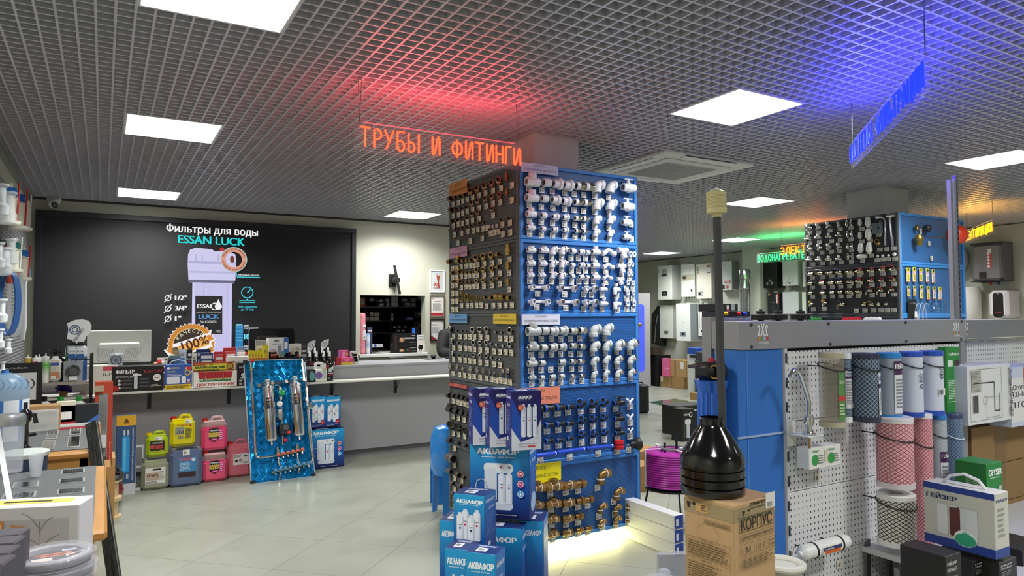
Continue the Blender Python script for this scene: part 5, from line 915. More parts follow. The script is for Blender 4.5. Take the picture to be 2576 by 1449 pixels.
def tube_(name,label,x0,x1,yt,Y,col,cap,band_=None,group=None,txt=None):
 w,h,loc=seat(x0,x1,yt,yt,Y,C0,.04);t=thing(name,label,'tube',loc,group=group);b=MB();b.M=Matrix.Diagonal((1,.5,1,1));b.lathe([(w*.36,0,cap),(w*.36,h*.16,cap),(w*.46,h*.17,col),(w*.5,h*.5,col),(w*.5,h*.9,col)],col,'plastic',14);b.M=I4;b.box(-w*.5,w*.5,-.003,.003,h*.88,h,col,'plastic');part('body',b,t)
 c=Cv(Matrix.Translation((-w/2,-w*.25-.002,0)));c.rect(w*.25,h*.35,w*.75,h*.6,band_ or '#999');c.scrib(w*.25,h*.65,w*.75,h*.8,3,'#777')
 if txt:c.text(txt,w/2,h*.62,h*.07,'#fff',w=w*.6,al='c')
 part('label',c,t);return t
tube_('paste_tube','white and blue sealing paste tube standing behind the blue leak box',449,470,879,7.95,'#c9d4e2','#3a78c0','#3d7cc4',txt='PASTUM')
simple('sealant_packet','black packet with a white leaf emblem beside the paste tube','packet',470,484,879,7.97,.02,'#17161a',lambda c,w,h:(c.ell(w*.5,h*.75,w*.3,'#e0e0e0'),c.text('Dr.Bond',w*.1,h*.52,h*.07,'#fff',w=w*.8),c.rect(w*.1,h*.42,w*.9,h*.45,'#a3489c')))
tube_('cream_tube','small white tube with a barcode between the black and navy packets',483,496,889,7.92,'#dcd9d0','#e8e6e0','#444')
for k,(x0,x1,yt,Y,col,tx_,lab)in enumerate([(494,530,879,8.02,'#1b2c66','8','navy blister packet lettered with white figures, back one'),(503,536,888,7.94,'#2c3f7c','','navy blister packet with a chrome ring in front of the other'),(538,561,885,8.0,'#b8303c','','red card packet between navy packets and red stack'),(541,562,893,7.92,'#c23c44','','smaller red card packet in front of the taller one'),(562,594,875,8.04,'#b83a3c','','red and silver card packet at the back of the white tray goods'),(597,617,872,8.06,'#7fa2d2','','light blue card packet behind the pink boxes'),(567,594,884,7.98,'#c8484a','','red clam packet in front of the red and silver one'),(598,617,886,7.97,'#e4dcd6','','white box with red stripes above the white tray'),(617,628,886,7.98,'#c43038','','narrow red box right of the striped white box')]):
 simple('blister_packet',lab,'packet',x0,x1,yt,Y,.035,col,lambda c,w,h,tx_=tx_,k=k:(c.rrect(w*.12,h*.12,w*.88,h*.55,.01,('#aab4c4','#c9ccd2','#e0a8a8')[k%3]),c.rect(w*.1,h*.68,w*.9,h*.85,('#e8e8ea','#d8d8e0')[k%2]),c.text('8',w*.35,h*.62,h*.22,'#fff')if tx_ else 0,c.ring(w*.45,h*.32,w*.2,w*.05,'#555')),'small packets behind the shelf edge')
simple('white_carton','low white carton holding red packets, right of the yellow header card','box',572,626,897,7.86,.09,'#e6e3dc',lambda c,w,h:(c.text('BLUETITAN',.02,h*.5,h*.16,'#4a5c9c',w=w*.3),c.scrib(w*.5,h*.4,w*.95,h*.7,2,'#bbb')))
simple('brown_carton','low brown carton filled with yellow glue tubes','box',629,674,900,7.86,.12,'#a8782c',lambda c,w,h:c.text('Химик',w*.25,h*.3,h*.35,'#6a4416',w=w*.5))
for k in range(5):tube_('glue_tube','yellow glue tube in the brown carton, %s from left'%ORD[k],625+k*7.6,632.5+k*7.6,881+k*.4,7.93+.01*k,'#d8cc28','#e8e4d8','#8a8a50','yellow glue tubes in the carton')
simple('silver_bag','crumpled clear and grey bag with a yellow card standing behind the glue tubes','packet',643,670,856,8.02,.03,'#a5a6a4',lambda c,w,h:(c.rect(w*.05,h*.3,w*.75,h*.8,'#e0e2d8'),c.rect(w*.25,h*.4,w*.6,h*.7,'#b8b02c')))
tube_('ointment_tube','yellow and dark blue tube left of the white and blue device box',661,676,869,7.93,'#dfcf2c','#24378a','#c8c040')
t=simple('device_box','white and blue appliance box with a grey device picture on the counter','box',676,726,850,7.95,.12,'#e9e7e4',lambda c,w,h:(c.rect(w*.76,h*.25,w,h,'#3f6cb8'),c.rrect(w*.79,h*.45,w*.95,h*.8,.01,'#f4f4f4'),c.rrect(w*.46,h*.22,w*.65,h*.62,.01,'#8f9298'),c.rrect(w*.4,h*.2,w*.48,h*.42,.005,'#d0d2d4'),c.rect(w*.1,h*.15,w*.8,h*.22,'#d0906c'),c.text('ZONT',w*.25,h*.8,h*.1,'#223',w=w*.28,bold=.04),c.text('SMART HEATING',w*.2,h*.68,h*.05,'#556'),c.ell(w*.74,h*.25,.025,'#4fa0b0'),c.scrib(w*.1,h*.25,w*.38,h*.45,4,'#b88')),zb=C0+.095)
t=simple('boiler_part_box','black box lettered in white under the white and blue device box','box',676,727,884,7.95,.12,'#17171a',lambda c,w,h:(c.text('STOUT',w*.1,h*.6,h*.22,'#c85030',w=w*.3,bold=.03),c.text('GEVWIN',w*.45,h*.62,h*.18,'#ddd',w=w*.3),c.scrib(w*.1,h*.2,w*.7,h*.5,3,'#888')))
simple('thermostat_box','cream box with four pastel squares beside the black monitor foot','box',726,758,865,7.95,.1,'#dfdacb',lambda c,w,h:([c.rect(w*(.15+.17*i),h*(.3+.25*j),w*(.3+.17*i),h*(.5+.25*j),q)for i,j,q in((0,1,'#a8c8d0'),(1,1,'#d8b070'),(0,0,'#d88a8a'),(1,0,'#a8c890'))],c.bars(w*.58,h*.35,w*.82,h*.5),c.scrib(w*.55,h*.55,w*.9,h*.8,3,'#888'),c.rect(w*.68,h*.05,w*.85,h*.3,'#b84a54')),zb=C0+.085)
simple('sensor_box','white and black box under the cream box with pastel squares','box',726,752,885,7.95,.1,'#dcdad6',lambda c,w,h:(c.rect(0,h*.7,w*.2,h*.85,'#1a1a1a'),c.rect(w*.5,h*.4,w*.95,h*.9,'#222'),c.ring(w*.3,h*.6,.014,.003,'#888')))
simple('reader_box','small grey box with a white panel right of the pastel squares box','box',758,772,871,7.97,.08,'#3a3b40',lambda c,w,h:(c.rect(w*.05,h*.2,w*.95,h*.6,'#c9c9c8'),c.rect(w*.05,h*.72,w*.9,h*.8,'#eee')))
for k,(x0,x1)in enumerate(((706,742),(743,779))):simple('flat_black_box','flat black box just behind the top of the foil board, %s of two'%('left','right')[k],'box',x0,x1,898,7.86,.06,'#141518',lambda c,w,h:(c.text('ESSAN',w*.12,h*.3,h*.25,'#ccc',w=w*.22),c.ring(w*.4,h*.45,.014,.004,'#ddd'),c.scrib(w*.5,h*.3,w*.9,h*.7,2,'#666')),'flat black boxes')
# sealant display stands with leaf toppers
for k,(x0,x1,yl,lab)in enumerate(((774,808,856,'black stepped display of spray bottles with a white leaf topper, left one'),(811,840,853,'black stepped display of spray bottles with a white leaf topper, right one'))):
 w,h,loc=seat(x0,x1,895,880,7.86,C0,.16);t=thing('bottle_display',lab,'display stand',loc,group='leaf topped bottle displays');b=MB();b.box(-w/2,w/2,-.08,.08,0,.03,'#141416','print');b.box(-w/2,w/2,0,.08,.03,.07,'#141416','print');b.prism([(-w/2,0),(w/2,0),(w/2,h),(w*.3,h*1.3),(-w*.3,h*1.3),(-w/2,h)],.075,.08,'#141416','print');b.box(-w/2,w/2,-.08,-.076,0,.06,'#141416','print');part('rack',b,t)
 zl=pY((x0+x1)/2,yl,7.95).z-C0;c=Cv(Matrix.Translation((0,.07,0)));c.poly([(-.045,zl-.1),(.0,zl-.12),(.045,zl-.06),(.05,zl),(0,zl-.01),(-.04,zl-.04)],'#dcdddc');c.ring(0,zl-.06,.022,.005,'#555');part('leaf_topper',c,t,'white leaf topper');c=Cv(Matrix.Translation((-w/2,-.08,0)));c.scrib(w*.1,.01,w*.7,.05,2,'#8a3050');c.rect(w*.78,.015,w*.92,.045,'#ccc');part('front_print',c,t)
 for j in range(4):
  q=loc+Vector((-w*.27+(j%2)*w*.5,-.035+.07*(j//2),.03+.04*(j//2)));b=MB();b.lathe([(.018,0,'#1a1a1d'),(.018,.07,'#1a1a1d'),(.012,.08,'#e8e8e8'),(.013,.12,'#eeeeee'),(.008,.135,'#eeeeee')],'#1a1a1d','plastic',12);b.box(-.008,.008,-.0195,-.018,.025,.055,'#d0c8c8','print');b.box(-.004,.004,-.0205,-.0195,.045,.055,'#c8405c','print')
  solo('spray_bottle',b,'small black spray bottle with white cap, %s %s of the %s leaf display'%(('front','back')[j//2],('left','right')[j%2],('left','right')[k]),'bottle',q,group='small spray bottles')
p=pY(849,900,7.9);b=MB();b.lathe([(.028,0),(.03,.07),(.032,.09)],'#b8343c','plastic');solo('red_pot',b,'small red and pink pot with a pen in it right of the leaf displays','pot',(p.x,7.9,C0));b=MB();b.cyl((0,0,.0),(.035,0,.15),.004,'#7a9cc0','plastic',6);solo('pen',b,'pale blue pen leaning in the small red pot','pen',(p.x-.005,7.9,C0+.012))
simple('pink_box','pink cut-out cleaner box with a white bottle picture','box',853,876,881,7.97,.05,'#e04c9c',lambda c,w,h:(c.rrect(w*.35,h*.4,w*.7,h*.9,.01,'#f0b0d0'),c.rect(w*.75,h*.65,w*.98,h*.8,'#e8d040')))
simple('pink_tin','low pink and yellow box in front of the pink cut-out box','box',858,888,900,7.88,.07,'#e24c80',lambda c,w,h:(c.rect(0,0,w,h*.35,'#e6c838'),c.rect(w*.3,h*.5,w*.7,h*.8,'#f090b0')))
for k in range(4):simple('bulb_box','small white box in the stack right of the pink boxes, %s'%('bottom','second from bottom','third from bottom','top')[k],'box',889-k*2,902-k*1.5,903-k*6.6,7.93,.05,'#e3e0de',lambda c,w,h:(c.rect(w*.1,h*.3,w*.35,h*.75,'#555'),c.rect(w*.45,h*.45,w*.9,h*.55,'#999')),'stack of small white boxes',zb=C0+.001+k*.0306)
# tablet, mat, mouse
p=pZ(996,902,C0);p.z+=.0005;b=MB();b.box(-.11,.11,-.05,.05,0,.014,'#1c1e22','satin',.003);b.box(-.09,.09,-.03,.035,.014,.016,'#5c6a68','gloss');b.box(.0,.03,-.03,-.015,.016,.018,'#c85a40','print');solo('card_terminal',b,'flat black terminal with a greenish display lying on the counter below the niche','terminal',p)
p=pZ(1090,903,C0);b=MB();b.box(-.13,.13,-.09,.09,0,.003,'#1a1b1e','matte');solo('mouse_mat',b,'black mouse mat in front of the person at the counter','mat',p)
b=MB();b.ball((0,0,.003),.04,'#1c1d20','satin',sc=(.8,1.2,.7));solo('computer_mouse',b,'black computer mouse on the black mat','mouse',p+Vector((0,0,.028)))
p=pZ(1122,903,C0);b=MB();b.box(-.06,.06,-.04,.04,0,.02,'#26282c','satin',.006);solo('calculator',b,'small dark calculator beside the mat, next to the tower edge','calculator',p+Vector((.06,0,0)))
#  wall display fan, posters
p=pY(990,705,YB-.05);q0,q1=pY(992,667,YB-.12),pY(1006,740,YB-.12);t=thing('holographic_fan','black two-bladed display fan on a square wall mount above the niche','fan',(p.x,YB,p.z));b=MB();b.box(-.055,.055,-.03,0,-.09,.09,'#1a1a1c','satin',.02);b.lat((.02,-.03,0),(.04,-.12,0),[(.05,0),(.05,.06),(.04,.09)],'#1a1a1c','satin');part('wall_mount',b,t)
b=MB();o_=Vector((p.x,YB,p.z));b.cyl(q0-o_,q1-o_,.02,'#1e2023','satin',8);part('blade_bar',b,t)
def poster(name,label,x0,y0,x1,y1,fc,pc,paint,fw=.015):
 a,b2=pY(x0,y1,YB-.02),pY(x1,y0,YB-.02);w,h=b2.x-a.x,b2.z-a.z;t=thing(name,label,'picture',(a.x,YB-.002,a.z));b=MB()
 for q in((0,w,0,fw),(0,w,h-fw,h),(0,fw,fw,h-fw),(w-fw,w,fw,h-fw)):b.box(q[0],q[1],-.02,0,q[2],q[3],fc,'satin')
 part('frame',b,t);c=Cv();c.box(fw,w-fw,-.008,-.004,fw,h-fw,pc,'print');c.y=-.0085;paint(c,w,h);part('sheet',c,t)
poster('framed_poster','white framed poster with a red figure and the number 80',1082,680,1119,735,'#eef0f2','#ccd0d3',lambda c,w,h:(c.poly([(w*.5,h*.2),(w*.68,h*.2),(w*.62,h*.45),(w*.66,h*.7),(w*.72,h*.82),(w*.55,h*.72),(w*.45,h*.85),(w*.48,h*.6),(w*.55,h*.45)],'#a84a34'),c.text('80',w*.25,h*.28,h*.15,'#b03020',w=w*.26,bold=.03),c.text('ПОБЕДА!',w*.25,h*.15,h*.08,'#b03020',w=w*.42,bold=.02)))
poster('framed_certificate','brown framed certificate with a red foot band',1082,743,1119,798,'#6a5d52','#e4e2dc',lambda c,w,h:(c.rect(w*.08,h*.06,w*.92,h*.2,'#b03038'),c.text('Ballu',w*.16,h*.82,h*.04,'#b03038'),c.text('СЕРТИФИКАТ',w*.25,h*.7,h*.04,'#b03038',w=w*.5),c.scrib(w*.2,h*.3,w*.8,h*.64,8,'#999')))
poster('framed_certificate','black framed certificate with a dark red corner, just behind the person',1082,803,1119,858,'#222325','#dcdcda',lambda c,w,h:(c.rect(w*.12,h*.72,w*.55,h*.76,'#9a4a5c'),c.scrib(w*.15,h*.35,w*.7,h*.66,8,'#999'),c.poly([(w*.06,h*.05),(w*.5,h*.05),(w*.06,h*.28)],'#8a2c40'),c.ring(w*.8,h*.88,.012,.003,'#a88a50')))
#  niche goods (store room seen through the opening)
NZ=nz0+.0;NY=YB+.04
def nb(name,label,cat,xl,xr,yt,Y,d,col,paint=None,zb=None,group=None):
 t,w,h=goods(name,label,cat,xl,xr,yt,Y,NZ if zb is None else zb,d,col,group)
 if paint:c=pr(t);paint(c,w,h);onpr(t,c)
w,h,loc=seat(905,922,800,787,YB+.02,NZ,.1);b=MB();b.lathe([(w*.46,0),(w*.5,.02)]+[(w*(.5 if i%2 else .485),.02+(h-.05)*i/30)for i in range(31)]+[(w*.4,h)],'#d98a96','fabric',20);t=thing('wound_cartridge','tall pink wound filter cartridge on the niche sill','filter cartridge',(loc.x,YB+.07,NZ));part('body',b,t)
c=Cv();c.rect(0,h*.35,w*.45,h*.58,'#dcdad8');c.rect(.0,h*.65,w*.4,h*.72,'#e8e6e4');c.bars(.01,h*.38,w*.35,h*.42);part('label',c,t,M=TR((0,-w*.5,0)))
w,h,loc=seat(922,933,860,839,YB+.02,NZ,.08);b=MB();b.lathe([(w*.5,0,'#c9d8e4'),(w*.5,h*.2,'#e6ecf0'),(w*.5,h*.45,'#9cc4e0'),(w*.5,h*.75,'#e6ecf0'),(w*.5,h*.93,'#7ab0dc'),(w*.3,h,'#9cc4e0')],'#cde','plastic',14);solo('filter_cartridge',b,'short white and blue filter cartridge beside the pink one','filter cartridge',(loc.x,YB+.06,NZ))
nb('cartridge_box','dark violet box behind the short white and blue cartridge','box',924,937,824,YB+.12,.06,'#4a4460',lambda c,w,h:c.rect(w*.2,h*.85,w*.9,h*.9,'#ddd'))
nb('fitting_kit_box','large black mixer box with copper valves on the niche sill','box',988,1049,839,YB+.02,.1,'#1a1718',lambda c,w,h:(c.text('AQUAMIXER',w*.16,h*.15,w*.05,'#8a5a3c',w=h*.75,rot=pi/2),c.ell(w*.36,h*.68,.03,'#c89878'),c.rect(w*.27,h*.6,w*.48,h*.66,'#b08060'),c.rect(w*.33,h*.55,w*.4,h*.8,'#c89878'),c.rect(w*.27,h*.1,w*.48,h*.16,'#b08060'),c.rect(w*.3,h*.06,w*.42,h*.2,'#c0906c'),c.text('ESSAN',w*.78,h*.86,h*.05,'#fff'),c.scrib(w*.45,h*.7,w*.98,h*.8,2,'#ddd'),[c.rect(w*.7,h*(.08+.15*i),w*.95,h*(.1+.15*i),'#bbb')for i in range(4)],c.rect(w*.57,h*.12,w*.6,h*.2,'#3a8a4a'),c.rect(w*.63,h*.12,w*.66,h*.2,'#c03030')))
nb('thermostat_box','white box with a black round device in the niche corner','box',1049,1069,858,YB+.02,.09,'#e4e0d6',lambda c,w,h:(c.rrect(w*.15,h*.25,w*.72,h*.65,.02,'#1a1a1a'),c.rect(w*.3,h*.15,w*.38,h*.27,'#1a1a1a'),c.rect(w*.52,h*.15,w*.6,h*.27,'#1a1a1a'),c.rect(w*.85,h*.78,w*.95,h*.86,'#c86030')))
nb('thermostat_box','smaller white box on top of the one with a black round device','box',1049,1066,843,YB+.02,.08,'#dcdddb',lambda c,w,h:c.frame(w*.25,h*.3,w*.85,h*.8,.004,'#555'),zb=pY(1058,858,YB+.02).z)
p=pZ(946,881,NZ);b=MB();b.lathe([(.022,0),(.024,.03),(.018,.05),(.02,.06)],'#8f9ca4','clear');solo('glass_vial',b,'small clear vial on the niche sill','vial',(p.x,YB+.08,NZ))
nb('tool_tray','low white and blue tray heaped with dark tools in the niche','tray',936,963,866,YB+.3,.2,'#c8cacc',lambda c,w,h:(c.rect(w*.2,0,w*.35,h,'#3a5cb0'),c.rect(w*.35,h*.2,w*.4,h*.8,'#222')),zb=pY(950,874,YB+.3).z)
# rack inside
RY=YB+.9
t=thing('storage_rack','black storage rack with shelves and grey drawers seen through the niche','rack',(0,RY,0));b=MB();a0,a1=pY(895,800,RY).x,pY(1090,800,RY).x
for y in(771,806,836):z_=pY(980,y,RY).z;b.box(a0,a1,-.02,.4,z_-.02,z_,'#55565a' if y==771 else '#1c1d20','satin')
for x in(920,983,1010,1043):q=pY(x,800,RY).x;b.box(q-.01,q+.01,0,.4,.8,2.1,'#1a1b1e','satin')
part('shelves',b,t)
for k,y in enumerate((790,818,748)):
 a,b2=pY(1045,y+8,RY-.05),pY(1062,y-8,RY-.05);b=Cv();b.box(a.x,b2.x,0,.3,a.z,b2.z,'#5c5d60','satin');b.M=Matrix.Translation((0,0,0));b.rect(a.x+.05,a.z+.03,b2.x-.01,b2.z-.03,'#d0cfbe');part('drawer',b,t,'grey labelled drawer',M=TR((0,-.05,0)))
# small boxes standing on the rack: (xl, xr, yt, yb)
kk=0;rc=[0,0,0]
for xl,xr,yt,yb_,col,nm in[(906,918,748,771,'#d8743c','orange and white'),(931,940,750,758,'#8a8a8c','grey'),(954,963,753,760,'#b9babb','pale grey'),(955,965,763,771,'#b9babb','pale grey'),(971,978,751,760,'#9fa0a2','grey'),(973,980,761,770,'#9fa0a2','grey'),(985,1001,746,760,'#b9bab4','off-white'),(985,1001,761,771,'#b9bab4','off-white'),(1011,1025,750,759,'#6c6c70','dark grey'),(1036,1046,750,760,'#9a958a','beige'),(1019,1032,761,771,'#a9a294','beige'),(1036,1046,762,771,'#a3a3a1','grey'),(931,939,784,795,'#b5aa9c','beige'),(942,954,786,796,'#b8ad9f','beige'),(929,941,797,806,'#b8ad9f','beige'),(942,954,797,806,'#b8ad9f','beige'),(922,928,797,806,'#a8a090','beige'),(984,990,788,797,'#2c4a9c','blue'),(984,990,798,806,'#9a9ca0','grey'),(1022,1039,797,806,'#4a66b0','blue'),(989,997,820,826,'#5a5a5c','dark grey'),(1000,1008,819,826,'#5a5a5c','dark grey'),(998,1007,829,836,'#77787a','grey'),(1010,1019,829,836,'#77787a','grey'),(1016,1024,819,826,'#4a4a4c','dark grey')]:
 kk+=1;Y_=RY-.03;base_=min((pY(980,y,RY).z for y in(771,806,836)),key=lambda z:abs(z-pY(xl,yb_,Y_).z));zb=base_ if yb_ in(771,806,836,770)else pY(xl,yb_,Y_).z
 rw=0 if yb_<775 else 1 if yb_<810 else 2;rc[rw]+=1;t,w,h=goods('parts_box','%s small box in the niche rack, %s shelf, %s from left'%(nm,('top','middle','low')[rw],(ORD*2)[rc[rw]-1]),'box',xl,xr,yt,Y_,zb,.2,col,'small boxes on the rack')
 c=pr(t);c.rect(w*.15,h*.25,w*.85,h*.75,'#d0cfca');c.bars(w*.3,h*.35,w*.6,h*.6);onpr(t,c)
t,w,h=goods('blue_screen_device','dark device with a small lit blue screen at the right of the niche','device',1036,1056,823,YB+.3,NZ,.1,'#1c1d20');c=Cv(fF(w,.1,h),'screen');c.rect(w*.05,h*.55,w*.4,h*.95,'#2a7cf0');onpr(t,c,'lit_display')
#  person behind the counter (one skinned figure)
def skin(name,verts,edges,radii,col,fin,parent=None,sub=2,root=0):
 me=bpy.data.meshes.new(name);me.from_pydata(verts,edges,[]);o=bpy.data.objects.new(name,me);COL.objects.link(o)
 m1=o.modifiers.new('s','SKIN');me.skin_vertices or me.skin_vertices
 for i,r in enumerate(radii):sv=me.skin_vertices[0].data[i];sv.radius=(r,r)if isinstance(r,(int,float))else r;sv.use_root=i==root
 m2=o.modifiers.new('u','SUBSURF');m2.levels=m2.render_levels=sub
 dg=bpy.context.evaluated_depsgraph_get();m3=bpy.data.meshes.new_from_object(o.evaluated_get(dg));bpy.data.objects.remove(o)
 at=m3.color_attributes.get('Col')or m3.color_attributes.new('Col','FLOAT_COLOR','CORNER');c4=np.tile(np.array(H(col),dtype=np.float32),len(m3.loops));at.data.foreach_set('color',c4)
 m3.materials.clear();m3.materials.append(MATS[fin]);m3.polygons.foreach_set('use_smooth',[True]*len(m3.polygons));m3.name=name;return m3
pp=pY(1135,880,8.42);px_,py_=pp.x+.24,8.74
per=thing('person','person in a black padded jacket leaning on the counter behind the tower','person',(px_,py_,0))
V=[(0,0,.82),(0,0,1.02),(0,-.03,1.2),(0,-.05,1.36),(0,-.07,1.46),(0,-.1,1.55),(0,-.11,1.63),(0,-.1,1.72),(-.2,-.06,1.335),(-.27,-.14,1.1),(-.18,-.38,1.12),(-.08,-.46,1.115),(.2,-.06,1.335),(.26,-.14,1.1),(.2,-.38,1.12),(.1,-.46,1.115),(-.1,0,.76),(-.1,-.02,.42),(-.1,.02,.06),(-.1,-.13,.03),(.1,0,.76),(.1,-.02,.42),(.1,.02,.06),(.1,-.13,.03)]
E_=[(0,1),(1,2),(2,3),(3,4),(4,5),(5,6),(6,7),(3,8),(8,9),(9,10),(10,11),(3,12),(12,13),(13,14),(14,15),(0,16),(16,17),(17,18),(18,19),(0,20),(20,21),(21,22),(22,23)]
Rr=[.16,.16,.17,.13,.055,.07,.09,.06,.085,.065,.05,.035,.085,.065,.05,.035,.09,.065,.05,.04,.09,.065,.05,.04]
part('body',skin('body',V,E_,Rr,'#c79a7c','satin'),per)
V2=[(0,0,.8),(0,0,1.02),(0,-.03,1.2),(0,-.05,1.37),(0,-.06,1.42),(-.2,-.06,1.345),(-.275,-.12,1.2),(-.28,-.16,1.105),(-.25,-.27,1.11),(-.19,-.37,1.12),(.2,-.06,1.345),(.27,-.12,1.2),(.27,-.16,1.105),(.24,-.27,1.11),(.2,-.37,1.12)]
E2=[(0,1),(1,2),(2,3),(3,4),(3,5),(5,6),(6,7),(7,8),(8,9),(3,10),(10,11),(11,12),(12,13),(13,14)]
part('padded_jacket',skin('j',V2,E2,[.19,.19,.2,.16,.09,.12,.1,.095,.085,.07,.12,.1,.095,.085,.07],'#17171a','fabric'),per,'black padded jacket')
V3=[(0,0,.8),(-.1,0,.74),(-.1,-.02,.42),(-.1,.02,.1),(.1,0,.74),(.1,-.02,.42),(.1,.02,.1)];part('trousers',skin('tr',V3,[(0,1),(1,2),(2,3),(0,4),(4,5),(5,6)],[.17,.105,.08,.07,.105,.08,.07],'#24262c','fabric'),per)
b=MB();b.ball((0,-.09,1.68),.105,'#2a211c','fabric',16,10,(1,1.08,1.1));b.v=[v for v in b.v];part('hair',b,per)
b=MB()
for s_ in(-1,1):b.ball((s_*.035,-.205,1.665),.013,'#f0eeea','gloss',8,6);b.ball((s_*.035,-.216,1.665),.006,'#2a1c14','gloss',8,6);b.ball((s_*.1,-.1,1.65),.025,'#c79a7c','satin',8,6,(.4,1,1.3))
b.lat((0,-.2,1.66),(0,-.235,1.625),[(.008,0),(.016,.045)],'#c79a7c','satin',8);b.ball((0,-.195,1.6),.022,'#a86458','satin',8,6,(1,.5,.3));part('face',b,per)
for s_ in(-1,1):
 b=MB();w0=Vector((s_*.11,-.45,1.1));b.ball(w0,.04,'#c79a7c','satin',12,8,(1,1.2,.45))
 for j in range(4):a0_=w0+Vector((-.028+.019*j,-.035,.004));L_=(.035,.043,.04,.032)[j];b.tube([a0_,a0_+Vector((0,-L_*.5,.006)),a0_+Vector((0,-L_,-.004)),a0_+Vector((0,-L_*1.25,-.016))],[.0095,.009,.0085,.007],'#c79a7c','satin',8)
 a0_=w0+Vector((-s_*.032,.0,0));b.tube([a0_,a0_+Vector((-s_*.025,-.02,0)),a0_+Vector((-s_*.03,-.042,-.004))],[.012,.011,.008],'#c79a7c','satin',8);part('hand',b,per)
#  LEFT SIDE: FOIL BOARD, CANISTERS, TABLES, RACK, HANGING SIPHONS
bl=pZ(633,1217,0);br=pZ(791,1197,0);brz=math.atan2(br.y-bl.y,br.x-bl.x);bw=(br-bl).length
ztop=pY(700,906,SHY-.02).z;lean=math.atan2(SHY-.03-(bl.y+br.y)/2,ztop);bh=ztop/cos(lean)
fb=thing('demo_board','blue chequered foil board with two chrome filters and pipes, leaning on the counter','display board',M=TR(bl)@Matrix.Rotation(brz,4,'Z')@Matrix.Rotation(-lean,4,'X'))
b=MB();b.box(0,bw,-.001,.012,.0,bh,'#1597e0','foil');part('foil_sheet',b,fb)
b=MB()
for q in((-.008,0,0,bh),(bw,bw+.008,0,bh),(0,bw,-.008,0),(0,bw,bh,bh+.008)):b.box(q[0],q[1],-.006,.018,q[2],q[3],'#d3d6d8','brushed')
part('edge_trim',b,fb);
for x in(-.01,bw-.03):
 for z in(-.01,bh-.03):b=MB();b.box(x,x+.04,-.01,.02,z,z+.04,'#141416','satin');part('corner_cap',b,fb)
def Lb(x,y):
 v=1-(y-42)/1345;xl=60-55*v;xr=775-85*v;return(x-xl)/(xr-xl)*bw,max(0,v)*bh
def V3(x,y,out):a=Lb(x,y);return Vector((a[0],-out,a[1]))
for k,(x,yt,yb_)in enumerate(((258,365,975),(572,345,945))):
 a,c_=V3(x,yb_,.07),V3(x,yt,.07);a.x=c_.x=(a.x+c_.x)/2;L_=c_.z-a.z;b=MB();b.lat(a,c_,[(.012,-.04),(.012,-.01),(.045,.0),(.058,.02),(.058,L_-.04),(.064,L_-.035),(.064,L_-.005),(.05,L_+.0),(.022,L_+.01),(.022,L_+.05),(.03,L_+.055),(.03,L_+.07)],'#e3e4e6','metal',28);hp=part('chrome_filter',b,fb,'chrome filter housing')
 c=Cv(Matrix.Translation((a.x-.01,a.y-.057,(a.z+c_.z)/2+L_*.18)));c.box(-.028,.03,0,.004,-.06,.055,'#151517','print');c.text('ESSAN',-.022,.02,.014,'#eee',w=.045);c.text('LUCK',-.02,-.012,.011,'#d8b030',w=.04);c.text('10SL',-.01,-.035,.008,'#ddd',w=.025);part('label',c,hp)
pipes=[[(68,70),(72,330),(88,720),(98,1060)],[(98,1060),(105,1110),(130,1135),(300,1130)],[(655,60),(668,300)],[(140,345),(180,330),(300,322),(480,318),(660,300)],[(660,300),(690,320),(692,420),(700,640),(712,920),(740,1180),(745,1225),(700,1250)],[(330,345),(385,350),(388,470),(390,560),(405,700),(408,1020)],[(345,1040),(352,1120),(355,1200),(375,1260),(362,1390)],[(565,1020),(568,1090),(575,1200),(592,1240),(578,1350)]]
for i,P in enumerate(pipes):b=MB();b.tube([V3(x,y,.05 if i<5 else .035)for x,y in P],.0125 if i<6 else .010,'#cfccc4','metal',8);part('steel_pipe',b,fb)
for x,y in((75,155),(80,575),(655,130),(685,535),(98,1055),(665,300),(692,430),(712,910),(740,1180),(300,322),(460,315),(385,400),(388,510),(350,1090),(568,1060),(150,345)):
 b=MB();p=V3(x,y,.05);b.cyl(p+Vector((0,0,-.018)),p+Vector((0,0,.018)),.019,'#c2beb2','metal',8);b.cyl(p,(p.x,0,p.z),.006,'#bbb','metal',6);part('pipe_joint',b,fb)
for n,(x0,y0,x1,y1,col)in((6,(345,1122,620,1095,'#c85a44')),(8,(310,1290,690,1250,'#2f7fb0'))):
 a,e_=V3(x0-35,y0+4,.04),V3(x1+30,y1-3,.04);b=MB();b.cyl(a,e_,.017,'#bdb7a6','metal',10);mf=part('manifold',b,fb)
 for i in range(n):
  q=V3(x0+(x1-x0)*i/(n-1),y0+(y1-y0)*i/(n-1),.04);b=MB();b.lat(q,q+Vector((0,-.045,0)),[(.012,0),(.012,.02),(.017,.022),(.017,.04),(.006,.045)],col,'plastic',12);b.cyl(q,q+Vector((0,-.005,-.04)),.011,'#c2beb2','metal',8);part('valve_cap',b,mf)
def kn(x,y,out,prof,col,fin,nm,lab=None):b=MB();p=V3(x,y,out);b.lat(p,p+Vector((0,-.1,0)),prof,col,fin,18);part(nm,b,fb,lab)
kn(405,440,.04,[(.02,0),(.033,.005),(.033,.03),(.02,.035)],'#2a9a5a','plastic','pressure_knob','green knob');kn(373,570,.06,[(.028,0),(.028,.02),(.024,.022)],'#e9e8e2','gloss','pressure_gauge','white gauge');kn(718,620,.06,[(.01,0),(.035,.01),(.036,.03),(.02,.05)],'#c9c6be','metal','air_vent')
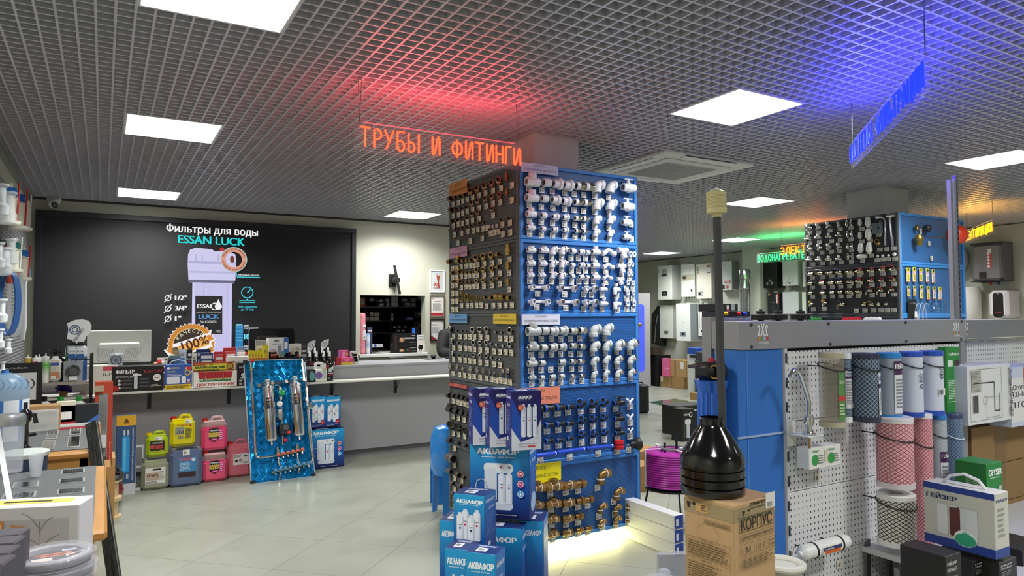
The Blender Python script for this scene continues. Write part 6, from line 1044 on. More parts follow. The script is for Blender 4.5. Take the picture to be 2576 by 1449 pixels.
kn(430,975,.06,[(.018,0),(.018,.02)],'#c8202c','plastic','tap_handle','red tap handle');kn(80,60,.055,[(.018,0),(.018,.02)],'#c8302c','plastic','tap_handle','red tap handle');kn(665,45,.055,[(.018,0),(.018,.02)],'#24344c','plastic','tap_handle')
b=MB();p=V3(378,670,.06);b.lat(p+Vector((0,0,-.06)),p+Vector((0,0,.04)),[(.015,-.01),(.018,.0),(.03,.02),(.03,.09),(.015,.1)],'#c9c8c4','brushed',18);part('sediment_filter',b,fb)
b=MB();p=V3(425,855,.06);b.box(p.x-.055,p.x+.05,p.y-.03,p.y+.05,p.z-.055,p.z+.055,'#1d1e20','satin',.012);b.lat(p+Vector((.005,-.03,.01)),p+Vector((.005,-.1,.01)),[(.028,0),(.028,.012)],'#4a4c50','satin');b.box(p.x+.018,p.x+.05,p.y-.034,p.y-.02,p.z-.05,p.z-.025,'#d03028','satin');part('circulation_pump',b,fb,'black pump')
# canisters
def jug(label,xl,xr,yt,Y,zb,col,cap,paint,full=1.,handle=True,group='canisters by the counter',hs=0):
 w,h,loc=seat(xl,xr,yt+30,yt,Y,zb,.22 if xr-xl>75 else .17);d=.22 if xr-xl>75 else .17
 t=thing('plastic_canister',label,'canister',loc,group=group);b=MB();hb=h*.86;b.box(-w/2,w/2,-d/2,d/2,0,hb*full,col,'liquid',.03)
 if full<1:b.box(-w/2+.001,w/2-.001,-d/2+.001,d/2-.001,hb*full-.03,hb,'#e2b8b8','frost',.03)
 b.box(-w*.42,w*.42,-d*.35,d*.35,hb-.01,hb+h*.03,col if full==1 else '#e2c0c0','plastic',.015);part('body',b,t)
 if handle:b=MB();b.tube([(-w*.1,0,hb),(-w*.05,0,h*.97),(w*.05,0,h*.985),(w*.3,0,h*.97),(w*.36,0,hb)],.014,col if full==1 else '#dcb4b4','plastic',8);part('handle',b,t)
 b=MB();b.lathe([(.028,0),(.028,h*.09),(.022,h*.1)],cap,'plastic',16);part('screw_cap',b,t,M=TR((-w*.34,0,hb)));c=Cv(Matrix.Translation((-w/2,-d/2-.001,0)));paint(c,w,h);part('label',c,t);return t
def snake(c,x0,z0,x1,z1,col,n=5,w=.006):
 P=[]
 for i in range(n):a=x0+(x1-x0)*i/n;e=(x1-x0)/n*.5;P+=[(a,z0),(a,z1),(a+e,z1),(a+e,z0)]
 c.line(P,w,col)
def th(c,w,h,y=0):
 c.poly([(w*.27,h*.66),(w*.63,h*.68),(w*.67,h*.62),(w*.66,h*.36),(w*.47,h*.24),(w*.27,h*.36)],'#1c1c22');c.rect(w*.66,h*.3,w*.82,h*.66,'#e03c90');c.text('THERMAGENT',w*.29,h*.58,h*.05,'#eee',w=w*.36);snake(c,w*.28,h*.42,w*.68,h*.54,'#f0d060');c.rect(w*.36,h*.31,w*.6,h*.37,'#d83c90');c.text('-65°C',w*.4,h*.32,h*.04,'#fff',w=w*.16);c.scrib(w*.68,h*.32,w*.8,h*.62,5,'#f8c0dc')
yj=7.36
def topz(x,y,Y):return pY(x,y,Y).z
jug('olive grey liquid canister with a photo label, below the yellow-green one',356,426,1150,7.36,0,'#9c9f85','#8a8c7c',lambda c,w,h:(c.rect(w*.14,h*.2,w*.86,h*.68,'#e3e2dc'),c.rect(w*.16,h*.3,w*.62,h*.54,'#b8a694'),[c.ell(w*(.22+.06*i),h*(.44+.015*(i%3)),w*.02,('#7c4a3c','#5a4a44','#a87a5c')[i%3],h*.04)for i in range(7)],c.rect(w*.4,h*.6,w*.7,h*.65,'#222'),c.scrib(w*.64,h*.3,w*.84,h*.58,5,'#999'),c.scrib(w*.16,h*.22,w*.6,h*.28,2,'#888')),handle=False)
z_=topz(390,1152,7.36);jug('small yellow-green antifreeze canister standing on the olive grey one',367,423,1088,7.38,z_,'#b6cc1c','#e8c418',lambda c,w,h:(c.rect(w*.2,h*.26,w*.84,h*.66,'#17181a'),c.text('THERMAGENT',w*.28,h*.55,h*.06,'#e8e4c8',w=w*.48),snake(c,w*.24,h*.36,w*.8,h*.5,'#d84a48'),c.poly([(w*.2,h*.3),(w*.52,h*.22),(w*.84,h*.3),(w*.52,h*.27)],'#e0d020'),c.rect(w*.4,h*.7,w*.72,h*.83,'#eee'),c.bars(w*.43,h*.73,w*.55,h*.79)))
jug('blue grey liquid canister with a sea blue label, largest of all',427,510,1123,7.36,0,'#5f6f92','#d8d8dc',lambda c,w,h:(c.rect(w*.28,h*.36,w*.8,h*.72,'#3f86bc'),c.rect(w*.27,h*.24,w*.79,h*.37,'#3c2630'),c.text('WARME',w*.32,h*.64,h*.08,'#c8485a',w=w*.34,bold=.04),c.ell(w*.72,h*.66,w*.06,'#d0e0ec'),c.scrib(w*.32,h*.4,w*.66,h*.6,6,'#bcd6ea'),c.rect(w*.39,h*.78,w*.6,h*.92,'#eceae6'),c.bars(w*.42,h*.81,w*.5,h*.88)),handle=False)
z_=topz(465,1124,7.36);jug('opaque yellow canister with a red cap standing on the blue grey one',428,492,1046,7.38,z_,'#e3d400','#c8281c',lambda c,w,h:(c.rect(w*.2,h*.4,w*.55,h*.64,'#8c9490'),[c.rect(w*(.22+.07*i),h*.43,w*(.25+.07*i),h*(.5+.02*(i%3)),'#2a2c2c')for i in range(5)],c.text('ТЁПЛЫЙ ДОМ',w*.25,h*.67,h*.05,'#c8302c',w=w*.45,bold=.04),c.ell(w*.8,h*.68,w*.045,'#d03c2c'),c.scrib(w*.6,h*.25,w*.86,h*.6,9,'#4a4a3c'),c.scrib(w*.3,h*.26,w*.56,h*.38,3,'#6a6a9c'),c.rect(w*.58,h*.75,w*.84,h*.87,'#eceade'),c.bars(w*.62,h*.78,w*.72,h*.83)))
jug('bright pink canister with a black shield label, lower one of the pink stack',510,574,1133,7.42,0,'#f0587e','#c8281c',th,.8,handle=False)
z_=topz(541,1134,7.42);jug('bright pink canister with a black shield label, upper one of the pink stack',508,573,1050,7.44,z_,'#f04a78','#c8281c',th,.84)
jug('duller pink canister with a white label beside the foil board',572,632,1108,7.5,0,'#d9707e','#c8281c',lambda c,w,h:(c.rect(w*.25,h*.34,w*.9,h*.64,'#e6dcd8'),c.ell(w*.38,h*.45,w*.06,'#222'),c.ring(w*.55,h*.46,w*.06,.006,'#333'),c.scrib(w*.28,h*.54,w*.62,h*.62,3,'#555'),c.bars(w*.66,h*.37,w*.86,h*.42),c.poly([(w*.66,h*.55),(w*.76,h*.61),(w*.87,h*.55)],'#444')))
jug('white canister half hidden behind the pink and blue grey ones',492,522,1122,7.66,0,'#dcdcd8','#eee',lambda c,w,h:c.rect(w*.2,h*.2,w*.8,h*.6,'#ccc'),handle=False)
# long drain boxes
def leanbox(name,label,cat,xl,xr,yt,yb_,d,col,paint,a=.0,bl_=None):
 p=pZ((xl+xr)/2,yb_,0);w=pY(xr,yb_,p.y).x-pY(xl,yb_,p.y).x;h=pY((xl+xr)/2,yt,p.y+.1).z
 t=thing(name,label,cat,M=TR(p)@Matrix.Rotation(-a,4,'X'));b=MB();b.box(-w/2,w/2,0,d,0,h,col,'print',.003);part('box_body',b,t);c=Cv(Matrix.Translation((-w/2,0,0)));paint(c,w,h);part('front_print',c,t);return t
leanbox('drain_box','tall blue box with a yellow top and a light blue window, floor drain','box',290,340,1042,1245,.07,'#33527e',lambda c,w,h:(c.rect(0,h*.87,w,h,'#d9a92c'),c.poly([(w*.35,h*.9),(w*.65,h*.9),(w*.5,h*.96)],'#5c4a20'),c.ring(w*.5,h*.93,w*.1,.005,'#5c4a20'),c.rrect(w*.3,h*.28,w*.68,h*.74,.02,'#2c9adc',3),c.rect(w*.36,h*.3,w*.5,h*.72,'#5cc0f0'),c.text('LINEÁRNÍ PODLAHOVÝ ŽLAB | LINEAR FLOOR DRAIN',w*.78,h*.84,w*.12,'#d8dce4',w=h*.66,rot=-pi/2),c.rect(w*.35,h*.75,w*.45,h*.82,'#bcc8d8'),c.rect(w*.55,h*.75,w*.65,h*.82,'#bcc8d8'),c.rect(0,0,w,h*.14,'#c8ccd0'),c.scrib(w*.05,h*.3,w*.2,h*.6,12,'#4d6a94'),c.rect(w*.3,h*.2,w*.42,h*.26,'#9cb0c8'),c.rect(w*.52,h*.2,w*.64,h*.26,'#9cb0c8')))
leanbox('drain_box','tall red orange blister box with a long steel drain grate inside','box',233,279,958,1262,.06,'#c24a34',lambda c,w,h:(c.rrect(w*.22,h*.2,w*.72,h*.9,.015,'#8d9092'),[c.rect(w*(.3+.1*(i%4)),h*(.6+.0065*(i//4)*1.5),w*(.34+.1*(i%4)),h*(.603+.0065*(i//4)*1.5),'#3a3c3e')for i in range(100)],c.rrect(w*.26,h*.45,w*.68,h*.56,.01,'#e4e6e6'),c.rect(w*.02,h*.92,w*.5,h*.97,'#b9a88c'),c.rect(w*.05,h*.72,w*.2,h*.82,'#ddd'),c.text('Защита от запахов и насекомых',w*.84,h*.5,w*.09,'#f2c8b8',w=h*.34,rot=-pi/2),c.rect(w*.24,h*.2,w*.7,h*.38,'#54585a'))).location.y+=.0
b=MB();p=pZ(347,1233,0);hh=pY(347,1120,p.y).z
for q in((-.03,-.02,0,hh),(.03,.04,0,hh),(-.02,.03,0,.02),(-.02,.03,hh-.02,hh),(-.02,.03,hh*.5,hh*.5+.015)):b.box(q[0],q[1],0,.02,q[2],q[3],'#dcdedc','satin')
solo('vent_frame',b,'narrow white plastic frame standing beside the blue drain box','frame',p)
# spools, carton, vacuum
for k in range(2):
 p=pZ(272,1302,0);b=MB();b.lathe([(.095,0),(.095,.012),(.07,.02),(.07,.13),(.095,.138),(.095,.15)],'#c9b184','wood',24);solo('cable_spool',b,'pale wooden spool, %s of the stack beside the leaning dark plank'%('lower','upper')[k],'spool',p+Vector((0,0,.151*k)),group='wooden spools')
b=MB();b.lathe([(.095,0),(.1,.02)],'#55585a','brushed',24);[b.tube([(.09*cos(a*pi/7),.09*sin(a*pi/7),.02+.006*k)for a in range(14)],.008,'#4a4d50','brushed',6,True)for k in range(3)];solo('perforated_strap_coil',b,'coil of perforated grey metal strap on the top spool','strap',pZ(272,1302,0)+Vector((0,0,.302)))
p=pZ(290,1282,0);t=thing('vacuum_cleaner','dark red and black vacuum cleaner behind the spools','vacuum cleaner',p+Vector((-.03,.16,0)));b=MB();b.ball((0,0,.13),.12,'#7a1c24','gloss',sc=(.8,1.1,.95));b.box(-.09,.09,-.12,.12,.2,.3,'#2a1416','gloss',.03);b.tube([(-.05,0,.3),(0,0,.36),(.06,0,.3)],.01,'#333','satin',6);part('body',b,t);b=MB();b.lat((-.1,-.1,.07),(-.13,-.1,.07),[(.07,0),(.07,.03)],'#1a1a1c','satin');part('wheel',b,t)
p=pZ(256,1262,0);t=thing('carton','open brown carton between the tables and the red drain box','box',(p.x-.02,6.2,0));b=MB();b.box(-.12,.1,-.15,.15,0,.5,'#a98350','card');b.box(.08,.1,-.15,.15,.5,.56,'#b38d5a','card');part('box_body',b,t)
# dark leaning plank
pb,pt_=pZ(290,1470,0),pY(230,1062,5.42);b=MB();d_=pt_-pb;L_=d_.length
solo('decking_plank',(b.box(-.01,.01,-.045,.045,0,L_,'#3a3d3a','granite',.004)),'long dark speckled plank leaning against the wooden tables','plank',M=Matrix.Translation(pb)@d_.to_track_quat('Z','Y').to_matrix().to_4x4()@Matrix.Rotation(radians(35),4,'Z'))
# wooden tables with sample boards
def table(label,y0,y1,xr,zt,bwid):
 x0=XL+.03;t=thing('display_table',label,'table',(0,0,0));b=MB();b.box(x0,xr,y0,y1,zt-.05,zt-.006,'#b5813f','wood',.012);part('tabletop',b,t)
 b=MB();b.box(x0+.04,xr-.07,y0+.03,y1-.03,.12,zt-.05,'#bf8c48','wood');part('cabinet_body',b,t)
 for y in(y0+.03,y1-.09):b=MB();b.box(xr-.12,xr-.05,y,y+.06,0,zt-.05,'#b07c3a','wood',.004);part('leg',b,t)
 b=MB();b.box(x0+.02,xr-bwid,y0+.1,y1-.02,zt-.006,zt,'#5d6164','satin');part('sample_board',b,t,'grey sample board');return t
TZ=.75;y1a=pZ(235,1318,TZ).y;y1b=pZ(232,1172,TZ).y;y2a=pZ(223,1127,TZ).y;y2b=pZ(221,1061,TZ).y
tb1=table('nearer wooden display table with a grey board of steel grate samples',y1a-.1,y1b+.02,.03,TZ,.05);tb2=table('farther wooden display table with a grey board of long drain samples',y2a-.1,y2b+.02,.0,TZ,.05);tb0=table('wooden table at the lower left corner under the white box',1.1,2.55,-.09,TZ,.05)
def plate(t,q,col='#b9bcbd',kind=0,T=(0,1040,3.543)):
 P=[pZ(T[0]+x/T[2],T[1]+y/T[2],TZ+.004)for x,y in q];c=sum(P,Vector())/4;b=MB();R_=[c+(p-c)*.86 for p in P];z0,z1=TZ,TZ+.005
 b.add([(p.x,p.y,z0)for p in P]+[(p.x,p.y,z1)for p in P],[(4,5,6,7),(0,1,5,4),(1,2,6,5),(2,3,7,6),(3,0,4,7)],'#d0d2d2','brushed');b.add([(p.x,p.y,z1+.001)for p in R_],[(0,1,2,3)],col,'metal' if kind!=2 else 'print')
 A,B,D=R_[0],R_[1]-R_[0],R_[3]-R_[0]
 if kind in(1,3):
  for i in range(7):u=(i+.3)/7;b.add([tuple(A+B*uu+D*vv+Vector((0,0,z1+.0015-A.z)))for uu,vv in((u,.25),(u+.06,.25),(u+.06+(.05 if kind==3 else 0),.75),(u+(.05 if kind==3 else 0),.75))],[(0,1,2,3)],'#202224','matte')
 part('sample_plate',b,t)
plate(tb1,[(540,545),(755,525),(755,490),(545,505)],'#4a4c4e',1);plate(tb1,[(520,625),(755,608),(755,568),(528,588)],'#8d8f90',1);plate(tb1,[(505,722),(752,700),(755,655),(515,678)],'#c2c4c4',3);plate(tb1,[(700,805),(748,800),(750,755),(700,760)],'#8d8f90',2);plate(tb1,[(700,955),(768,945),(770,878),(705,885)],'#7a7c7e',2);plate(tb1,[(105,665),(340,650),(352,600),(125,615)],'#c9cbc8',0);plate(tb1,[(5,775),(315,745),(328,690),(25,720)],'#c2c4c4',3)
plate(tb2,[(360,322),(480,318),(500,236),(390,240)],'#d8dadc',0);plate(tb2,[(403,230),(505,225),(540,98),(440,103)],'#b5b8ba',1);plate(tb2,[(595,305),(712,295),(717,198),(610,203)],'#85888a',0);plate(tb2,[(615,193),(720,186),(728,85),(630,90)],'#dfe6d8',1)
p=pZ(90,1200,TZ);b=MB();b.lathe([(.024,0),(.025,.002),(.036,.118),(.04,.12),(.04,.124),(.036,.124),(.023,.004),(1e-4,.004)],'#e6eaf0','frost',24);solo('plastic_cup',b,'clear plastic cup standing on the nearer wooden table','cup',p)
p=pD(8,1132,4.5);p.z=TZ;t=thing('water_bottle','large pale blue water cooler bottle on the farther table','bottle',p);b=MB();b.lathe([(.12,0),(.135,.02),(.135,.12),(.125,.135),(.135,.15),(.135,.27),(.125,.285),(.135,.3),(.135,.42),(.11,.47),(.06,.5),(.03,.51)],'#7fb2dc','frost',28);part('body',b,t);b=Cv();
n_=10
for i in range(n_):
 a0_,a1_=radians(-95+i*9),radians(-95+(i+1)*9);b.add([(.137*cos(a0_),.137*sin(a0_),.08),(.137*cos(a1_),.137*sin(a1_),.08),(.137*cos(a1_),.137*sin(a1_),.34),(.137*cos(a0_),.137*sin(a0_),.34)],[(0,1,2,3)],'#dfe6f0' if i%5 else '#3b78c8','print')
part('label',b,t);b=MB();b.lathe([(.02,.5),(.02,.53)],'#3a78c0','plastic');part('cap',b,t)
p=pD(22,1184,3.9);p.z=TZ;t=thing('water_jug','clear cylindrical water jug with a silver lid on the nearer table','jug',p);b=MB();b.lathe([(.06,0),(.065,.005),(.072,.29),(.068,.29),(.062,.008),(1e-4,.008)],'#e2e8f2','clear',28);part('vessel',b,t);b=MB();b.lathe([(.074,.265),(.076,.27),(.076,.31),(.07,.325),(.02,.333)],'#b9bcc0','brushed',28);part('lid',b,t,'silver lid')
p=pD(62,1120,4.4);p.z=TZ;t=thing('hand_pump','black hand pump tap standing beside the blue water bottle','pump',p);b=MB();b.lathe([(.06,0),(.06,.03),(.02,.06),(.02,.2),(.035,.22),(.035,.27),(.012,.29),(.012,.33)],'#151517','gloss',18);b.tube([(0,0,.24),(.05,-.02,.25),(.06,-.03,.2)],.014,'#151517','gloss',8);b.tube([(0,0,.12),(.06,0,.13)],.012,'#151517','gloss',8);part('pump_body',b,t)
p=pD(50,1180,4.25);t=thing('waste_bin','dark blue bin with a pale rim between the two tables','bin',(p.x+.02,5.1,0));b=MB();b.lathe([(.1,0),(.13,.8),(.135,.8)],'#2c3c58','satin',24,cap=False);b.lathe([(.135,.79),(.14,.8),(.14,.815),(1e-4,.82)],'#c3ccc9','satin',24);part('bin_body',b,t)
b=MB();b.box(-.012,.012,-.002,.002,0,.45,'#8a8c8c','brushed');[b.box(-.012,.012,-.004,-.002,.06+.12*i,.14+.12*i,('#8d9092','#5c564c')[i%2],'metal')for i in range(4)];pb=pD(24,1272,3.3);pb.z=TZ;pt_=pD(-2,1110,3.45);d_=pt_-pb;solo('mirror_strip',b,'polished steel profile strip leaning at the left edge over the nearer table','steel strip',M=Matrix.Translation(pb)@d_.to_track_quat('Z','Y').to_matrix().to_4x4())
# near box, dark boxes, wrapped coils on the front table
def nearbox(name,label,xr_px,yt,dep,w,d,col,rz,paint=None,cat='box',lid=None):
 p=pD(xr_px,yt,dep);h=p.z-TZ;M=TR((p.x,p.y,TZ),rz)@Matrix.Translation((-w/2,d/2,0));t=thing(name,label,cat,M=M);b=MB();b.box(-w/2,w/2,-d/2,d/2,0,h,col,'print',.004);part('box_body',b,t);t['dim']=(w,d,h)
 if paint:c=pr(t);paint(c,w,h);part('front_print',c,t)
 if lid:c=pr(t,'T');c.rect(w*.05,d*.3,w*.9,d*.75,lid);c.rect(w*.4,d*.45,w*.75,d*.6,'#333');part('top_print',c,t)
 return t
def tree(c,w,h):
 c.rect(w*.05,0,w*.93,h*.83,'#c2bec2');x=w*.72
 c.line([(x,0),(x,h*.8)],.0018,'#5c5658')
 for s_,z,L_ in((-1,.5,.22),(1,.42,.14),(-1,.2,.16),(1,.66,.1),(-1,.72,.12),(1,.2,.1)):c.line([(x,h*z),(x+s_*w*L_*.5,h*(z+.14)),(x+s_*w*L_,h*(z+.2))],.0014,'#6c6668')
 c.rect(w*.36,h*.68,w*.47,h*.83,'#e0862c');c.text('20',w*.375,h*.705,h*.1,'#fff',bold=.04);c.text('Вт/м',w*.52,h*.7,h*.08,'#e0862c',w=w*.1);c.text('ТЕПЛО',w*.48,h*.55,h*.06,'#e08a50',w=w*.14)
nearbox('heating_cable_box','white carton with an orange 20 and a bare tree print, yellow top stripe',199,1268,2.3,.42,.12,'#dcdade',-.35,tree,lid='#dccb5c')
for k,(x,y,dp)in enumerate(((48,1345,1.85),(36,1366,1.72),(20,1392,1.6),(6,1420,1.5))):nearbox('dark_box','dark violet grey box at the lower left corner, %s from the back'%ORD[k],x,y,dp,.2,.07,'#55525c',-.3,lambda c,w,h:(c.rect(0,h*.93,w,h,'#6e6a76'),c.rect(w*.6,h*.86,w*.8,h*.88,'#b04050')))
pc_=pD(138,1405,1.98)
for k in range(7):
 z=TZ+.001+k*.0345;
 if z+.033>pc_.z+.03:break
 t=thing('wrapped_coil','round coil pack wrapped in clear film, %s of the stack at the lower left'%('lowest','second','third','fourth','fifth','sixth','seventh')[k],'coil',(pc_.x-.005*(k%2),pc_.y,z),group='stack of wrapped coils');b=MB();b.tube([(.085*cos(a*pi/12),.08*sin(a*pi/12),.014)for a in range(24)],.0145,'#8f8e98','satin',8,True);b.lathe([(.07,.004),(.07,.006)],'#3a3a40','satin',24);part('coil_body',b,t)
 b=MB();b.lathe([(.106,0),(.11,.01),(.108,.025),(.09,.034),(1e-4,.031)],'#d8dae2','wrap',24);part('film',b,t)
 last=t
c=MB();c.box(-.03,.055,-.012,-.004,.018,.021,'#d8661c','print');c.box(-.045,.045,.006,.014,.018,.021,'#d8661c','print');c.box(-.05,.0,-.05,-.02,.018,.02,'#e4d8d0','print');c.box(.02,.055,.03,.045,.018,.02,'#b8c0d0','print');part('insert_card',c,last,'orange printed insert')
# rack against the counter with bottles
RK=7.28;zs1=pY(150,962,RK).z;zs0=pY(150,1062,RK).z-.02;rx0,rx1=XL+.06,pY(229,960,RK).x
t=thing('shelf_rack','black metal rack with pale wood shelves left of the counter','rack',(0,RK,0))
for x in(rx0,rx1):
 for y in(0,.3):b=MB();b.box(x-.013,x+.013,y-.013,y+.013,0,zs1+.24 if x==rx1 else zs1+.05,'#161719','satin');part('post',b,t)
for z in(zs1,zs0):b=MB();b.box(rx0,rx1,0,.3,z-.025,z,'#9c958c','wood');part('shelf',b,t)
b=MB();b.box(rx1-.16,rx1,-.004,.004,zs1+.19,zs1+.2,'#161719','satin');part('rail',b,t)
def rk(x,yoff=.06):p=pY(x,960,RK+yoff);return Vector((p.x,p.y,zs1))
for k,(x0,x1,yt,col,lc,lab)in enumerate(((61,78,893,'#e9e6dc','#d8b23c','gold labelled'),(79,99,895,'#eeeeec','#d03040','white and red labelled'),(105,123,890,'#eeeeec','#5cb83c','green leaf labelled'),(90,106,893,'#e6e8e4','#9aa89a','plain white half hidden'))):
 p=rk((x0+x1)/2,.05 if k<3 else .14);w=(pY(x1,930,RK).x-pY(x0,930,RK).x);h=pY(x0,yt,RK).z-zs1;b=MB();b.lathe([(w*.47,0,col),(w*.5,.01,col),(w*.5,h*.22,lc if k==0 else col),(w*.5,h*.6,lc if k in(0,2)else col),(w*.5,h*.85,lc if k==0 else col),(w*.5,h*.9,col),(w*.12,h*.92,col),(w*.1,h,col)],col,'plastic',16);t=thing('sealant_tube','%s sealant cartridge standing on the upper rack shelf'%lab,'tube',p,group='sealant cartridges');part('body',b,t)
 if k==1:c=Cv(Matrix.Translation((0,-w*.5-.002,0)));c.box(-w*.3,w*.3,0,.002,h*.12,h*.85,'#f2f2f2','print');c.rect(-w*.3,h*.72,w*.3,h*.79,'#d03040');c.text('Silicon 101E',w*.12,h*.16,w*.28,'#222',w=h*.5,rot=pi/2);part('label',c,t)
p=rk(138,.07);w=pY(155,930,RK).x-pY(122,930,RK).x;h=pY(138,892,RK).z-zs1;t=thing('spray_bottle','white spray bottle with black trigger and floor picture label','bottle',p);b=MB();b.box(-w*.47,w*.47,-.035,.035,0,h*.88,'#e6e7e2','plastic',.025);b.lathe([(.03,h*.85),(.018,h*.95)],'#e6e7e2','plastic');part('body',b,t);b=MB();b.lathe([(.02,h*.93),(.02,h*1.02),(.012,h*1.05)],'#17171a','gloss');b.box(-.06,.05,-.02,.02,h*1.03,h*1.17,'#17171a','gloss',.012);b.box(-.055,-.045,-.008,.008,h*.9,h*1.05,'#17171a','gloss');part('trigger',b,t,'black trigger head')
c=Cv(Matrix.Translation((-w/2,-.036,0)));c.rect(w*.18,h*.1,w*.82,h*.78,'#d8c8b4');c.rect(w*.18,h*.6,w*.82,h*.7,'#3c5c9c');c.rect(w*.18,h*.14,w*.82,h*.36,'#c8845c');c.rect(w*.3,h*.36,w*.6,h*.56,'#b8c0b0');c.rect(w*.2,h*.12,w*.6,h*.24,'#e4dcd0');part('label',c,t)
for k,x in enumerate((180,201)):
 p=rk(x,.16-.02*k);w=.105;h=pY(x,862,RK).z-zs1;b=MB();b.lathe([(w*.5,0,'#28508c'),(w*.5,h*.6,'#2f5c9c'),(w*.5,h*.66,'#e6eaf0'),(w*.5,h*.86,'#e6eaf0'),(w*.3,h*.92,'#17171a'),(w*.34,h*.95,'#17171a'),(w*.2,h,'#17171a')],'#28508c','satin',20);t=thing('foam_can','blue and silver mounting foam can on the rack, %s of two'%('left','right')[k],'can',p,group='foam cans');part('body',b,t)
 c=Cv(Matrix.Translation((0,-w*.5-.002,0)));c.box(-.028,.028,0,.002,h*.3,h*.84,'#2f5c9c','print');c.rect(-.028,h*.7,.028,h*.84,'#e6eaf0');c.text('ROYAL',0,h*.74,.018,'#222',w=.05,al='c',bold=.03);c.text('ПЕНА',0,h*.5,.026,'#e8ecf4',w=.052,al='c',bold=.03);part('label',c,t)
p=rk(190,.02);w,h=.3,.22;t=thing('saw_blade_pack','clear pack with a round metal shower drain rosette on the rack','packet',p+Vector((-.02,-.01,0)));w=pY(213,930,RK).x-pY(164,930,RK).x;h=pY(190,908,RK).z-zs1;b=MB();b.box(-w/2,w/2,0,.02,0,h,'#c9cccc','frost',.004);part('blister',b,t);b=MB();b.M=Matrix.Translation((0,-.002,h*.5))@Matrix.Rotation(pi/2,4,'X');b.lathe([(w*.4,0),(w*.4,.006),(w*.25,.008),(w*.24,.003),(w*.1,.003),(w*.09,.008),(1e-3,.008)],'#7c7f80','metal',28);[b.box(w*.26*cos(a)-.004,w*.26*cos(a)+.004,w*.26*sin(a)-.004,w*.26*sin(a)+.004,.006,.012,'#222','matte')for a in[i*pi/12 for i in range(24)]];b.M=I4;b.box(-w*.2,w*.22,-.014,-.012,h*.08,h*.26,'#e6e6e4','print');part('rosette',b,t)
for k,(x,r_,lab)in enumerate(((103,.13,'shiny black dome behind the sealant cartridges, left one'),(148,.11,'shiny black dome behind the white spray bottle'))):p=rk(x,.2);b=MB();b.ball((0,0,.12),r_*.9,'#0e0e10','gloss',24,12,(1,.6,1));b.lathe([(.06,0),(.05,.05)],'#0e0e10','gloss');solo('black_dome',b,lab,'ornament',p,group='black domes')
p=rk(165,.1);b=MB()
for i in range(40):a=random.random()*6.28;z=random.random()*.28;r_=.05*(1-z/.32);b.cyl((0,0,z),(r_*cos(a),r_*sin(a)*.6,z+.03),.004,'#2f5a34','matte',4)
solo('fir_sprig',b,'small green fir sprig beside the foam cans','plant',p)
p=pY(198,838,RK+.16);t=thing('cloud_sign','white cloud shaped cardboard sign on a stick above the foam cans','sign',(p.x,p.y,zs1));h=p.z-zs1;c=Cv();pts=[(-.09,-.05),(-.08,.03),(-.09,.09),(-.03,.12),(.03,.125),(.08,.11),(.1,.06),(.09,.0),(.06,-.03),(.04,-.09),(0,-.13),(-.04,-.1),(-.05,-.06)]
c.prism([(a,h+b2)for a,b2 in pts],0,.004,'#eef0f2','print');c.ring(-.03,h+.03,.045,.012,'#5c7a9c');c.ring(-.03,h+.03,.025,.008,'#2c3c5c');c.text('ВОДОВОРОТ',-.03,h-.09,.025,'#445',w=.15,rot=1.0,bold=.03);c.cyl((0,.002,.0),(0,.002,h-.1),.004,'#c8b48c','wood',6);part('card',c,t)
# lower rack shelf
def rl(x,yo=.12):p=pY(x,1040,RK+yo);return Vector((p.x,p.y,zs0))
for k,(x,lab,cap)in enumerate(((110,'white canister with black cap on the lower rack shelf','#17171a'),(152,'white canister with green cap on the lower rack shelf, left one','#28a03c'),(198,'white canister with green cap on the lower rack shelf, right one','#28a03c'))):
 p=rl(x);h=pY(x,1000,RK+.12).z-zs0;b=MB();b.box(-.075,.075,-.05,.05,0,h*.8,'#e9eae6','plastic',.035);b.lathe([(.05,h*.75),(.025,h*.86)],'#e9eae6','plastic');t=thing('white_canister',lab,'canister',p,group='canisters on the rack');part('body',b,t);b=MB();b.lathe([(.024,h*.85),(.024,h*1.02),(.02,h*1.04)],cap,'plastic');part('cap',b,t)
 c=Cv(Matrix.Translation((0,-.051,0)));c.rect(-.05,h*.2,.055,h*.6,'#4a9a3c');c.rect(-.03,h*.3,.05,h*.42,'#e8ece0');part('label',c,t)
p=rl(105,-.12);b=MB();w=.42;t=thing('carton','open carton with a slatted white panel in it, below the rack shelf','box',(p.x+.05,p.y-.06,TZ));t.location=(pY(103,1050,6.45).x,6.45,TZ);h=pY(103,1022,6.45).z-TZ;w=pY(155,1050,6.45).x-pY(58,1050,6.45).x;b.box(-w/2,w/2,0,.18,0,h,'#b08a5a','card');part('box_body',b,t);b=Cv(Matrix.Translation((-w/2,-.004,0)));b.rect(0,0,w*.96,h*.86,'#dcdad6');[b.rect(0,h*.04*i,w*.95,h*.04*i+.003,'#c2c0bc')for i in range(21)];part('front_print',b,t)
for k,(x,w_,h_,col,lab)in enumerate(((166,.13,.2,'#dedac6','cream box with a red strip between carton and dark case'),(200,.26,.17,'#1f232b','dark grey and blue glossy case on the table end'),(186,.35,.03,'#cfd0ce','flat white and red packet lying at the table end'))):
 p=pY(x,1060,6.62+(.0 if k<2 else-.12));t=carton('small_box',lab,'box',w_,.09,h_,col,(p.x,p.y,TZ));c=pr(t);w,d,h=t['dim'];(c.rect(0,0,w,h*.2,'#c8303c'),c.rect(w*.2,h*.3,w*.8,h*.6,'#eee'))if k==0 else c.poly([(w*.55,0),(w,0),(w,h*.5)],'#3c6cb8')if k==1 else c.rect(0,0,w,h*.5,'#c84048');onpr(t,c)
p=pY(160,985,7.5);b=MB()
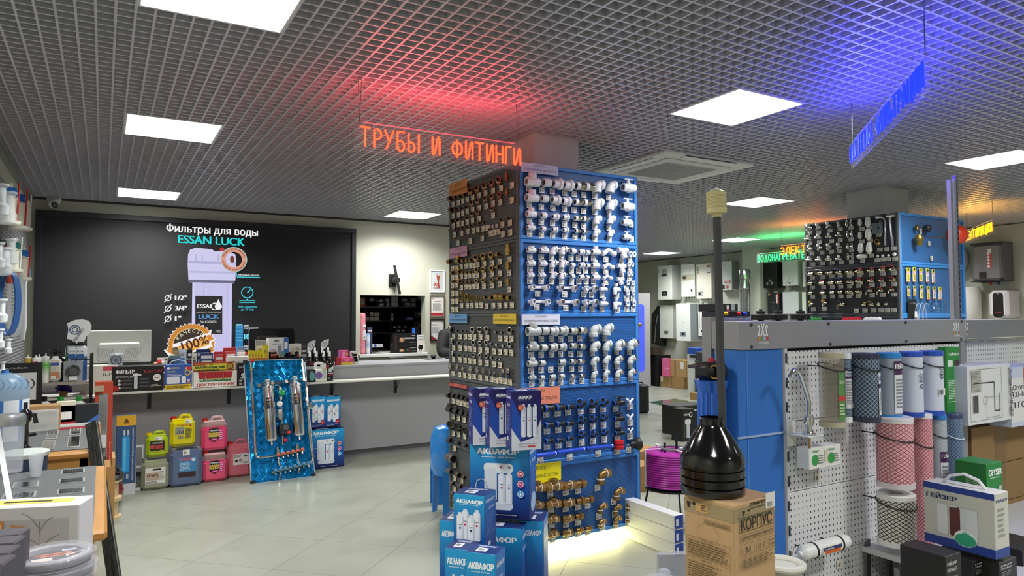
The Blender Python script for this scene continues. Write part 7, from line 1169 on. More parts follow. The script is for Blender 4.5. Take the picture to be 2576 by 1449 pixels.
for i in range(90):a=random.random()*6.28;e_=random.uniform(-.5,1.5);b.cyl((0,0,.06),(.07*cos(a)*cos(e_),.07*sin(a)*cos(e_),.06+.06*sin(e_)),.004,'#3a2a9c','gloss',4)
b.lathe([(.03,0),(.035,.05)],'#a8743c','satin');solo('tinsel_tree',b,'small purple tinsel ornament on the shelf below the cartridges','ornament',(p.x,7.5,SHZ-.0+.0))
b=MB();b.box(XL+.1,.06,7.4,7.83,SHZ-.022,SHZ-.001,'#d9d7ce','satin');solo('side_shelf',b,'short pale shelf behind the rack at the left end of the counter','shelf',(0,0,0))
t=carton('outlet_box','white and orange box stack item left of the long black filter box','box',.3,.15,.26,'#dcd8cc',(pY(250,930,7.66).x,7.7,SHZ));c=pr(t);w,d,h=t['dim'];c.text('H-1V',w*.6,h*.6,.03,'#333');[c.rect(w*(.4+.14*i),h*.35,w*(.5+.14*i),h*.45,'#d86a3c')for i in range(4)];c.rect(w*.6,h*.8,w*.95,h*.95,'#d04a5c');c.rect(w*.5,0,w,h*.15,'#4a8ac8');onpr(t,c)
p=pY(292,895,7.68);b=MB();b.box(-.06,.06,0,.03,0,.12,'#aeb6bc','satin',.006);b.M=Matrix.Translation((0,-.001,.06))@Matrix.Rotation(pi/2,4,'X');b.lathe([(.05,0),(.045,.008),(.01,.008)],'#5c6a74','satin',20);[b.box(.045*cos(a)*.6-.004,.045*cos(a)*.6+.004,.045*sin(a)*.6-.004,.045*sin(a)*.6+.004,.008,.012,'#dde','satin')for a in[i*pi/6 for i in range(12)]];b.M=I4;solo('floor_drain',b,'grey square drain grate with round slotted centre on the long black box','drain',(p.x,7.68,pY(345,921,7.62).z+.001))
#  left wall panels and hanging plumbing goods
t=thing('perforated_wall_panel','light grey perforated wall panels on the left wall','wall panel',(XL,0,0))
for k in range(3):
 b=MB();y0=4.9+k*1.4;b.box(.002,.02,y0,y0+1.38,.9,2.75,'#9fa0a0','satin');pn=part('panel_sheet',b,t);b=MB()
 for i in range(60):b.box(.02,.023,y0+.04,y0+1.34,.95+i*.03,.962+i*.03,'#6c6e70','satin')
 part('slots',b,pn,kind='stuff')
def wl(x,y,off):p=pX(x-9,y,XL+off);return p
def siphon(x,y,hh,lab,gl=True):
 p=wl(x,y,.16);k=.6*hh*(p-O).dot(CF)/FPX;b=MB();b.lathe([(.1*k,-.5*k),(.2*k,-.45*k),(.22*k,-.2*k),(.17*k,-.15*k),(.13*k,-.1*k),(.13*k,.3*k),(.2*k,.36*k),(.2*k,.42*k),(.12*k,.43*k)],'#e2e8ee','frost' if gl else 'plastic',16);b.tube([(0,0,.1*k),(0,.2*k,.12*k),(0,.3*k,.3*k)],.07*k,'#dfe6ec','frost' if gl else 'plastic',8);b.tube([(0,0,.43*k),(-.14,0,.43*k)],.004,'#aaa','metal',6)
 solo('sink_siphon',b,lab,'siphon',p,group='siphons on the left wall')
SP=[(10,500,150,'top'),(30,520,150,'top'),(4,640,120,'second'),(22,655,130,'second'),(38,630,120,'second'),(12,780,110,'third'),(8,850,90,'third'),(30,870,70,'third'),(16,925,60,'lowest')]
for k,(x,y,hh,rn)in enumerate(SP):siphon(x,y,hh,'pale sink siphon hanging at the left edge, %s row, %s of its row'%(rn,['front','back','front','middle','back','upper','left','right','only one'][k]),k<5)
for k,(x,y,hh,c1,rod,lab)in enumerate(((34,510,110,'#1f78d0','#c8202c','flush valve with a light blue block and red rod, left of the top row'),(55,525,105,'#2a5cc0','#c8202c','flush valve with a darker blue block, middle of the top row'),(68,535,90,'#e9eae6','#e9eae6','all white flush valve, right end of the top row'),(45,640,90,'#1f6a68','#e9eae6','flush valve with a dark green box, second row'),(66,660,90,'#1f78d0','#c8202c','cream flush valve with a red rod, lower row'))):
 p=wl(x,y,.15);s_=hh*(p-O).dot(CF)/FPX;t=thing('flush_valve',lab,'flush valve',p,group='cistern valves on the left wall');b=MB();b.lathe([(.2*s_,-.5*s_),(.22*s_,-.47*s_),(.22*s_,-.42*s_),(.16*s_,-.4*s_),(.14*s_,.1*s_),(.18*s_,.12*s_),(.1*s_,.2*s_),(.05*s_,.45*s_)],'#e8e6d8','plastic',16);b.tube([(0,0,.3*s_),(-.15,0,.3*s_)],.004,'#999','metal',6);part('valve_body',b,t)
 b=MB();b.box(-.12*s_,.14*s_,-.12*s_,.12*s_,.12*s_,.34*s_,c1,'plastic',.01);part('float_block',b,t);b=MB();b.cyl((.15*s_,-.1*s_,-.42*s_),(.18*s_,-.1*s_,.48*s_),.02*s_,rod,'plastic',6);part('rod',b,t)
for k,(x,y,w_,h_,col,fin,lab)in enumerate(((38,660,.1,.34,'#d8583c','wrap','clear bag of orange net bundle hanging on the left wall'),(26,760,.12,.5,'#3a64a4','plastic','dark blue hose bundle hanging on the left wall'),(42,755,.08,.6,'#dfe2e6','frost','coiled white flexible hose hanging on the left wall'),(66,770,.07,.62,'#e3e6e8','plastic','long white ribbed sleeve with a light blue cap on the left wall'))):
 p=wl(x,y,.1);b=MB();
 if k in(1,2):[b.tube([(w_*.5*cos(a*pi/8)+.01*j,.02*j,h_*.5*sin(a*pi/8))for a in range(16)],.012,col,fin,6,True)for j in range(3)]
 else:b.lathe([(w_*.3,-h_/2),(w_*.5,-h_*.3),(w_*.4,h_*.3),(w_*.5,h_*.4),(w_*.2,h_/2)],col,'plastic' if k else 'satin',12)
 if k==3:b.box(-.05,.05,-.03,.03,h_*.42,h_*.55,'#2cb0d0','plastic')
 b.tube([(0,0,h_*.5),(-.09,0,h_*.5)],.004,'#999','metal',6);solo('hanging_bundle',b,lab,'hose',p)
p=pX(25,930,XL+.3);t=thing('black_display_card','black card with a white web address and striped samples above the water bottle','sign',M=TR((pY(32,925,6.9).x,6.9,TZ)));h=pY(32,914,6.9).z-TZ;c=Cv();c.box(-.2,.2,0,.01,0,h,'#1a1a1c','print');c.text('www.chudej.ru',0,h-.05,.02,'#aaa',w=.2,al='c');c.rect(-.16,h-.3,.16,h-.08,'#c9cac8');[c.ring(-.14+.04*i,h-.17,.05,.008,'#222',12,-60,60)for i in range(8)];part('card',c,t)
#  BLUE FILTER BOXES IN FRONT OF THE TOWER
def cartr(c,x,z,w,h,cc='#c33'):c.rrect(x-w/2,z,x+w/2,z+h*.93,w*.3,'#e9eef6');c.rrect(x-w*.28,z+h*.9,x+w*.28,z+h,w*.1,'#dfe6f0');c.rect(x+w*.25,z+h*.06,x+w*.42,z+h*.88,'#c3cfe2');c.ell(x,z+h*.5,w*.16,cc);c.rect(x-w*.25,z+h*.6,x+w*.25,z+h*.615,'#445')
def AQ(label,dep,px_,py_,z0,w,d,h,rz,style,al='c',group='blue water filter boxes'):
 """px_, py_: top front right edge of the front face in the photo"""
 p=pD(px_,py_,dep);z1=p.z;hh=h if h else z1-z0;z0=z1-hh if z0 is None else z0;hh=z1-z0
 M=TR((p.x,p.y,z0),rz)@Matrix.Translation((-w/2,d/2,0));t=thing('filter_box',label,'box',M=M,group=group);b=MB();b.box(-w/2,w/2,-d/2,d/2,0,hh,'#1b2f7c' if style=='K' else '#1565b0','print',.002);part('box_body',b,t);t['dim']=(w,d,hh);h=hh
 c=pr(t);dk,lt='#12246c','#1a86d0'
 if style=='K':
  c.rect(.001,.001,w-.001,h-.001,'#1c2c80','#241c58');c.poly([(0,0),(w,0),(w,h*.52),(w*.72,h*.2),(w*.3,h*.14),(0,h*.38)],'#dfe3ea');c.poly([(0,h*.38),(w*.3,h*.14),(w*.45,h*.4),(0,h*.9)],'#1f4fb0')
  c.text('АКВАФОР',w*.22,h*.87,h*.055,'#fff',w=w*.46,bold=.05);c.text('фильтры для воды',w*.24,h*.845,h*.016,'#cde',w=w*.4);[cartr(c,w*(.4+.19*i),h*.22,w*.155,h*.56,('#223','#e07030','#286a4a')[i])for i in range(3)];c.ell(w*.3,h*.73,w*.095,'#d8502c');c.scrib(w*.24,h*.7,w*.36,h*.76,3,'#f8d0c0');c.text('Комплект сменных модулей',w*.22,h*.1,h*.022,'#335',w=w*.62);c.text('Кристалл А',w*.22,h*.055,h*.024,'#335',w=w*.26);c.rect(w*.52,h*.052,w*.78,h*.078,'#c84838')
 elif style=='big':
  c.rect(.001,.001,w-.001,h*.42,'#101a5c','#1253a8');c.rect(.001,h*.42,w-.001,h-.001,'#1253a8','#1fa0dc');c.text('АКВАФОР',w*.12,h*.87,h*.08,'#fff',w=w*.72,bold=.06);c.text('фильтры для воды',w*.2,h*.82,h*.026,'#e8f4ff',w=w*.55)
  c.rrect(w*.24,h*.62,w*.73,h*.75,.02,'#e6ebf2');c.rrect(w*.25,h*.22,w*.46,h*.68,.02,'#d8dfea');c.rrect(w*.27,h*.12,w*.73,h*.23,.02,'#d4dcea');cartr(c,w*.54,h*.2,w*.11,h*.44,'#d04848');cartr(c,w*.665,h*.2,w*.11,h*.44,'#4a86c8');c.rect(w*.51,h*.69,w*.55,h*.71,'#a02c38');c.rect(w*.65,h*.69,w*.69,h*.71,'#24345c')
  c.ring(w*.2,h*.46,w*.09,.005,'#b8c4d0',20,0,180);c.line([(w*.11,h*.3),(w*.11,h*.46)],.005,'#b8c4d0');c.line([(w*.29,h*.46),(w*.29,h*.4)],.005,'#b8c4d0')
  for i,(q,tx)in enumerate((('#c8283c','100'),('#c8287c','Mg'),('#2f9ad8',''))):c.ell(w*.86,h*(.62-.135*i),w*.058,q);c.ring(w*.86,h*(.62-.135*i),w*.05,.003,'#fff');c.text(tx,w*.86,h*(.608-.135*i),h*.024,'#fff',al='c',bold=.04)if tx else c.poly([(w*.84,h*.34),(w*.86,h*.38),(w*.88,h*.34),(w*.86,h*.33)],'#fff')
  c.rect(w*.3,h*.045,w*.83,h*.08,'#0c1448');c.text('автомат питьевой воды',w*.34,h*.053,h*.018,'#dde',w=w*.46)
 elif style=='four':
  c.rect(.001,.001,w-.001,h*.3,'#14256e','#1560b0');c.rect(.001,h*.3,w-.001,h-.001,'#1560b0','#1da0da');c.text('АКВАФОР',w*.08,h*.85,h*.065,'#fff',w=w*.86,bold=.05);c.text('фильтры для воды',w*.18,h*.82,h*.018,'#e8f4ff',w=w*.64)
  for x,z,q in((.38,.24,'#d03c6c'),(.76,.24,'#c33'),(.22,.18,'#4a86c8'),(.58,.15,'#334')):cartr(c,w*x,h*z,w*.22,h*.52,q)
  c.ell(w*.78,h*.16,w*.13,'#c8283c');c.text('Mg',w*.78,h*.145,h*.03,'#fff',al='c',bold=.04);c.text('Комплект сменных модулей',w*.06,h*.075,h*.018,'#dde',w=w*.7);c.text('АКВАФОР МОРИОН',w*.06,h*.04,h*.02,'#dde',w=w*.5,bold=.03)
 else:
  c.rect(.001,.001,w-.001,h*.5,'#14256e','#1560b0');c.rect(.001,h*.5,w-.001,h-.001,'#1560b0','#1da0da');c.text('АКВАФОР',w*.1,h*.84,h*.06,'#fff',w=w*.8,bold=.05)
 part('front_print',c,t)
 for fc,nm in(('R','right_print'),('L','left_print')):
  c=pr(t,fc);c.rect(.001,.001,d-.001,h*.6,'#152a78','#1a5cb0' if style!='K' else '#2a2470');c.rect(.001,h*.6,d-.001,h-.001,'#1a5cb0' if style!='K' else '#2a2470','#1d80c8' if style!='K' else '#3a2c78');c.text('АКВАФОР',d*.08,h*.87,h*.045,'#e8eef8',w=d*.84,bold=.04);c.text('5',d*.1,h*.73,h*.06,'#e8eef8')if style in('big','side')else None;c.scrib(d*.3,h*.74,d*.9,h*.79,2,'#c8d8f0');c.scrib(d*.15,h*.32,d*.85,h*.68,9,'#7fa0d4',fill=.25);c.rect(d*.3,h*.15,d*.5,h*.22,'#dfe6f0')
  if style=='big':c.ell(d*.5,h*.2,d*.35,'#a8c8e8',h*.13)
  part(nm,c,t)
 c=pr(t,'T');c.rect(.001,.001,w-.001,d-.001,'#16306c');c.rect(w*.25,d*.2,w*.6,d*.6,'#dfe2e8');c.bars(w*.3,d*.3,w*.5,d*.5);c.text('АКВАФОР',w*.2,d*.7,d*.18,'#cdd8ec',w=w*.6,bold=.04);part('top_print',c,t);return t
a45=radians(-43)
big=AQ('big blue box with a white filter unit and three round badges, middle of the pile',3.78,1331,1122,None,.335,.20,.40,a45,'big')
zb_=big.matrix_local.translation.z
bigtop=zb_+big['dim'][2]
for k,(x,y,dep)in enumerate(((1262,977,3.86),(1305,978,3.79),(1361,983,3.70))):AQ('narrow dark blue box of three white cartridges on the big box, %s'%('left one, mostly hidden','middle one, partly hidden','right and foremost one')[k],dep,x,y,bigtop+.001,.165,.1,None,radians(-14),'K')
low=pD(1331,1310,3.72).z
AQ('blue carton under the big box, its right end showing a list',3.70,1313,1331,0,.28,.16,None,a45,'side');AQ('dark blue carton at the right of the pile with product icons',3.80,1367,1312,0,.13,.2,None,a45+.05,'side')
AQ('tall blue box with four white cartridges and a red badge before the big box',3.45,1219,1248,pD(1215,1400,3.45).z,.17,.14,None,radians(-52),'four')
AQ('small blue four cartridge box at the bottom edge, left one',3.32,1178,1384,0,.12,.14,None,radians(-48),'four');AQ('small blue four cartridge box at the bottom edge, right one',3.22,1247,1396,0,.15,.12,None,radians(-50),'four')
AQ('dark blue box half hidden left of the tall four cartridge box',3.7,1160,1312,0,.12,.2,None,a45,'side')
# boxes by the counter right of the foil board
def AQc(label,xl,xr,yt,Y,z0,style):
 w=pY(xr,1100,Y).x-pY(xl,1100,Y).x;z1=pY((xl+xr)/2,yt,Y).z;p=pY(xr,yt,Y);return AQ(label,(p-O).dot(CF),xr,yt,z0,w,.16,None,0,style)
AQc('blue box with a white filter unit on the floor beside the foil board',775,866,1076,7.45,0,'big');z_=pY(820,1076,7.45).z+.001
AQc('blue four cartridge box beside the foil board, left one on the big box',781,820,997,7.5,z_,'four');AQc('blue four cartridge box beside the foil board, right one on the big box',820,857,997,7.5,z_,'four')
# blue expansion tanks and tins
for k,(x,yb_,yt,w_px,lab)in enumerate(((1122,1288,1070,78,'larger blue pressure tank on legs behind the tower'),(1104,1264,1098,46,'smaller blue pressure tank with a dark label behind the tower'))):
 p=pZ(x,yb_,0);dep=(p-O).dot(CF);r_=w_px/2*dep/FPX;h=pD(x,yt,dep).z;lg=h*.42;t=thing('pressure_tank',lab,'tank',p,group='blue pressure tanks');b=MB();b.lathe([(.02,lg-.02),(r_*.75,lg+.01),(r_,lg+.1),(r_,h-.1),(r_*.8,h-.02),(r_*.3,h),(.02,h)],'#2a86da','gloss',32);part('vessel',b,t)
 for j in range(3):a=radians(250+120*j);b=MB();q=Vector((cos(a),sin(a),0))*r_*.8;b.M=Matrix.Translation(q)@Matrix.Rotation(a,4,'Z');b.box(-.006,.006,-.035,.035,0,lg+.08,'#2478c8','satin');part('leg',b,t)
 if k:c=Cv(Matrix.Translation((0,-r_-.004,0)));c.box(-r_*.7,r_*.3,0,.003,lg+.06,h-.12,'#16244c','print');c.rect(-r_*.6,lg+.08,r_*.2,lg+.14,'#ccd');part('label',c,t,'dark blue label')
for k,(x,yb_,r_,lab)in enumerate(((1124,1348,.055,'larger open tin can on the floor left of the blue boxes'),(1146,1355,.04,'smaller open tin can half hidden by the blue boxes'))):p=pZ(x,yb_,0);b=MB();b.lathe([(r_,0),(r_*1.03,.003),(r_,.006),(r_,.09),(r_*1.03,.095),(r_*.97,.095),(r_*.97,.01),(1e-4,.01)],'#b8b5a6','brushed',28);b.box(-.02,.02,-r_-.003,-r_-.001,.02,.06,'#e6e4dc','print');solo('tin_can',b,lab,'can',p,group='open tin cans')
#  GONDOLA WITH FILTER CARTRIDGES
GY=1.9;g0=pY(1861,845,GY).x;g1=pY(2430,845,GY).x;gz1=1.592;gz0=1.592-.112
GZ=gz0
def logo(c,x,z,s):
 c.text('2',x,z,.05*s,'#e6e6e6',w=.022*s,bold=.06,mir=False);c.text('X',x+.022*s,z-.004*s,.062*s,'#e6e6e6',w=.03*s,bold=.05);c.text('2',x+.052*s,z,.05*s,'#e6e6e6',w=.022*s,bold=.06,mir=True)
 for i,q in enumerate(('#d08a3c','#6a9a4a','#a8b8d8','#c04a48')):c.poly([(x+.019*i*s,z-.02*s),(x+.019*(i+1)*s,z-.02*s),(x+.019*(i+1)*s,z-.006*s),(x+.019*i*s,z-.006*s)],q)
 c.text('САНТЕХНИКА',x,z-.04*s,.014*s,'#ddd',w=.074*s,bold=.03)
t=thing('shop_gondola','grey topped display stand with a blue side and white pegboard, front right','display stand',(0,GY,0));t0_g=t
b=MB();b.box(g0,g1,0,.15,gz0,gz1,'#929296','satin',.003);part('header',b,t,'grey header with mirrored shop logo');
c=Cv();logo(c,g0+.1,gz0+.055,.85);part('header_logo',c,t);c=Cv();logo(c,g1-.12,gz0+.055,.75);part('header_logo',c,t)
for x,z in((g0+.065,gz1-.012),(g0+.065,gz0+.012),(g0+.55,gz1-.012),(g0+.56,gz0+.012),(g0+1.13,gz1-.012),(g0+1.13,gz0+.012),(g1-.04,gz1-.01),(g1-.05,gz0+.01)):b=MB();b.lat((x,-.001,z),(x,-.006,z),[(.0075,0),(.005,.005)],'#4a4b50','satin',10);part('screw_head',b,t)
xb=pY(1976,1100,GY).x;b=MB();b.box(g0-.005,xb,.01,.13,0,gz0-.001,'#2f70c4','paint');part('blue_panel',b,t,'bright blue side column');b=MB();b.box(g0+.044,g0+.05,.008,.012,0,gz0,'#4a84cf','paint');part('seam',b,t)
zt_=pY(1930,1094,GY).z;b=MB();b.box(g0-.008,xb+.003,.003,.012,zt_-.004,zt_+.004,'#9fb4dc','plastic');part('strap',b,t,'pale plastic strap')
b=MB();b.box(xb+.005,xb+.02,.0,.03,0,gz0,'#d3d4d6','satin');part('slotted_upright',b,t);b=MB();[b.box(xb+.008,xb+.016,-.004,.004,.62+.1*i,.66+.1*i,'#3a3c3e','matte')for i in range(9)];part('slots',b,t,kind='stuff')
PH=[pY(1985,y,GY).z for y in(882,1062,1242,1422)];PH+=[PH[-1]-.3]
for i in range(4):b=MB();b.box(0,g1-.045-xb-.028,0,.014,0,PH[i]-PH[i+1]-.003,'#dcdde0','peg',.002);part('pegboard',b,t,M=TR((xb+.028,.012,PH[i+1])))
b=MB();b.box(g1-.045,g1,.005,.15,0,gz0-.001,'#8b8b8f','satin');part('end_post',b,t)
b=MB();b.box(xb,g1,.03,.15,0,PH[4],'#c9cacc','satin');part('base_cabinet',b,t)
b=MB();b.box(g0,g0+.06,.151,.2,0,gz1+.018,'#8d8d90','satin');b.box(xb,g1-.05,.14,.15,PH[4],gz0,'#8d8d90','satin');part('rear_frame',b,t)
b=MB();b.box(g0-.012,g0-.004,.10,.118,gz0-.02,gz0+.03,'#a8a8aa','metal');b.tube([(g0-.012,.11,gz0+.0),(g0-.02,.1,gz0-.05),(g0-.02,.11,gz0-.09)],.006,'#b8b5ac','metal',6);b.box(g0-.024,g0-.012,.098,.122,gz0-.11,gz0-.045,'#5c5a56','metal',.004);part('toggle_latch',b,t,'steel toggle latch')
t2=thing('shop_gondola','second grey topped display stand at the right edge with cartons on it','display stand',(0,GY,0),group='grey topped display stands');b=MB();b.box(g1+.008,g1+1.0,.06,.21,gz0+.01,gz1-.005,'#85858a','satin',.003);part('header',b,t2);c=Cv(Matrix.Translation((0,.06,0)));logo(c,g1+.09,gz0+.055,.7);part('header_logo',c,t2)
b=MB();b.box(g1+.008,g1+.2,.1,.2,0,gz0+.009,'#8b8b8f','satin');part('end_post',b,t2);b=MB();b.box(0,.75,0,.014,0,.3,'#dcdde0','peg',.002);part('pegboard',b,t2,M=TR((g1+.23,.12,gz0-.3)));b=MB();b.box(g1+.2,g1+1.0,.14,.2,0,gz0-.3,'#55565a','satin');part('back',b,t2)
b=MB();b.lat((g1+.05,.056,gz1-.02),(g1+.05,.05,gz1-.02),[(.008,0),(.005,.005)],'#4a4b50','satin',10);part('screw_head',b,t2)
def cart(label,x,yt,yb_,wpx,body,fin,capc,off=.08,lab=None,tie='#18181a',tz=.8,group='filter cartridges on the pegboard'):
 p=pY(x,(yt+yb_)/2,GY-off);dep=(p-O).dot(CF);r_=wpx/2*dep/FPX;h=(yb_-yt)*dep/FPX;t=thing('filter_cartridge',label,'filter cartridge',p,group=group);b=MB()
 b.lathe([(r_*.96,-h/2+.02),(r_*.96,h/2-.02)],body,fin,28);part('cartridge_body',b,t)
 for z0,z1,nm in((-h/2,-h/2+.022,'end_cap'),(h/2-.022,h/2,'end_cap')):b=MB();b.lathe([(r_,z0),(r_,z1)]if z0<0 else[(r_,z0),(r_,z1-.003),(r_*.95,z1),(r_*.35,z1),(r_*.33,z1-.01),(1e-4,z1-.01)],capc,'plastic',28);part(nm,b,t)
 if tie:b=MB();n=20;b.tube([(r_*1.03*cos(2*pi*a/n),r_*1.03*sin(2*pi*a/n),h*(tz-.5)+.015*sin(2*pi*a/n))for a in range(n)],.0028,tie,'satin',6,True);b.tube([(0,r_,h*(tz-.5)),(0,off+.01,h*(tz-.5))],.003,tie,'satin',6);part('cable_tie',b,t)
 if lab:
  c=Cv();n=9;a0,a1,z0,z1,draw=lab;zz0,zz1=-h/2+h*z0,-h/2+h*z1;W_=r_*1.01*(radians(a1)-radians(a0));draw(c,W_,zz1-zz0);V_=[]
  for(u,y,v)in c.v:aa=radians(a0)+u/(r_*1.01);rr=r_*1.012-y*1.2;V_.append((rr*cos(aa),rr*sin(aa),zz0+v))
  c.v=V_;part('label',c,t)
 return t
def gr(top,bar,name='ГЕЙЗЕР',n=24):
 def f(c,w,h):
  for i in range(n):c.add([(w*i/n,-.0002,0),(w*(i+1)/n,-.0002,0),(w*(i+1)/n,-.0002,h),(w*i/n,-.0002,h)],[(0,1,2,3)],'#dcdde4','print')
  c.y=-.0005;s_=h if h<w*3 else w*2.2
  for i in range(n):c.add([(w*i/n,-.0006,h-s_*.36),(w*(i+1)/n,-.0006,h-s_*.36),(w*(i+1)/n,-.0006,h if bar else h-s_*.26),(w*i/n,-.0006,h if bar else h-s_*.26)],[(0,1,2,3)],top,'print')
  c.y=-.001;c.text(name,w*.06,h-s_*.2,s_*.14,'#fff' if bar else '#2c4a94',w=w*.9,bold=.05);c.scrib(w*.1,h*.1,w*.9,h-s_*.45,9,'#8c8e98');c.rect(w*.55,h*.02,w*.9,h*.12,'#e8e4d4');c.bars(w*.6,h*.03,w*.8,h*.1)
 return f
AW=-140,-60
c1=cart('clear bagged cartridge with a green and brown core, leftmost on the pegboard',2092,886,1072,62,'#a89c84','frost','#b4ad94',.1,(-115,-75,.1,.75,lambda c,w,h:(c.rect(0,0,w,h,'#5a8a4a'),c.text('ГЕЙЗЕР БИО',w*.1,h*.75,h*.08,'#e8f0d8',w=w*.8),c.rect(0,h*.4,w,h*.5,'#c83c3c'),c.scrib(w*.1,h*.1,w*.9,h*.35,4,'#cfe0c0'))))
cart('slim dark blue netted cartridge with a white label, second from left',2128,889,1060,28,'#33506c','netblue','#e6e8ea',.06,(-150,-50,.2,.75,gr('#4a2a5c',False)))
cart('wide dark navy netted cartridge with a white label, third from left',2177,888,1058,68,'#2c3a50','netblue','#34384e',.1,(-88,-20,.1,.72,gr('#4a2a5c',False)))
cart('grey cartridge with bright blue caps and a violet label, hanging in the upper row',2237,887,1053,57,'#9aa4b4','satin','#2a86cc',.12,(-125,-40,.1,.88,gr('#4a2458',True)))
cart('white cartridge with royal blue caps, left one of the upper right pair',2293,884,1046,54,'#cdd2e2','satin','#2a52b8',.12,(-120,-60,.15,.8,lambda c,w,h:(c.ring(w*.4,h*.5,w*.2,.004,'#556'),c.text('БС',w*.6,h*.6,h*.12,'#556',rot=pi/2))))
cart('white cartridge with royal blue caps, right one of the upper right pair',2344,882,1042,54,'#cdd2e2','satin','#2a52b8',.12,(-120,-60,.15,.8,lambda c,w,h:(c.ring(w*.4,h*.7,w*.2,.004,'#556'),c.text('БС',w*.6,h*.75,h*.12,'#556',rot=pi/2),c.rect(0,h*.25,w*.9,h*.42,'#e6e2d8'),c.bars(w*.05,h*.28,w*.5,h*.39))))
cr_=cart('wide pink netted cartridge in a clear bag, below the blue capped one',2251,1048,1222,88,'#dcb4ba','netred','#d8d4d8',.14,tz=.72)
b=MB();b.lathe([(.03,-.16),(.056,-.135),(.062,-.1),(.06,.1),(.05,.125)],'#e2e4ea','wrap',24);part('clear_bag',b,cr_,'clear plastic bag')
cart('wide white netted cartridge with black mesh, lowest of the pegboard',2255,1240,1367,90,'#e0d8d0','netblack','#e4e4e2',.14,tz=.8)
c3=cart('long slim pink netted cartridge in a clear bag',2322,1040,1382,48,'#dcaab2','netred','#d8d4d8',.12,tz=.78);b=MB();b.lathe([(.02,-.27),(.036,-.26),(.04,-.2),(.04,.2),(.03,.27)],'#e2e4ea','wrap',20);part('clear_bag',b,c3,'clear plastic bag')
cart('long slim grey cartridge with bright blue caps and a violet label',2363,1043,1366,40,'#b4b8c0','netwhite','#2a7cc8',.1,(-140,-45,.35,.72,gr('#4a2458',True)),tz=.85)
cart('long slim dark blue netted cartridge with a white label, rightmost',2402,1040,1348,42,'#39587c','netblue','#3c4868',.06,(-110,-40,.3,.56,gr('#4a2a5c',False)),tie='#c9d4e4',tz=.82)
# hanging green box, faucet, small boxes, inline filter
p=pY(2388,954,GY-.02);w=pY(2402,954,GY-.02).x-pY(2372,954,GY-.02).x;h=(1035-873)*(p-O).dot(CF)/FPX;t=carton('green_filter_box','tall green box hanging at the right end of the pegboard','box',w*1.15,.04,h,'#2c8a3c',(p.x,p.y,p.z-h/2));c=pr(t);w,d,h=t['dim'];c.text('ГЕЙЗЕР',w*.12,h*.87,h*.05,'#fff',w=w*.8,bold=.04);c.rect(w*.1,h*.7,w*.45,h*.8,'#dfe8dc');c.rrect(w*.6,h*.55,w*.95,h*.8,.01,'#4a3434');c.scrib(w*.1,h*.2,w*.9,h*.5,12,'#bfe0c0');c.rect(0,h*.16,w,h*.17,'#dfe8dc');onpr(t,c)
q=[pY(x,y,GY-.08)for x,y in((2035,1045),(2035,1010),(2028,985),(2014,945),(2006,932),(1997,930),(1991,940),(1989,950))];o_=q[0];t=thing('faucet','chrome gooseneck faucet on a clear bracket at the left of the pegboard','faucet',o_);b=MB();b.tube([a-o_ for a in q],[.008]*6+[.009,.011],'#dcdee0','metal',12);part('spout',b,t)
b=MB();b.lathe([(.026,-.075),(.026,-.07),(.012,-.065),(.012,-.04),(.02,-.035),(.02,-.005),(.01,.0)],'#dcdee0','metal',20);b.tube([(0,0,-.02),(-.03,-.01,-.012),(-.04,-.01,-.03)],.006,'#dcdee0','metal',8);b.cyl((0,0,-.075),(0,0,-.13),.006,'#c9c0a8','metal',8);part('tap_body',b,t)
b=MB();b.box(-.05,.045,-.035,.07,-.082,-.076,'#d8dfe2','satin',.002);b.box(-.05,-.0,.065,.07,-.13,-.03,'#d8dad0','satin');part('bracket',b,t,'pale plastic bracket')
p=pY(2060,1146,GY-.05);w=.205;h=.085;t=carton('cartridge_box','long white box with two green circles under the faucet','box',w,.06,h,'#e4e5e2',(p.x-.0,p.y,p.z-h/2));c=pr(t)
for x in(.08,.58):c.ell(w*(x+.1),h*.42,.022,'#3a9a4a');c.text('ГЕЙЗЕР',w*(x+.0),h*.78,h*.12,'#3a9a4a',w=w*.22,bold=.04);c.scrib(w*(x+.18),h*.2,w*(x+.36),h*.65,4,'#888')
c.rect(w*.47,h*.3,w*.56,h*.85,'#d8cdb4');onpr(t,c)
for k,(x,y)in enumerate(((2057,1200),(2113,1418))):p=pY(x,y,GY+.008);c=Cv();c.rect(-.02,-.018,.02,.018,'#e2ddd0');c.bars(-.012,-.012,.004,.004);part('price_tag',c,bpy.data.objects['shop_gondola'],M=TR((p.x,p.y-GY,p.z)))
a,e_=pY(2013,1393,GY-.07),pY(2130,1360,GY-.07);t=thing('inline_filter','white inline filter tube wrapped in film, tied near the bottom of the pegboard','filter',a);v=e_-a;L_=v.length;b=MB();b.lat((0,0,0),v,[(.01,-.01),(.012,0),(.026,.01),(.03,.02),(.03,L_-.02),(.026,L_-.005),(.01,L_)],'#e6e6e4','plastic',20);part('tube_body',b,t)
for f_ in(.25,.8):b=MB();q=v*f_;b.lat(q-v*.015,q+v*.015,[(.032,0),(.032,L_*.03)],'#17171a','satin',16);b.cyl(q,q+Vector((0,.08,.0)),.003,'#17171a','satin',6);part('cable_tie',b,t)
b=Cv();b.M=Matrix.Rotation(math.atan2(v.z,v.x),4,'Y').inverted();b.box(L_*.33,L_*.72,-.034,-.03,-.014,.014,'#e6e4e0','print');b.y=-.0345;b.rect(L_*.36,-.013,L_*.7,.0,'#d86a2c');b.rect(L_*.33,0,L_*.72,.013,'#3a3a6c');b.text('ГЕЙЗЕР',L_*.36,.002,.008,'#fff',w=L_*.2);part('label',b,t)
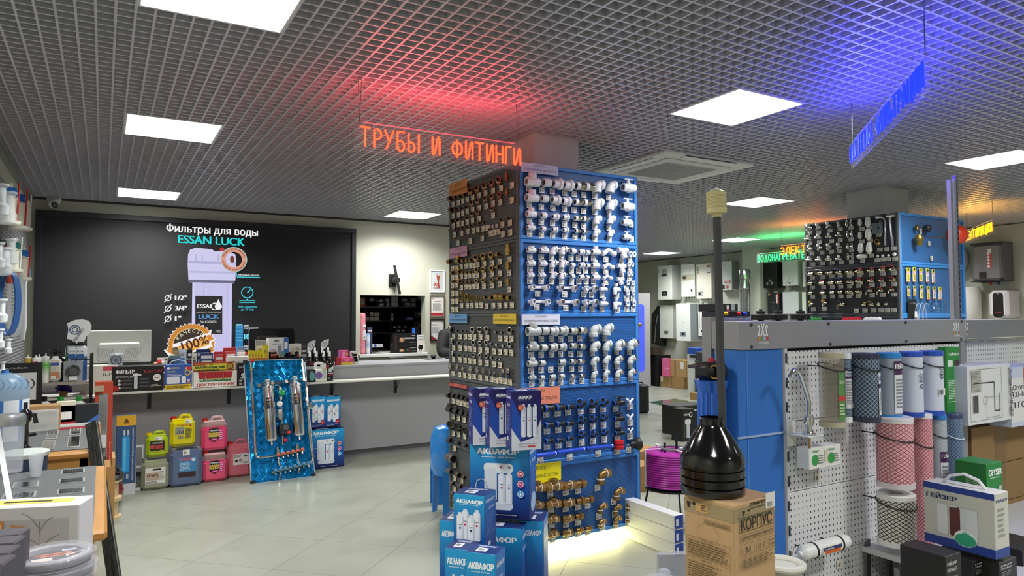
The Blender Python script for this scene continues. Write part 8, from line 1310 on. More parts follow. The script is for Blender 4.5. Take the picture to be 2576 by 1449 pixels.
# steel shelf struts and chrome housings at the bottom right
for k,x in enumerate((2180,2235,2290,2345)):
 p=pY(x,1400-k*8,GY-.02);b=MB();b.prism([(0,.1),(.03,.12),(.03,-.14),(0,-.14)],0,.012,'#77787a','brushed');b.box(0,.5,-.1,.0,-.16,-.14,'#6c6d70','brushed')if k==0 else None;part('steel_strut',b,bpy.data.objects['shop_gondola'],M=TR((p.x,-.02,p.z-.05)))
for k,(x,y)in enumerate(((2285,1438),(2335,1415),(2385,1392))):
 p=pY(x,y,GY-.16+.05*k);b=MB();b.lathe([(.06,-.18),(.06,-.05),(.035,-.035),(.035,-.02),(.02,-.018),(.02,.02),(.014,.025),(.014,.045)],'#b8b8b6','metal',22);[b.lat((0,0,0),(s_*.05,-.02*s_,0),[(.016,0),(.016,.04),(.02,.042),(.02,.055),(.012,.055)],'#c2c2c0','metal',14)for s_ in(-1,1)];solo('steel_filter_housing',b,'stainless filter head at the lower right corner, %s of three'%('front','middle','back')[k],'filter housing',p,group='stainless filter heads')
# cartons on the right
def rb(name,label,xl,xr,yt,yb_,Y,d,col,paint=None,rz=0,fin='print',side=None,zb=None):
 a,e_=pY(xl,yb_,Y),pY(xr,yb_,Y);a.z=a.z if zb is None else zb;w=e_.x-a.x;h=pY(xl,yt,Y).z-a.z;t=carton(name,label,'box',w,d,h,col,(a.x+w/2,Y+d/2,a.z),0,None,fin)
 if paint:c=pr(t);paint(c,w,h);onpr(t,c)
 if side:c=pr(t,'L');side(c,d,h);part('side_print',c,t)
 return t
def sch(c,w,h):
 c.frame(w*.05,h*.06,w*.78,h*.94,.0015,'#444');c.rect(w*.08,h*.55,w*.3,h*.92,'#b8b6b0');c.scrib(w*.08,h*.55,w*.3,h*.92,14,'#77756f',fill=.4);c.line([(w*.12,h*.7),(w*.6,h*.7),(w*.6,h*.2),(w*.72,h*.2),(w*.72,h*.5)],.005,'#333');c.ring(w*.38,h*.4,.02,.002,'#444');c.bars(w*.1,h*.2,w*.22,h*.5);c.frame(w*.4,h*.1,w*.7,h*.45,.0015,'#555');c.text('Оголовок ОСП 133-160/32',w*.94,h*.94,w*.09,'#2a2a2c',w=h*.86,rot=-pi/2,bold=.02,skew=.2)
rb('wellhead_box','white carton with a wiring diagram and sideways lettering, right edge',2437,2545,922,1072,GY-.1,.35,'#dadbdd',sch)
t=rb('wellhead_box_end','pale blue and white end of a carton with an orange strap, at the right edge',2546,2650,925,1076,GY-.1,.35,'#c3cde2',lambda c,w,h:(c.rect(0,h*.08,w,h*.82,'#e0dede'),c.text('Оголовок',w*.04,h*.62,h*.09,'#334',w=w*.5),c.text('133-160/32',w*.04,h*.5,h*.09,'#334',w=w*.5),c.text('3 ГОДА',w*.04,h*.3,h*.12,'#334',w=w*.5,bold=.03),c.rect(w*.3,0,w*.34,h,'#d8805c')))
for k,(y0,y1)in enumerate(((1078,1180),(1182,1282),(1284,1400))):
 rb('brown_carton','large brown carton in the stack at the right edge, %s'%('top one','middle one','bottom one')[k],2447,2640,y0,y1,GY+.0,.3,'#8a6c44',lambda c,w,h:c.rect(w*.28,0,w*.42,h,'#7c5c38'),fin='card')
rb('geyser_box','green box lettered GEYSER in white with a taped top',2484,2524,1168,1262,GY-.32,.13,'#22803a',lambda c,w,h:(c.text('GEYSER',w*.12,h*.66,h*.17,'#f0f4f0',w=w*.84,bold=.05),c.scrib(w*.2,h*.58,w*.85,h*.62,1,'#cfe6cf'),c.rect(w*.7,h*.05,w*.9,h*.35,'#b8c0b8')),side=lambda c,d,h:(c.scrib(d*.35,h*.4,d*.85,h*.6,4,'#9cc8a0')))
def gbox(c,d,h):
 c.rect(0,0,d,h*.14,'#203a8c');c.rect(0,h*.9,d,h,'#203a8c');c.text('ГЕЙЗЕР',d*.04,h*.76,h*.09,'#23335c',w=d*.45,bold=.05);[c.rrect(d*x,h*.2,d*(x+.15),h*.68,.01,q)for x,q in((.2,'#d8dadc'),(.5,'#c9cccf'),(.62,'#d0d2d4'),(.38,'#5c2c2c'))];c.ell(d*.42,h*.68,d*.08,'#c8cacc',h*.02);c.ell(d*.6,h*.2,d*.16,'#e6ebe8',h*.13);c.ell(d*.6,h*.18,d*.15,'#2fa07c',h*.1);c.text('№6',d*.56,h*.26,h*.05,'#2fa07c',w=d*.1)
t=rb('filter_set_box','grey and blue cartridge set box with a white carrying handle and a green oval',2506,2541,1243,1408,GY-.55,.26,'#c2c1b8',lambda c,w,h:(c.rect(0,0,w,h*.14,'#203a8c'),c.text('ГЕЙЗЕР',w*.1,h*.86,h*.05,'#34457c',w=w*.8,bold=.03),c.scrib(w*.2,h*.3,w*.7,h*.78,6,'#9a9a94')),side=gbox);w,d,h=t['dim'];b=MB();b.tube([(0,-d*.3,h),(0,-d*.2,h+.03),(0,0,h+.045),(0,d*.2,h+.03),(0,d*.3,h)],.006,'#e2e4e6','plastic',6);part('carry_handle',b,t,'white handle')
for k,(xl,xr,yt)in enumerate(((2380,2420,1400),(2450,2500,1412),(2515,2560,1416),(2575,2640,1385))):
 rb('black_box','black box with white lettering in the row at the lower right corner, %s from left'%ORD[k],xl,xr,yt,1480,GY-.55+.06*(k%2),.16,'#19191b',lambda c,w,h:(c.text('ГЕЙЗЕР',w*.1,h*.8,h*.08,'#d8d8d8',w=w*.6,bold=.03),c.text('ПРЕМЬЕР',w*.1,h*.68,h*.07,'#c8c8c8',w=w*.6),c.scrib(w*.1,h*.4,w*.8,h*.6,3,'#777')),zb=.6)
b=MB();b.box(g0+.75,g1+.9,-.72,.0,.575,.599,'#b9bbbd','satin');b.box(g0+.8,g1+.85,-.66,-.62,0,.575,'#8d8f92','satin');part('base_deck',b,t0_g)
p=pD(1972,1440,2.45);b=MB();b.tube([(.065*cos(a*pi/12),.065*sin(a*pi/12),0)for a in range(24)],.012,'#d8d6cc','plastic',8,True);b.lathe([(.058,-.74),(.058,-.005),(1e-4,-.004)],'#cfcfc8','satin',28);solo('white_lidded_pail',b,'round white pail lid edge at the bottom, right of the brown box','pail',(p.x,p.y,.74))
# slotted steel posts and black caps on the stand
px1=pY(2398,700,GY+.08);b=MB();h=pD(2392,452,(px1-O).dot(CF)).z
for x,w_,q,nm,hh in((0,.02,'#b9bcc0','flat',0),(.034,.018,'#c6c9cd','flat',.008),(.052,.016,'#8d86a8','slotted',.03)):
 b=MB();b.box(-w_/2,w_/2,-.01,.01,0,h+hh-gz1,q,'brushed');[b.box(-.004,.004,-.0105,-.01,.03+.03*i,.045+.03*i,'#2a2a30','matte')for i in range(int((h-gz1)/.03)-1)]if nm=='slotted' else None
 solo('steel_post',b,'%s steel post standing behind the grey header, %s of three'%(nm,{0:'left',.034:'middle',.052:'right'}[x]),'post',(px1.x+x-.01,px1.y,gz1),group='steel posts')
for k,(x,w_)in enumerate(((1914,48),(1958,44),(2014,48))):
 p=pY(x,800,GY+.08);r_=w_/2*(p-O).dot(CF)/FPX;b=MB();b.lathe([(r_*.3,0),(r_*.3,.004),(r_,.005),(r_,.028),(r_*.45,.03),(r_*.45,.042),(r_*.2,.043),(r_*.18,.05)],'#101012','satin',28);solo('round_stopper',b,'round black stopper with a knob on top of the grey header, %s of three'%('left','middle','right')[k],'stopper',(p.x,p.y,gz1+.001),group='black stoppers')
# tall pole with cream cap, black funnel neck, brown carton KOРПУС
D1=2.12;pc=pD(1846,1272,D1);rz=radians(-30.46-38);w1,d1_=.185,.2
M=TR((pc.x,pc.y,0),radians(-30.46)+radians(41));hbx=pc.z
# front-left face runs to px 1699, right face to px 1948
pl=pD(1699,1222,D1+.12);prr=pD(1948,1228,D1+.13);u_=Vector((prr.x-pc.x,prr.y-pc.y,0));wv=u_.length;rzc=math.atan2(u_.y,u_.x);dv=Vector((pl.x-pc.x,pl.y-pc.y,0)).length
t=thing('housing_carton','tall brown carton lettered in black under the black ribbed neck','box',M=TR((pc.x,pc.y,0),rzc)@Matrix.Translation((wv/2,dv/2,0)));b=MB();b.box(-wv/2,wv/2,-dv/2,dv/2,0,hbx,'#b8966c','card',.004);part('box_body',b,t);t['dim']=(wv,dv,hbx)
c=pr(t);w,h=wv,hbx;s_=1/FPX*D1;z=lambda y:hbx-(y-1272)*s_
c.rect(0,z(1317),w,z(1283),'#9c8a68');c.text('ДЖИЛЕКС',w*.36,z(1286),.012,'#2a241c',w=w*.5,bold=.05,rot=.0);c.text('ГАРАНТИЯ КАЧЕСТВА',w*.36,z(1293),.006,'#3a3228',w=w*.5);c.rect(w*.76,z(1302),w,z(1262),'#d8d6d2');c.bars(w*.8,z(1298),w*.92,z(1286));c.frame(w*.1,z(1345),w*.94,z(1308),.0015,'#4a3c28');c.text('КОРПУС',w*.14,z(1341),.037,'#221c14',w=w*.76,bold=.02);c.frame(w*.1,z(1368),w*.94,z(1350),.001,'#4a3c28');c.text('ДЛЯ КАРТРИДЖНОГО ФИЛЬТРА',w*.14,z(1364),.0105,'#2a241c',w=w*.76,bold=.02)
for x0,x1,tx in((.1,.43,'1 М'),(.47,.73,'10" В'),(.76,.95,'')):c.frame(w*x0,z(1402),w*x1,z(1374),.001,'#4a3c28');c.text(tx,w*(x0+.04),z(1397),.019,'#2a241c',w=w*(x1-x0)*.6,bold=.01)if tx else(c.text('СДЕЛАНО',w*.78,z(1386),.007,'#2a241c',w=w*.15),c.text('В РОССИИ',w*.78,z(1396),.007,'#2a241c',w=w*.15))
c.frame(w*.1,z(1432),w*.94,z(1408),.001,'#5a4a30');c.scrib(w*.13,z(1430),w*.9,z(1410),4,'#6a5838');c.poly([(w*.13,z(1300)),(w*.17,z(1300)),(w*.19,z(1288)),(w*.11,z(1288))],'#2a241c');c.ell(w*.27,z(1290),.008,'#2a241c',.004);part('front_print',c,t)
c=pr(t,'L');w=dv;z=lambda y:hbx-(y-1272)*s_
c.rect(0,z(1317),w,z(1283),'#9c8a68');c.poly([(w*.08,z(1306)),(w*.13,z(1306)),(w*.15,z(1290)),(w*.06,z(1290))],'#2a241c');c.ell(w*.22,z(1293),.008,'#2a241c',.005);c.rect(w*.25,z(1311),w*.5,z(1288),'#c29a66');c.scrib(w*.36,z(1308),w*.48,z(1290),3,'#5a4a30');c.frame(w*.4,z(1337),w*.94,z(1326),.001,'#5a4a30');c.text('ТУ 2291-007-61533394-2014',w*.43,z(1335),.008,'#3a3020',w=w*.48);c.ring(w*.4,z(1360),.022,.001,'#8a6a3c',16,90,270);c.ring(w*.6,z(1360),.022,.001,'#8a6a3c',16,-90,90)
c.frame(w*.07,z(1425),w*.95,z(1378),.001,'#5a4a30');c.text('ПРЕДНАЗНАЧЕНИЕ',w*.35,z(1382),.005,'#4a3c28',w=w*.25);c.scrib(w*.1,z(1424),w*.92,z(1386),6,'#6a5838');c.frame(w*.07,z(1500),w*.95,z(1432),.001,'#5a4a30');c.text('ПРЕИМУЩЕСТВА',w*.38,z(1436),.006,'#4a3c28',w=w*.22);c.scrib(w*.1,z(1490),w*.8,z(1440),8,'#6a5838');part('left_print',c,t)
pn_=pD(1793,1230,D1+.16);zt=hbx+.002;hN=pD(1795,1050,D1+.16).z-zt;r_=79/FPX*(D1+.16)
b=MB();P=[(r_*.97,0)]
for i in range(3):z0=hN*(.02+.11*i);P+=[(r_*1.0,z0),(r_*1.0,z0+hN*.085),(r_*.93,z0+hN*.095),(r_*.93,z0+hN*.108)]
P+=[(r_*1.0,hN*.36),(r_*1.0,hN*.46),(r_*.9,hN*.56),(r_*.62,hN*.76),(r_*.42,hN*.88),(r_*.38,hN*.92),(r_*.38,hN*.985),(r_*.41,hN)]
b.lathe(P+[(r_*.34,hN),(r_*.34,hN*.9)],'#0d0d0f','gloss',48,cap=False);nk=thing('funnel_neck','glossy black ribbed plastic funnel neck standing on the brown carton','funnel',(pn_.x,pn_.y,zt));part('funnel_body',b,nk)
pt_=pD(1802,545,D1+.16);pb_=pD(1822,1050,D1+.16);ax=Vector((pn_.x,pn_.y,zt+hN*.5));top=pD(1803,540,D1+.17);t=thing('well_pole','tall dark grey plastic pipe with a cream ribbed cap rising from the black neck','pipe',(0,0,0));b=MB();pass
pf=pD(1817,1075,D1+.16);b=MB();b.lat(pf,top,[(.0128,0),(.0128,(top-pf).length)],'#3c3d42','satin',20);part('pipe',b,t)
b=MB();d_=(top-pf).normalized();sc=(D1+.17)/FPX;R1=25*sc;prof=[(R1*.5,-6*sc),(R1*.5,3*sc),(R1,4*sc)]
for i in range(12):z0=(14+3.4*i)*sc;prof+=[(R1,z0),(R1,z0+2.2*sc),(R1*.96,z0+2.4*sc),(R1*.96,z0+3.2*sc)]
prof+=[(R1,56*sc),(1e-3,68*sc)];b.lat(top,top+d_,prof,'#d6cc98','plastic',28);part('ribbed_cap',b,t,'cream ribbed cap')
# blue filter housing hanging behind the pole
p=pD(1790,990,2.75);t=thing('blue_filter_housing','blue filter housing with a black head and brass port behind the tall pole','filter housing',p);b=MB();b.lathe([(.042,-.32),(.05,-.3),(.052,.0),(.062,.03),(.068,.055)],'#1f5cc4','gloss',24);[b.box(.05*cos(a)-.004,.05*cos(a)+.004,.05*sin(a)-.004,.05*sin(a)+.004,-.3,.03,'#2464cc','gloss')for a in[i*pi/8 for i in range(16)]];part('bowl',b,t);b=MB();b.box(-.055,.055,-.05,.05,.055,.125,'#17171a','satin',.02);b.lat((-.02,-.05,.09),(-.045,-.055,.09),[(.026,0),(.028,.02),(.022,.02),(.02,.002,'#1c1a18'),(1e-3,.002,'#1c1a18')],'#b08c44','metal');b.lathe([(.012,.125),(.012,.14)],'#c8283c','plastic');part('head',b,t,'black head');b=MB();b.box(-.02,.05,-.056,-.053,-.22,-.16,'#e2e4e6','print');b.tube([(0,.05,.1),(.0,.12,.1),(.12,.2,.1)],.008,'#777','metal',6);part('label',b,t)
# purple pipe coil on its stand
p=pZ(1665,1205,0);cx=pD(1688,1205,5.25);cz0=pD(1672,1212,5.15).z;t=thing('pipe_coil','big coil of purple plastic pipe with a white strap, on a black stand','pipe coil',(cx.x,cx.y,0));zc=.35;R_=.2;n=0
for i in range(15):
 b=MB();z=zc+i*.0165;rr=.165+.005*(i<1);b.tube([(.19*cos(a*pi/16),.19*sin(a*pi/16),z)for a in range(32)],.0085,'#9c1c8c','plastic',6,True);part('pipe_turn',b,t)
for i in range(6):b=MB();rr=.19-.0165*(i+1);b.tube([(rr*cos(a*pi/14),rr*sin(a*pi/14),zc+14*.0165+.004)for a in range(28)],.0085,'#a8289a','plastic',6,True);part('pipe_turn',b,t)
b=MB();b.lathe([(.075,zc-.02),(.075,zc+.23)],'#7a1670','plastic',20);part('core',b,t)
for a in(-100,-20,80,160):b=MB();q=Vector((cos(radians(a)),sin(radians(a)),0));b.tube([q*.07+Vector((0,0,zc-.012)),q*.202+Vector((0,0,zc-.012)),q*.202+Vector((0,0,zc+.26)),q*.07+Vector((0,0,zc+.26))],.006,'#e2e0e4','plastic',6);part('strap',b,t,'white strap')
b=MB();b.lathe([(.2,zc-.035),(.2,zc-.025)],'#1a1a1c','satin',24);[b.cyl((.17*cos(a),.17*sin(a),zc-.03),(.24*cos(a),.24*sin(a),0),.008,'#1a1a1c','satin',6)for a in(.5,2.6,4.7)];b.cyl((.06,0,zc),(.06,0,zc+.33),.01,'#17171a','satin',6);b.cyl((-.06,0,zc),(-.06,0,zc+.31),.01,'#17171a','satin',6);part('stand',b,t,'black stand');b=MB();b.tube([(.09*cos(a*pi/10)+.02,.09*sin(a*pi/10),zc+.262)for a in range(20)],.011,'#6c6c70','plastic',8,True);solo('grey_hose_ring',b,'ring of grey hose lying on the purple coil','hose',(cx.x,cx.y,0))
# cartons and radiator boxes behind the tower corner
def fl(name,label,a,b2,w_,z0,h,col,fin='card',paint=None):
 """box lying along the floor line a->b2 (photo pixels on height z0), depth w_ away from the viewer"""
 p,q=pZ(*a,z0),pZ(*b2,z0);L_=(q-p).length;r_=math.atan2(q.y-p.y,q.x-p.x);t=thing(name,label,'box',M=TR((p.x,p.y,z0),r_)@Matrix.Translation((L_/2,w_/2,0)));b=MB();b.box(-L_/2,L_/2,-w_/2,w_/2,0,h,col,fin,.003);part('box_body',b,t);t['dim']=(L_,w_,h)
 if paint:paint(t,L_,w_,h)
 return t
a0_,a1_=(1520,1338),(1688,1462)
hR=.092
for k in range(3):
 t=fl('radiator_box','long flat white radiator carton on the floor by the tower corner, %s'%('bottom one','middle one','top one')[k],(1490,1317),(1697,1404),.085,0,hR,'#dcdde0','print');t.location.z=k*(hR+.0015)
 L_,w_,h=t['dim'];c=pr(t,'R');c.rect(.004,.004,w_-.004,h-.004,'#1d3f9c');c.rect(w_*.2,h*.2,w_*.45,h*.7,'#e6e8ee');part('end_cap',c,t,'blue end')
for k,(xl,xr,yt,yb_,Y)in enumerate(((1612,1656,1228,1292,4.95),(1612,1670,1205,1285,5.2))):t=rb('brown_carton','brown carton with a white band behind the radiator boxes, %s'%('front one','back one')[k],xl,xr,yt,yb_,Y,.3,'#a07c4c',lambda c,w,h:(c.rect(w*.45,0,w*.52,h,'#e0dcd4'),c.rect(w*.75,h*.2,w*.95,h*.6,'#e2e2e2')),fin='card');t.location.z=.0;
p=pZ(1650,1490,0);b=MB();b.ball((0,0,.05),.1,'#c9ccd2','bubble',20,10,(1.5,.9,.5));b.ball((.1,.04,.07),.05,'#c9ccd2','bubble',14,8,(1,.8,.8));solo('bubble_wrap_bundle',b,'bundle in bubble wrap lying on the floor left of the brown carton','bundle',(p.x,p.y,0));p=pZ(1690,1455,0);b=MB();b.box(-.09,.12,-.02,.02,0,.16,'#c3c6cc','bubble',.01);solo('bubble_wrap_sheet',b,'upright bubble wrapped piece beside the brown carton','bundle',(p.x,p.y,0),rz=-.5)
#  BACK ROOM: BOILERS, HEATERS, STANDS
def rat(px):d=ray(px,720);return d.x/d.y
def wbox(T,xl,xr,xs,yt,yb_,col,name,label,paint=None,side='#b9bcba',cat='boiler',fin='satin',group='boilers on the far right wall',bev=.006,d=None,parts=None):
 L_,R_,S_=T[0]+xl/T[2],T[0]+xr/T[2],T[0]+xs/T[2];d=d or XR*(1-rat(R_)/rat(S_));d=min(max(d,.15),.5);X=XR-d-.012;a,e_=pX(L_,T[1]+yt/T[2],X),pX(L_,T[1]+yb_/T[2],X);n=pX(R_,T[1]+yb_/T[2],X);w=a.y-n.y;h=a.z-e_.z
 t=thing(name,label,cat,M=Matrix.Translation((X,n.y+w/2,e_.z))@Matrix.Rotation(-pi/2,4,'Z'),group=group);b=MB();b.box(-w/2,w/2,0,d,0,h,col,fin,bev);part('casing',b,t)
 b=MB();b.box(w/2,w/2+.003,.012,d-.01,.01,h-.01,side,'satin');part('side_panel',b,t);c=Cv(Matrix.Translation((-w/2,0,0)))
 if paint:paint(c,w,h);part('front_print',c,t)
 if cat=='boiler':b=MB();b.lathe([(.05,h),(.05,h+.03)],'#9a9c9c','satin',14);b.M=Matrix.Translation((0,d*.5,0));part('flue_stub',b,t,M=TR((0,d*.5,0)));b=MB();[b.cyl((x,d*.5,-.03),(x,d*.5,0),.012,'#8a7c5c','metal',8)for x in(-w*.3,-w*.1,w*.1,w*.3)];part('pipe_connectors',b,t,kind='stuff')
 return t,w,h
B3=(1600,620,5.177);B4=(1820,620,6.5875);B2=(2380,540,5.1735);B5=(1620,860,6.0375);WB='#dfe5dd'
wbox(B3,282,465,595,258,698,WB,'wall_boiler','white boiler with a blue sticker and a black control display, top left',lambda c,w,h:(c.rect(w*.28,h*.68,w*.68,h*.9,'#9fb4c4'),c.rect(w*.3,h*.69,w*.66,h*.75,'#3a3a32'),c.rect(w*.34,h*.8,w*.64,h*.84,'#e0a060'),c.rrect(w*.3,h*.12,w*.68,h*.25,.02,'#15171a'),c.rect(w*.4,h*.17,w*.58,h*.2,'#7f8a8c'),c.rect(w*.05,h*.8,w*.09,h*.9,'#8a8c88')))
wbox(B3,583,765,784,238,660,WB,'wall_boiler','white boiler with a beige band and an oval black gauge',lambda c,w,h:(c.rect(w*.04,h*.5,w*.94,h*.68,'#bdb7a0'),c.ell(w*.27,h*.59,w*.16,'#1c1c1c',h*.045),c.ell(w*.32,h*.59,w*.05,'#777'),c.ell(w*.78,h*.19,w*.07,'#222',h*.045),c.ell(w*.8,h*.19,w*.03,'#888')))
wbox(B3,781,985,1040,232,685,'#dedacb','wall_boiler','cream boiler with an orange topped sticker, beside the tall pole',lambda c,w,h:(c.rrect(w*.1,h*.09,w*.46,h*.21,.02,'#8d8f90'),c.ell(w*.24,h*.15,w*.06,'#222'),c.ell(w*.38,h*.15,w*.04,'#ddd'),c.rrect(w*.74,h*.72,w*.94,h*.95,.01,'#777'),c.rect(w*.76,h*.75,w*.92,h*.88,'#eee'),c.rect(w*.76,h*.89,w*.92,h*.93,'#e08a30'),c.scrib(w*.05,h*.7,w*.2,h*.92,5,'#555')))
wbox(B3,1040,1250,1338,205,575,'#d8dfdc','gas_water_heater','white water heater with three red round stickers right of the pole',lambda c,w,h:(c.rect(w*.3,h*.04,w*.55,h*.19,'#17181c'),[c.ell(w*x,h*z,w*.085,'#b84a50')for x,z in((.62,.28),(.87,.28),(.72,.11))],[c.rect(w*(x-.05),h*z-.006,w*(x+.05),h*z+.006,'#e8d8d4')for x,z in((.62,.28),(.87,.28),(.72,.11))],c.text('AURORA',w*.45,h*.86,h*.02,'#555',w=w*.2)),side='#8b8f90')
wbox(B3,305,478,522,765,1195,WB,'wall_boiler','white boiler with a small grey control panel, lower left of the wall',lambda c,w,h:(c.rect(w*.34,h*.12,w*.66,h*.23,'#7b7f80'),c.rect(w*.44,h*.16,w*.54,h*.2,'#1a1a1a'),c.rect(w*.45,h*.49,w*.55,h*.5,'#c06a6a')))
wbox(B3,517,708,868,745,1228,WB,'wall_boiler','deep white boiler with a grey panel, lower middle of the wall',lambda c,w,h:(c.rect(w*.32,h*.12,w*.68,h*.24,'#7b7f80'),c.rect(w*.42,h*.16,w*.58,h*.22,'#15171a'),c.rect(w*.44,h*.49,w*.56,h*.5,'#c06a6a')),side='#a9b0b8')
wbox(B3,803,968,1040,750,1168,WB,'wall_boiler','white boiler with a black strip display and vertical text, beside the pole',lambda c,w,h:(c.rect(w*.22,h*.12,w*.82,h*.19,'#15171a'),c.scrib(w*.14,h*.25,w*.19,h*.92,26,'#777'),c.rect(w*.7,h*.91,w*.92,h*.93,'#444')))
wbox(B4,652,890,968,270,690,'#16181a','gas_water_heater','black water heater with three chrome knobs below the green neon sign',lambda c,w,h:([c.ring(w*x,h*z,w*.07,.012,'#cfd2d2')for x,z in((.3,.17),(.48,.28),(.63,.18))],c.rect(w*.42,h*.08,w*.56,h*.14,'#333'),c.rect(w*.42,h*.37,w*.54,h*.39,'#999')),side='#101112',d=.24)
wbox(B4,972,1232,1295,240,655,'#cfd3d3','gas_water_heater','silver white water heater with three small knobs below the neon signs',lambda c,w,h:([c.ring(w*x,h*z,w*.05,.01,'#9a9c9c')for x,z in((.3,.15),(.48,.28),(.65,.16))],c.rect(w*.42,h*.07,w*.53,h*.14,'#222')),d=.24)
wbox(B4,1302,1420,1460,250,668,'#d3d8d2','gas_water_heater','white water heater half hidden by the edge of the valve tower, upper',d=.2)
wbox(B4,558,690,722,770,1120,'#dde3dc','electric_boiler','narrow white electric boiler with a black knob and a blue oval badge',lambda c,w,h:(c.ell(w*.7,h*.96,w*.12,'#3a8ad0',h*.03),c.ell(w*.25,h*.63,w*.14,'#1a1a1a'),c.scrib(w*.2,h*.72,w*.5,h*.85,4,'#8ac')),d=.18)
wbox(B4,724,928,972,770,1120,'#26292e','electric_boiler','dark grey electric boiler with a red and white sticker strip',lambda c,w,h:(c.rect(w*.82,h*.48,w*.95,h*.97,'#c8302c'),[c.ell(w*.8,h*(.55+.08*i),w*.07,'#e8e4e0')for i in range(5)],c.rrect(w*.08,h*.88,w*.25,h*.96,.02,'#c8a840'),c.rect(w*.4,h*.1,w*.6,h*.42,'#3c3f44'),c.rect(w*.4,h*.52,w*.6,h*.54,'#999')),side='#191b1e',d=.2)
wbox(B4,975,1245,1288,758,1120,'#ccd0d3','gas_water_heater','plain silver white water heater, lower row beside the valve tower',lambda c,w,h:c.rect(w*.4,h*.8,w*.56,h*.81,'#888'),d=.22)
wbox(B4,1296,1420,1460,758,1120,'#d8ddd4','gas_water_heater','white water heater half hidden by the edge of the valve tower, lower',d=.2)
t,w,h=wbox(B2,308,748,766,385,880,'#77757a','storage_water_heater','large flat grey storage water heater with a red sticker strip',lambda c,w,h:(c.rect(w*.55,h*.35,w*.66,h*.84,'#c8303c'),c.rect(w*.55,h*.73,w*.66,h*.84,'#e6dede'),[c.ell(w*.57,h*(.39+.08*i),w*.045,'#e8e2e2')for i in range(5)],c.rrect(w*.27,h*.08,w*.5,h*.26,.02,'#121214'),c.rect(w*.36,h*.32,w*.38,h*.46,'#444')),cat='water heater',group='storage water heaters',bev=.05,side='#6c6a70',d=.3)
b=MB();b.box(-w/2-.004,w/2+.004,-.004,.3,h-.02,h+.006,'#2c2d32','satin',.01);part('dark_end_cap',b,t);b=MB();b.box(-w/2-.004,w/2+.004,-.004,.3,0,.02,'#2c2d32','satin',.01);b.cyl((-w*.05,.15,-.04),(-w*.05,.15,0),.02,'#c8303c','plastic');b.cyl((w*.2,.15,-.04),(w*.2,.15,0),.02,'#2c3c6c','plastic');part('dark_end_cap',b,t)
t,w,h=wbox(B2,538,822,920,990,1345,'#e0dce4','storage_water_heater','small white water heater with a glossy black centre panel',lambda c,w,h:(c.rrect(w*.24,.005,w*.75,h*.93,.05,'#0e0e10'),c.ell(w*.48,h*.9,w*.06,'#8a8a8c'),c.rect(w*.34,h*.2,w*.64,h*.23,'#a83c3c')),cat='water heater',group='storage water heaters',bev=.05,side='#cfc6cc',d=.32)
p=pX(2380+250/B2[2],540+1160/B2[2],XR-.2);k=(p-O).dot(CF)/FPX;r_=36*k;h=82*k;t=thing('storage_water_heater','tall white cylindrical water heater partly hidden by the steel posts','water heater',(XR-r_-.012,p.y,p.z-h/2),group='storage water heaters');b=MB();b.lathe([(r_*.9,0),(r_,.03),(r_,h-.03),(r_*.9,h)],'#e3e0dd','satin',32);part('casing',b,t);b=MB();b.box(-r_-.003,-r_+.01,-.05,-.02,.05,.14,'#c8303c','print');part('red_badge',b,t)
p=pX(2380+190/B2[2],540+580/B2[2],XR-.15);b=MB();b.ball((0,0,0),40*(p-O).dot(CF)/FPX,'#8e8b90','satin',24,14,(.35,.6,1));solo('storage_water_heater',b,'grey oval water heater half hidden behind the red orange float and steel posts','water heater',(XR-.2,p.y,p.z),group='storage water heaters')
# chrome flue
X=XR-.75;c0=pX(1873.5,720,X);k=(c0-O).dot(CF)/FPX
def fz(y):return pX(1873,620+y/6.5875,X).z
t=thing('chimney_flue','polished steel chimney flue with a wide cap between the water heaters','flue',(c0.x,c0.y,0));b=MB();b.lathe([(12.5*k,.4),(12.5*k,fz(700)),(14*k,fz(690)),(9.5*k,fz(570)),(9.5*k,fz(545)),(14*k,fz(544)),(14*k,fz(392)),(13*k,fz(380)),(1e-3,fz(372))],'#d5d7da','metal',32);part('flue_pipe',b,t);b=MB();[b.lathe([(13.1*k,fz(y)),(13.1*k,fz(y)+.02)],'#c3c5c8','metal',32)for y in(740,900,1050)];b.lathe([(.22,0),(.22,.01),(.1,.02),(.1,.4)],'#8a8c90','satin',24);part('clamp_bands',b,t)
# stand with a lit blue recess, cases, coat
p=pZ(1632,970,0);dp=(p-O).dot(CF);k=dp/FPX;h=pD(1632,738,dp).z;w=75*k;t=thing('lit_display_stand','grey stand with a glowing blue recess and a brass port, right of the fittings tower','display stand',(p.x-w*.55,p.y,0),rz=-.5);b=MB();b.box(-w/2,w/2,0,.25,0,h,'#a9a8ae','satin',.01);part('stand_body',b,t);c=Cv(Matrix.Identity(4),'emit');c.rrect(-w*.32,h*.16,w*.3,h*.88,.06,'#3a4cf0',5);part('blue_recess',c,t,'glowing blue recess');b=MB();b.lat((.1,0,h*.66),(.1,-.05,h*.66),[(.045,0),(.045,.02),(.028,.03),(.028,.05),(.014,.05)],'#b08c3c','brass');part('brass_port',b,t)
p=pZ(1618,1040,0);k=(p-O).dot(CF)/FPX;t=thing('tool_case','black rounded case standing on the floor just right of the fittings tower','case',(p.x-.05,p.y,0),rz=-.5);b=MB();b.box(-30*k,22*k,0,.18,.005,72*k,'#17181a','satin',.03);b.tube([(-.06,.09,72*k),(-.05,.09,72*k+.03),(.05,.09,72*k+.03),(.06,.09,72*k)],.012,'#17181a','satin',6);part('case_body',b,t)
